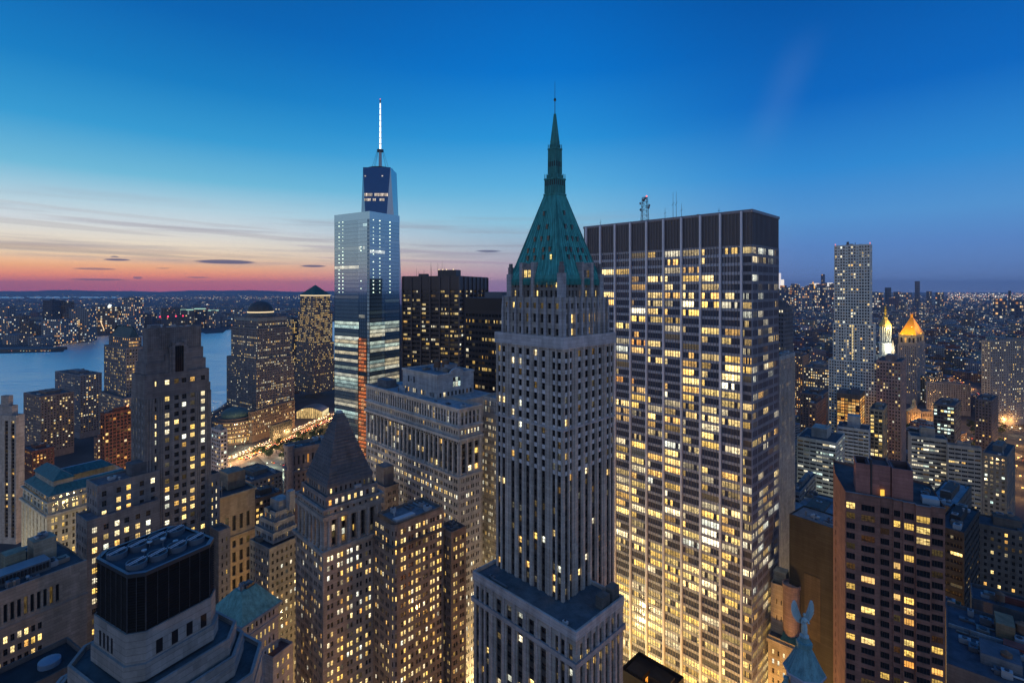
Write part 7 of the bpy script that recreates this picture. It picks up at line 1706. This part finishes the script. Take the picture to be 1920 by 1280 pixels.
# towers on the far bank
SH = [(8, 2150, 22, 598, 'dark tower block at the far left of the far bank'), (30, 2250, 22, 592, 'tower block left of the twin tall ones on the far bank'), (48, 2050, 16, 600, 'slim brown tower behind the far pier'), (90, 2500, 20, 563, 'left one of the twin tall towers on the far bank'), (116, 2550, 20, 565, 'right one of the twin tall towers on the far bank'), (98, 1980, 42, 600, 'broad riverside office with rows of lights behind the far pier'), (124, 2080, 14, 588, 'slim tower beside the broad riverside office'), (145, 2060, 32, 578, 'tall dark apartment tower standing over the far promenade'), (192, 2420, 44, 575, 'wide bright office with a diagonal light stripe on the far bank'), (241, 2420, 26, 558, 'tallest bright stepped tower on the far bank'), (236, 2330, 32, 596, 'bright lower office in front of the tallest far tower'), (270, 2460, 24, 588, 'grey office right of the tallest far tower'), (290, 2500, 26, 600, 'low office above the deco roof on the far bank'), (314, 2650, 24, 577, 'grey tower above the red beacons on the far bank'), (345, 2700, 22, 582, 'first green topped tower right of the deco tower, far bank'), (370, 2750, 20, 580, 'second green topped tower on the far bank'), (396, 2780, 18, 583, 'third green topped tower on the far bank'), (412, 2850, 14, 592, 'slim block near the small far pier'), (440, 2900, 14, 577, 'pale tower just left of the dome on the far bank'), (60, 2350, 26, 610, 'low dark block behind the slim brown tower'), (66, 1900, 30, 632, 'low apartment block by the far pier'), (20, 1950, 34, 628, 'low block behind the far pier sheds'), (160, 2150, 20, 626, 'low block at the end of the far promenade'), (212, 2600, 20, 605, 'small block between the bright offices'), (335, 2850, 20, 598, 'small far block below the green topped towers'), (455, 3000, 18, 592, 'small far block left of the dome'), (5, 2600, 20, 575, 'dark high block on the far bank near the left edge')]
for px, d, wpx, top, lab in SH:
    m = MB(); w = wpx / F * d; h = ZY(top, d); br_ = 'bright' in lab or 'rows' in lab; t = TT[rn.choice(('grey', 'dark', 'brown', 'grey'))]
    block(m, GX(px, d), d + w * .4, w, w * .8, R_(rn.choice((0, 12, -8))), h, t, .4 if br_ else rn.uniform(.06, .17), d / 800 * (1. if br_ else .9), rn=rn)
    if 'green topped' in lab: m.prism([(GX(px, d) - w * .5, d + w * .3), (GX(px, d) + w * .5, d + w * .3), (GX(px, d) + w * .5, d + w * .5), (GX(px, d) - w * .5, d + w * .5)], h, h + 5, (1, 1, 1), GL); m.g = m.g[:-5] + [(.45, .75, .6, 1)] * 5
    if 'diagonal' in lab: m.bar((GX(188, d - 8), d - 8, 62), (GX(195, d - 8), d - 8, 20), 1.6, (1, 1, 1), GL, (1.6, 1.1, .6, 1)); m.bar((GX(204, d - 4), d - 4, h - 2), (GX(207, d - 4), d - 4, h + 9), 7., (1, 1, 1), GL, (1.3, 1.5, 1.5, 1))
    tag(m.build('far_bank_tower'), lab, 'tower', 'towers on the far river bank')
# pier shed
pb = MB(); A, B = gpt(-60, 661), gpt(92, 659); pb.prism([A, B, (B[0] + 10, B[1] + 60), (A[0], A[1] + 60)], 0, 10, (.12, .11, .1, .0), ST, tt=(.1, .1, .11)); tag(pb.build('pier_shed'), 'long low pier shed with a row of lamps on the far bank', 'pier')
# skyline far up the island
SK = []
for i in range(46):
    px = 1461 + i * 2.35 + rn.uniform(-1.5, 1.5); SK.append((px, rn.uniform(4600, 6200), rn.uniform(4, 9), rn.uniform(531, 546)))
SK += [(1463.5, 5200, 7, 524), (1462, 5150, 3, 512), (1543, 6400, 4.6, 514), (1527, 5600, 9, 531), (1551, 5800, 10, 530), (1523, 5000, 5, 541), (1720, 5600, 5.5, 527), (1665, 5200, 7, 539), (1652, 5000, 5, 548), (1682, 5600, 8, 547), (1742, 5800, 6, 546), (1762, 5400, 9, 548), (1700, 5300, 12, 549), (1640, 5000, 8, 547), (1893, 4200, 3, 545), (1875, 3600, 14, 560), (1910, 3600, 16, 562)]
names = {512: 'pointed pale lit top beside the slab edge on the far skyline', 524: 'tall pale floodlit tower at the slab edge on the far skyline', 514: 'slim tower with a dark cap and blue lit side on the far skyline', 541: 'small golden topped tower on the far skyline', 527: 'lone dark slab standing above the far skyline right of the gold pyramid', 539: 'dark square tower above the far skyline right of the silver tower'}
for px, d, wpx, top in SK:
    m = MB(); w = wpx / F * d; h = ZY(top, d); x = GX(px, d); t = TT[rn.choice(('grey', 'dark', 'brown', 'dark'))]; k = names.get(top)
    block(m, x, d, w, w, R_(20), h, t, .06 if k and 'dark' in k else rn.uniform(.2, .6), 7, extras=False, rn=rn)
    if top == 514: m.prism([(x - w * .4, d - w * .8), (x + w * .4, d - w * .8), (x + w * .4, d - w * .75), (x - w * .4, d - w * .75)], h * .42, h * .72, (1, 1, 1), GL); m.g = m.g[:-5] + [(.5, .8, 1.2, 1)] * 5
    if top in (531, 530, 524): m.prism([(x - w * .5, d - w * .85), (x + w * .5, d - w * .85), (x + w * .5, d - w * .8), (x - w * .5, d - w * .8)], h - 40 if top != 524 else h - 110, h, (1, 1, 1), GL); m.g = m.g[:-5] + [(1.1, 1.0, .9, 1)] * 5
    if top == 541: m.prism([(x - w * .6, d - w), (x + w * .6, d - w), (x + w * .6, d), (x - w * .6, d)], h, h + 70, (1, 1, 1), GL, poly1=[(x - 1, d - w / 2), (x + 1, d - w / 2), (x + 1, d - w / 2 + 1), (x - 1, d - w / 2 + 1)]); m.g = m.g[:-5] + [(1.4, .7, .08, 1)] * 5
    if top == 512: m.g = [(.9, .85, .9, 1)] * len(m.f); m.m = [GL] * len(m.f)
    tag(m.build('skyline_tower'), k or f'small {"lit" if rn.random() < .6 else "dim"} tower in the far skyline right of the office slab', 'tower', 'towers of the far skyline')
# countless city lights
cl = MB(); PALL = [((1, .55, .2), 5), ((1, .75, .42), 5), ((1, .9, .7), 3), ((.8, .95, 1), 1), ((1, .3, .2), .6), ((.6, 1, .8), .4)]
def light(x, y, z, s, k):
    c = rn.choices([p[0] for p in PALL], [p[1] for p in PALL])[0]; k *= .8; g_ = (c[0] * k, c[1] * k, c[2] * k, 1)
    if rn.random() < .35: return
    s *= .8; cl.face([(x - s, y, z), (x + s, y, z), (x, y, z + 1.6 * s)], (1, 1, 1), GL, g_); cl.face([(x, y - s, z), (x, y + s, z), (x, y, z + 1.6 * s)], (1, 1, 1), GL, g_); cl.face([(x + s, y, z + .8 * s), (x - s, y, z + .8 * s), (x, y, z - .8 * s)], (1, 1, 1), GL, g_)
for _ in range(3600):
    py = 542.5 + 85 * rn.random() ** 1.9; y = H * F / (py - 540); px = rn.uniform(-100, 960)
    if y < 2600 or y > 17500: continue
    light(GX(px, y), y, rn.uniform(4, 16), y * rn.uniform(.00025, .0006), rn.uniform(.5, 2.6))
for _ in range(900):                                                       # bright band of the rail yards and highways
    px = rn.uniform(225, 960); py = 561 + (px - 225) * -.006 + rn.gauss(0, 1.6); y = H * F / (py - 540); light(GX(px, y), y, 12, y * rn.uniform(.0003, .0007), rn.uniform(.8, 3.))
for _ in range(5600):
    py = 545.5 + 170 * rn.random() ** 1.45; y = H * F / (py - 540); px = rn.uniform(1445, 2000); light(GX(px, y), y, rn.uniform(6, 30) if y < 3000 else rn.uniform(4, 60), y * rn.uniform(.00022, .0005), rn.uniform(.5, 2.6))
for _ in range(900):
    px = rn.uniform(1775, 2000); py = rn.choice((552, 555, 558, 563)) + rn.gauss(0, 1.2); y = H * F / (py - 540); light(GX(px, y), y, 20, y * rn.uniform(.0004, .0009), rn.uniform(2., 6))
for i in range(62): px = -20 + i * 1.9; x, y = gpt(px, 658.5 + (i % 3) * .6); light(x, y - 4, 4, 1.3, 2.2)
for i in range(70): px = 100 + i * 1.2; x, y = gpt(px, 650 - (px - 110) * .2); light(x, y, 4, 1.2, rn.uniform(.6, 2))
for _ in range(160): x, y = gpt(rn.uniform(0, 170), rn.uniform(618, 655)); light(x, y + 30, rn.uniform(3, 40), 1.4, rn.uniform(.6, 2.4))
for _ in range(60): x, y = gpt(rn.uniform(395, 420), rn.uniform(752, 800)); light(x, y, rn.uniform(2, 5), .5, rn.uniform(1, 3))
for _ in range(90): x, y = gpt(rn.uniform(1500, 1565), rn.uniform(1190, 1260)); light(x, y, rn.uniform(1, 4), .3, rn.uniform(1, 3))
tag(cl.build('city_lights'), kind='stuff')
sheet('street', [gpt(*p) for p in ((1480, 1180), (1580, 1150), (1600, 1300), (1480, 1300))], .2, PV)
for i, (px, py) in enumerate(((1545, 1210), (1556, 1232), (1526, 1216), (1550, 1262))): x, y = gpt(px, py); lamp(x, y, 7, (6, 5, 3.4, 1), 'bright white street lamp in the gap left of the red brick tower', 'lamps in the bright gap', 1800, (1, .85, .6), .5)

for b in ALL: b.finish() if False else None
make_windows()

# ================================================================ SKY AND CAMERA
w = bpy.data.worlds.new('World'); sc.world = w; w.use_nodes = True; nt = w.node_tree; ns, ln = nt.nodes, nt.links; ns.clear()
out = ns.new('ShaderNodeOutputWorld'); bg = ns.new('ShaderNodeBackground'); ln.new(bg.outputs[0], out.inputs[0])
tc = ns.new('ShaderNodeTexCoord'); sx = ns.new('ShaderNodeSeparateXYZ'); ln.new(tc.outputs['Generated'], sx.inputs[0])
X, Y, Z = sx.outputs
hyp = math_(ns, ln, 'SQRT', math_(ns, ln, 'ADD', math_(ns, ln, 'MULTIPLY', X, X), math_(ns, ln, 'MULTIPLY', Y, Y)))
el = math_(ns, ln, 'DIVIDE', Z, math_(ns, ln, 'MAXIMUM', hyp, .02))        # tangent of the height above the horizon
az = math_(ns, ln, 'ARCTAN2', X, Y)
e1 = math_(ns, ln, 'MULTIPLY', el, 1.6, clamp=True)
def rmp(st):
    B = lambda p, t=(.85, .7, .5): [1 + k * math.exp(-p / .022) for k in t]                              # what the haze in between takes away
    return ramp(ns, ln, e1, [(max(0, p * 1.6), tuple(v * k for v, k in zip(srgb(*c)[:3], B(p)))) for p, c in st])
west = rmp([(0, (204, 94, 96)), (.008, (226, 112, 98)), (.020, (244, 146, 104)), (.034, (250, 182, 128)), (.052, (250, 220, 180)), (.072, (240, 228, 208)), (.10, (216, 224, 228)), (.135, (180, 213, 228)), (.18, (112, 188, 220)), (.25, (52, 156, 212)), (.34, (16, 126, 196)), (.46, (0, 100, 178)), (.6, (0, 84, 158))])
mid = rmp([(0, (146, 118, 154)), (.02, (176, 150, 172)), (.045, (178, 170, 188)), (.08, (164, 184, 204)), (.13, (138, 198, 226)), (.2, (92, 178, 226)), (.29, (38, 148, 218)), (.42, (0, 116, 204)), (.6, (0, 94, 180))])
east = rmp([(0, (84, 108, 160)), (.03, (90, 124, 182)), (.07, (90, 136, 200)), (.12, (84, 150, 212)), (.2, (46, 138, 212)), (.32, (6, 104, 192)), (.5, (0, 84, 166)), (.625, (0, 70, 146))])
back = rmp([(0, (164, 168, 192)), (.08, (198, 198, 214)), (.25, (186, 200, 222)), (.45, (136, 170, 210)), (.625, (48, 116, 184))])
def mr(v, a, b_):
    n = ns.new('ShaderNodeMapRange'); n.interpolation_type = 'SMOOTHSTEP'; ln.new(v, n.inputs[0]); n.inputs[1].default_value = a; n.inputs[2].default_value = b_; return n.outputs[0]
c = mixc(ns, ln, mr(az, -.62, .12), west, mid); c = mixc(ns, ln, mr(az, .02, .55), c, east)
bk = math_(ns, ln, 'MAXIMUM', mr(az, -1.15, -2.0), mr(az, 1.1, 1.9)); c = mixc(ns, ln, bk, c, back)                              # sky behind the viewer, made brighter to light the walls facing it
# thin streaks of cloud low in the west and small dark cloudlets
mp = ns.new('ShaderNodeCombineXYZ'); ln.new(az, mp.inputs[0]); ln.new(math_(ns, ln, 'MULTIPLY', el, 26.), mp.inputs[1])
nz = node(ns, 'ShaderNodeTexNoise', Scale=2.2, Detail=7.0, Roughness=.6); ln.new(mp.outputs[0], nz.inputs['Vector'])
band = math_(ns, ln, 'MULTIPLY', mr(el, .02, .05), math_(ns, ln, 'SUBTRACT', 1., mr(el, .09, .17)))
st = math_(ns, ln, 'MULTIPLY', math_(ns, ln, 'MULTIPLY', mr(nz.outputs[0], .45, .7), band), math_(ns, ln, 'SUBTRACT', .6, mr(az, .1, .6)), clamp=True)
c = mixc(ns, ln, st, c, srgb(150, 146, 162))
mp2 = ns.new('ShaderNodeCombineXYZ'); ln.new(math_(ns, ln, 'MULTIPLY', az, 3.), mp2.inputs[0]); ln.new(math_(ns, ln, 'MULTIPLY', el, 60.), mp2.inputs[1])
nz2 = node(ns, 'ShaderNodeTexNoise', Scale=1.6, Detail=5.0); ln.new(mp2.outputs[0], nz2.inputs['Vector'])
wisp = ns.new('ShaderNodeVectorMath')
def cloudlet(a0, e0, wa, we, k, col=(88, 90, 122), tilt=0.):
    """a small dark cloud: a soft lens broken up by noise"""
    global c
    da = math_(ns, ln, 'DIVIDE', math_(ns, ln, 'SUBTRACT', az, a0), wa); de = math_(ns, ln, 'DIVIDE', math_(ns, ln, 'SUBTRACT', math_(ns, ln, 'ADD', el, math_(ns, ln, 'MULTIPLY', math_(ns, ln, 'SUBTRACT', az, a0), tilt)), e0), we)
    r = math_(ns, ln, 'ADD', math_(ns, ln, 'MULTIPLY', da, da), math_(ns, ln, 'MULTIPLY', de, de))
    f = math_(ns, ln, 'SUBTRACT', math_(ns, ln, 'SUBTRACT', 1.25, r), math_(ns, ln, 'MULTIPLY', nz2.outputs[0], 1.1))
    c = mixc(ns, ln, math_(ns, ln, 'MULTIPLY', mr(f, .1, .5), k), c, srgb(*col))
def ae(px, py): k = (px - 960) / F; return math.atan(k), (540 - py) / F / math.sqrt(1 + k * k)
for px, py, wx, wy, k in ((425, 491, 82, 6, .9), (589, 499, 38, 4, .9), (220, 487, 36, 3, .9), (178, 504, 58, 3, .6), (186, 524, 90, 3, .7), (258, 521, 16, 4, .7), (914, 471, 38, 3.5, .8), (372, 520, 40, 2.5, .6), (306, 503, 22, 2, .4), (215, 481, 12, 2, .8)):
    a0, e0 = ae(px, py); kk = 1 + ((px - 960) / F) ** 2; cloudlet(a0, e0, wx / F / kk, wy / F / math.sqrt(kk), k)
for px, py, wx, wy, k, col, tl in ((60, 464, 520, 7, .55, (186, 168, 156), .035), (330, 474, 420, 5, .35, (196, 172, 160), .03), (60, 418, 420, 8, .45, (190, 186, 186), .05), (420, 437, 460, 6, .4, (182, 178, 184), .05), (250, 405, 500, 5, .35, (186, 190, 196), .05), (760, 470, 300, 5, .4, (160, 150, 172), .03), (820, 490, 300, 4, .4, (168, 140, 168), .02)):
    a0, e0 = ae(px, py); kk = 1 + ((px - 960) / F) ** 2; cloudlet(a0, e0, wx / F / kk, wy / F / math.sqrt(kk), k, col, tl)
# a faint rising wisp high in the east
a0, e0 = ae(1480, 140); da = math_(ns, ln, 'SUBTRACT', az, math_(ns, ln, 'ADD', a0, math_(ns, ln, 'MULTIPLY', math_(ns, ln, 'SUBTRACT', el, e0), .38)))
wf = math_(ns, ln, 'MULTIPLY', math_(ns, ln, 'SUBTRACT', 1., mr(math_(ns, ln, 'ABSOLUTE', da), 0., .05)), math_(ns, ln, 'MULTIPLY', mr(el, .2, .3), math_(ns, ln, 'SUBTRACT', 1., mr(el, .36, .46))))
nz3 = node(ns, 'ShaderNodeTexNoise', Scale=7., Detail=5.0); ln.new(tc.outputs['Generated'], nz3.inputs['Vector'])
c = mixc(ns, ln, math_(ns, ln, 'MULTIPLY', math_(ns, ln, 'MULTIPLY', wf, nz3.outputs[0]), .13), c, srgb(130, 160, 205))
c = mixc(ns, ln, mr(el, -.002, -.03), c, srgb(40, 48, 70))
# the physical twilight sky adds its share
sky = ns.new('ShaderNodeTexSky'); sky.sky_type = 'NISHITA'; sky.sun_disc = False; sky.sun_elevation = R_(-3.5); sky.sun_rotation = R_(-62)
vs = ns.new('ShaderNodeVectorMath'); vs.operation = 'SCALE'; ln.new(sky.outputs[0], vs.inputs[0]); vs.inputs['Scale'].default_value = .05
va = ns.new('ShaderNodeVectorMath'); va.operation = 'ADD'; ln.new(c, va.inputs[0]); ln.new(vs.outputs[0], va.inputs[1])
ln.new(va.outputs[0], bg.inputs[0]); bg.inputs[1].default_value = 1.
hz = MB(); hz.prism([(-28100, -3600), (28100, -3600), (28100, 26500), (-28100, 26500)], -1., 548., (.5, .5, .5), ST, bottom=True); ho = hz.build('haze'); tag(ho, kind='stuff')
hm = bpy.data.materials.new('haze_air'); hm.use_nodes = True; hn = hm.node_tree; hn.nodes.clear(); o_ = hn.nodes.new('ShaderNodeOutputMaterial'); pv = hn.nodes.new('ShaderNodeVolumePrincipled')
pv.inputs['Color'].default_value = (.62, .74, 1., 1); pv.inputs['Density'].default_value = 4e-5; pv.inputs['Anisotropy'].default_value = .2; hn.links.new(pv.outputs[0], o_.inputs['Volume'])
ho.data.materials.clear(); ho.data.materials.append(hm)
cam = bpy.data.cameras.new('camera'); co = bpy.data.objects.new('camera', cam); COL.objects.link(co); sc.camera = co
co.location = (0, 0, H); co.rotation_euler = (R_(90), 0, 0); cam.sensor_width = 36; cam.lens = 18; cam.shift_y = -(640 - 540) / 1920; cam.clip_start = .5; cam.clip_end = 200000
sc.render.engine = 'CYCLES'; cy = sc.cycles; cy.max_bounces = 4; cy.diffuse_bounces = 2; cy.glossy_bounces = 3; cy.transmission_bounces = 1; cy.volume_bounces = 0; cy.caustics_reflective = False; cy.caustics_refractive = False; cy.sample_clamp_indirect = 4.
try: cy.use_denoising = True; cy.denoiser = 'OPENIMAGEDENOISE'
except Exception: pass
vsn = sc.view_settings; vsn.view_transform = 'Standard'; vsn.look = 'None'; vsn.exposure = 0; vsn.gamma = 1
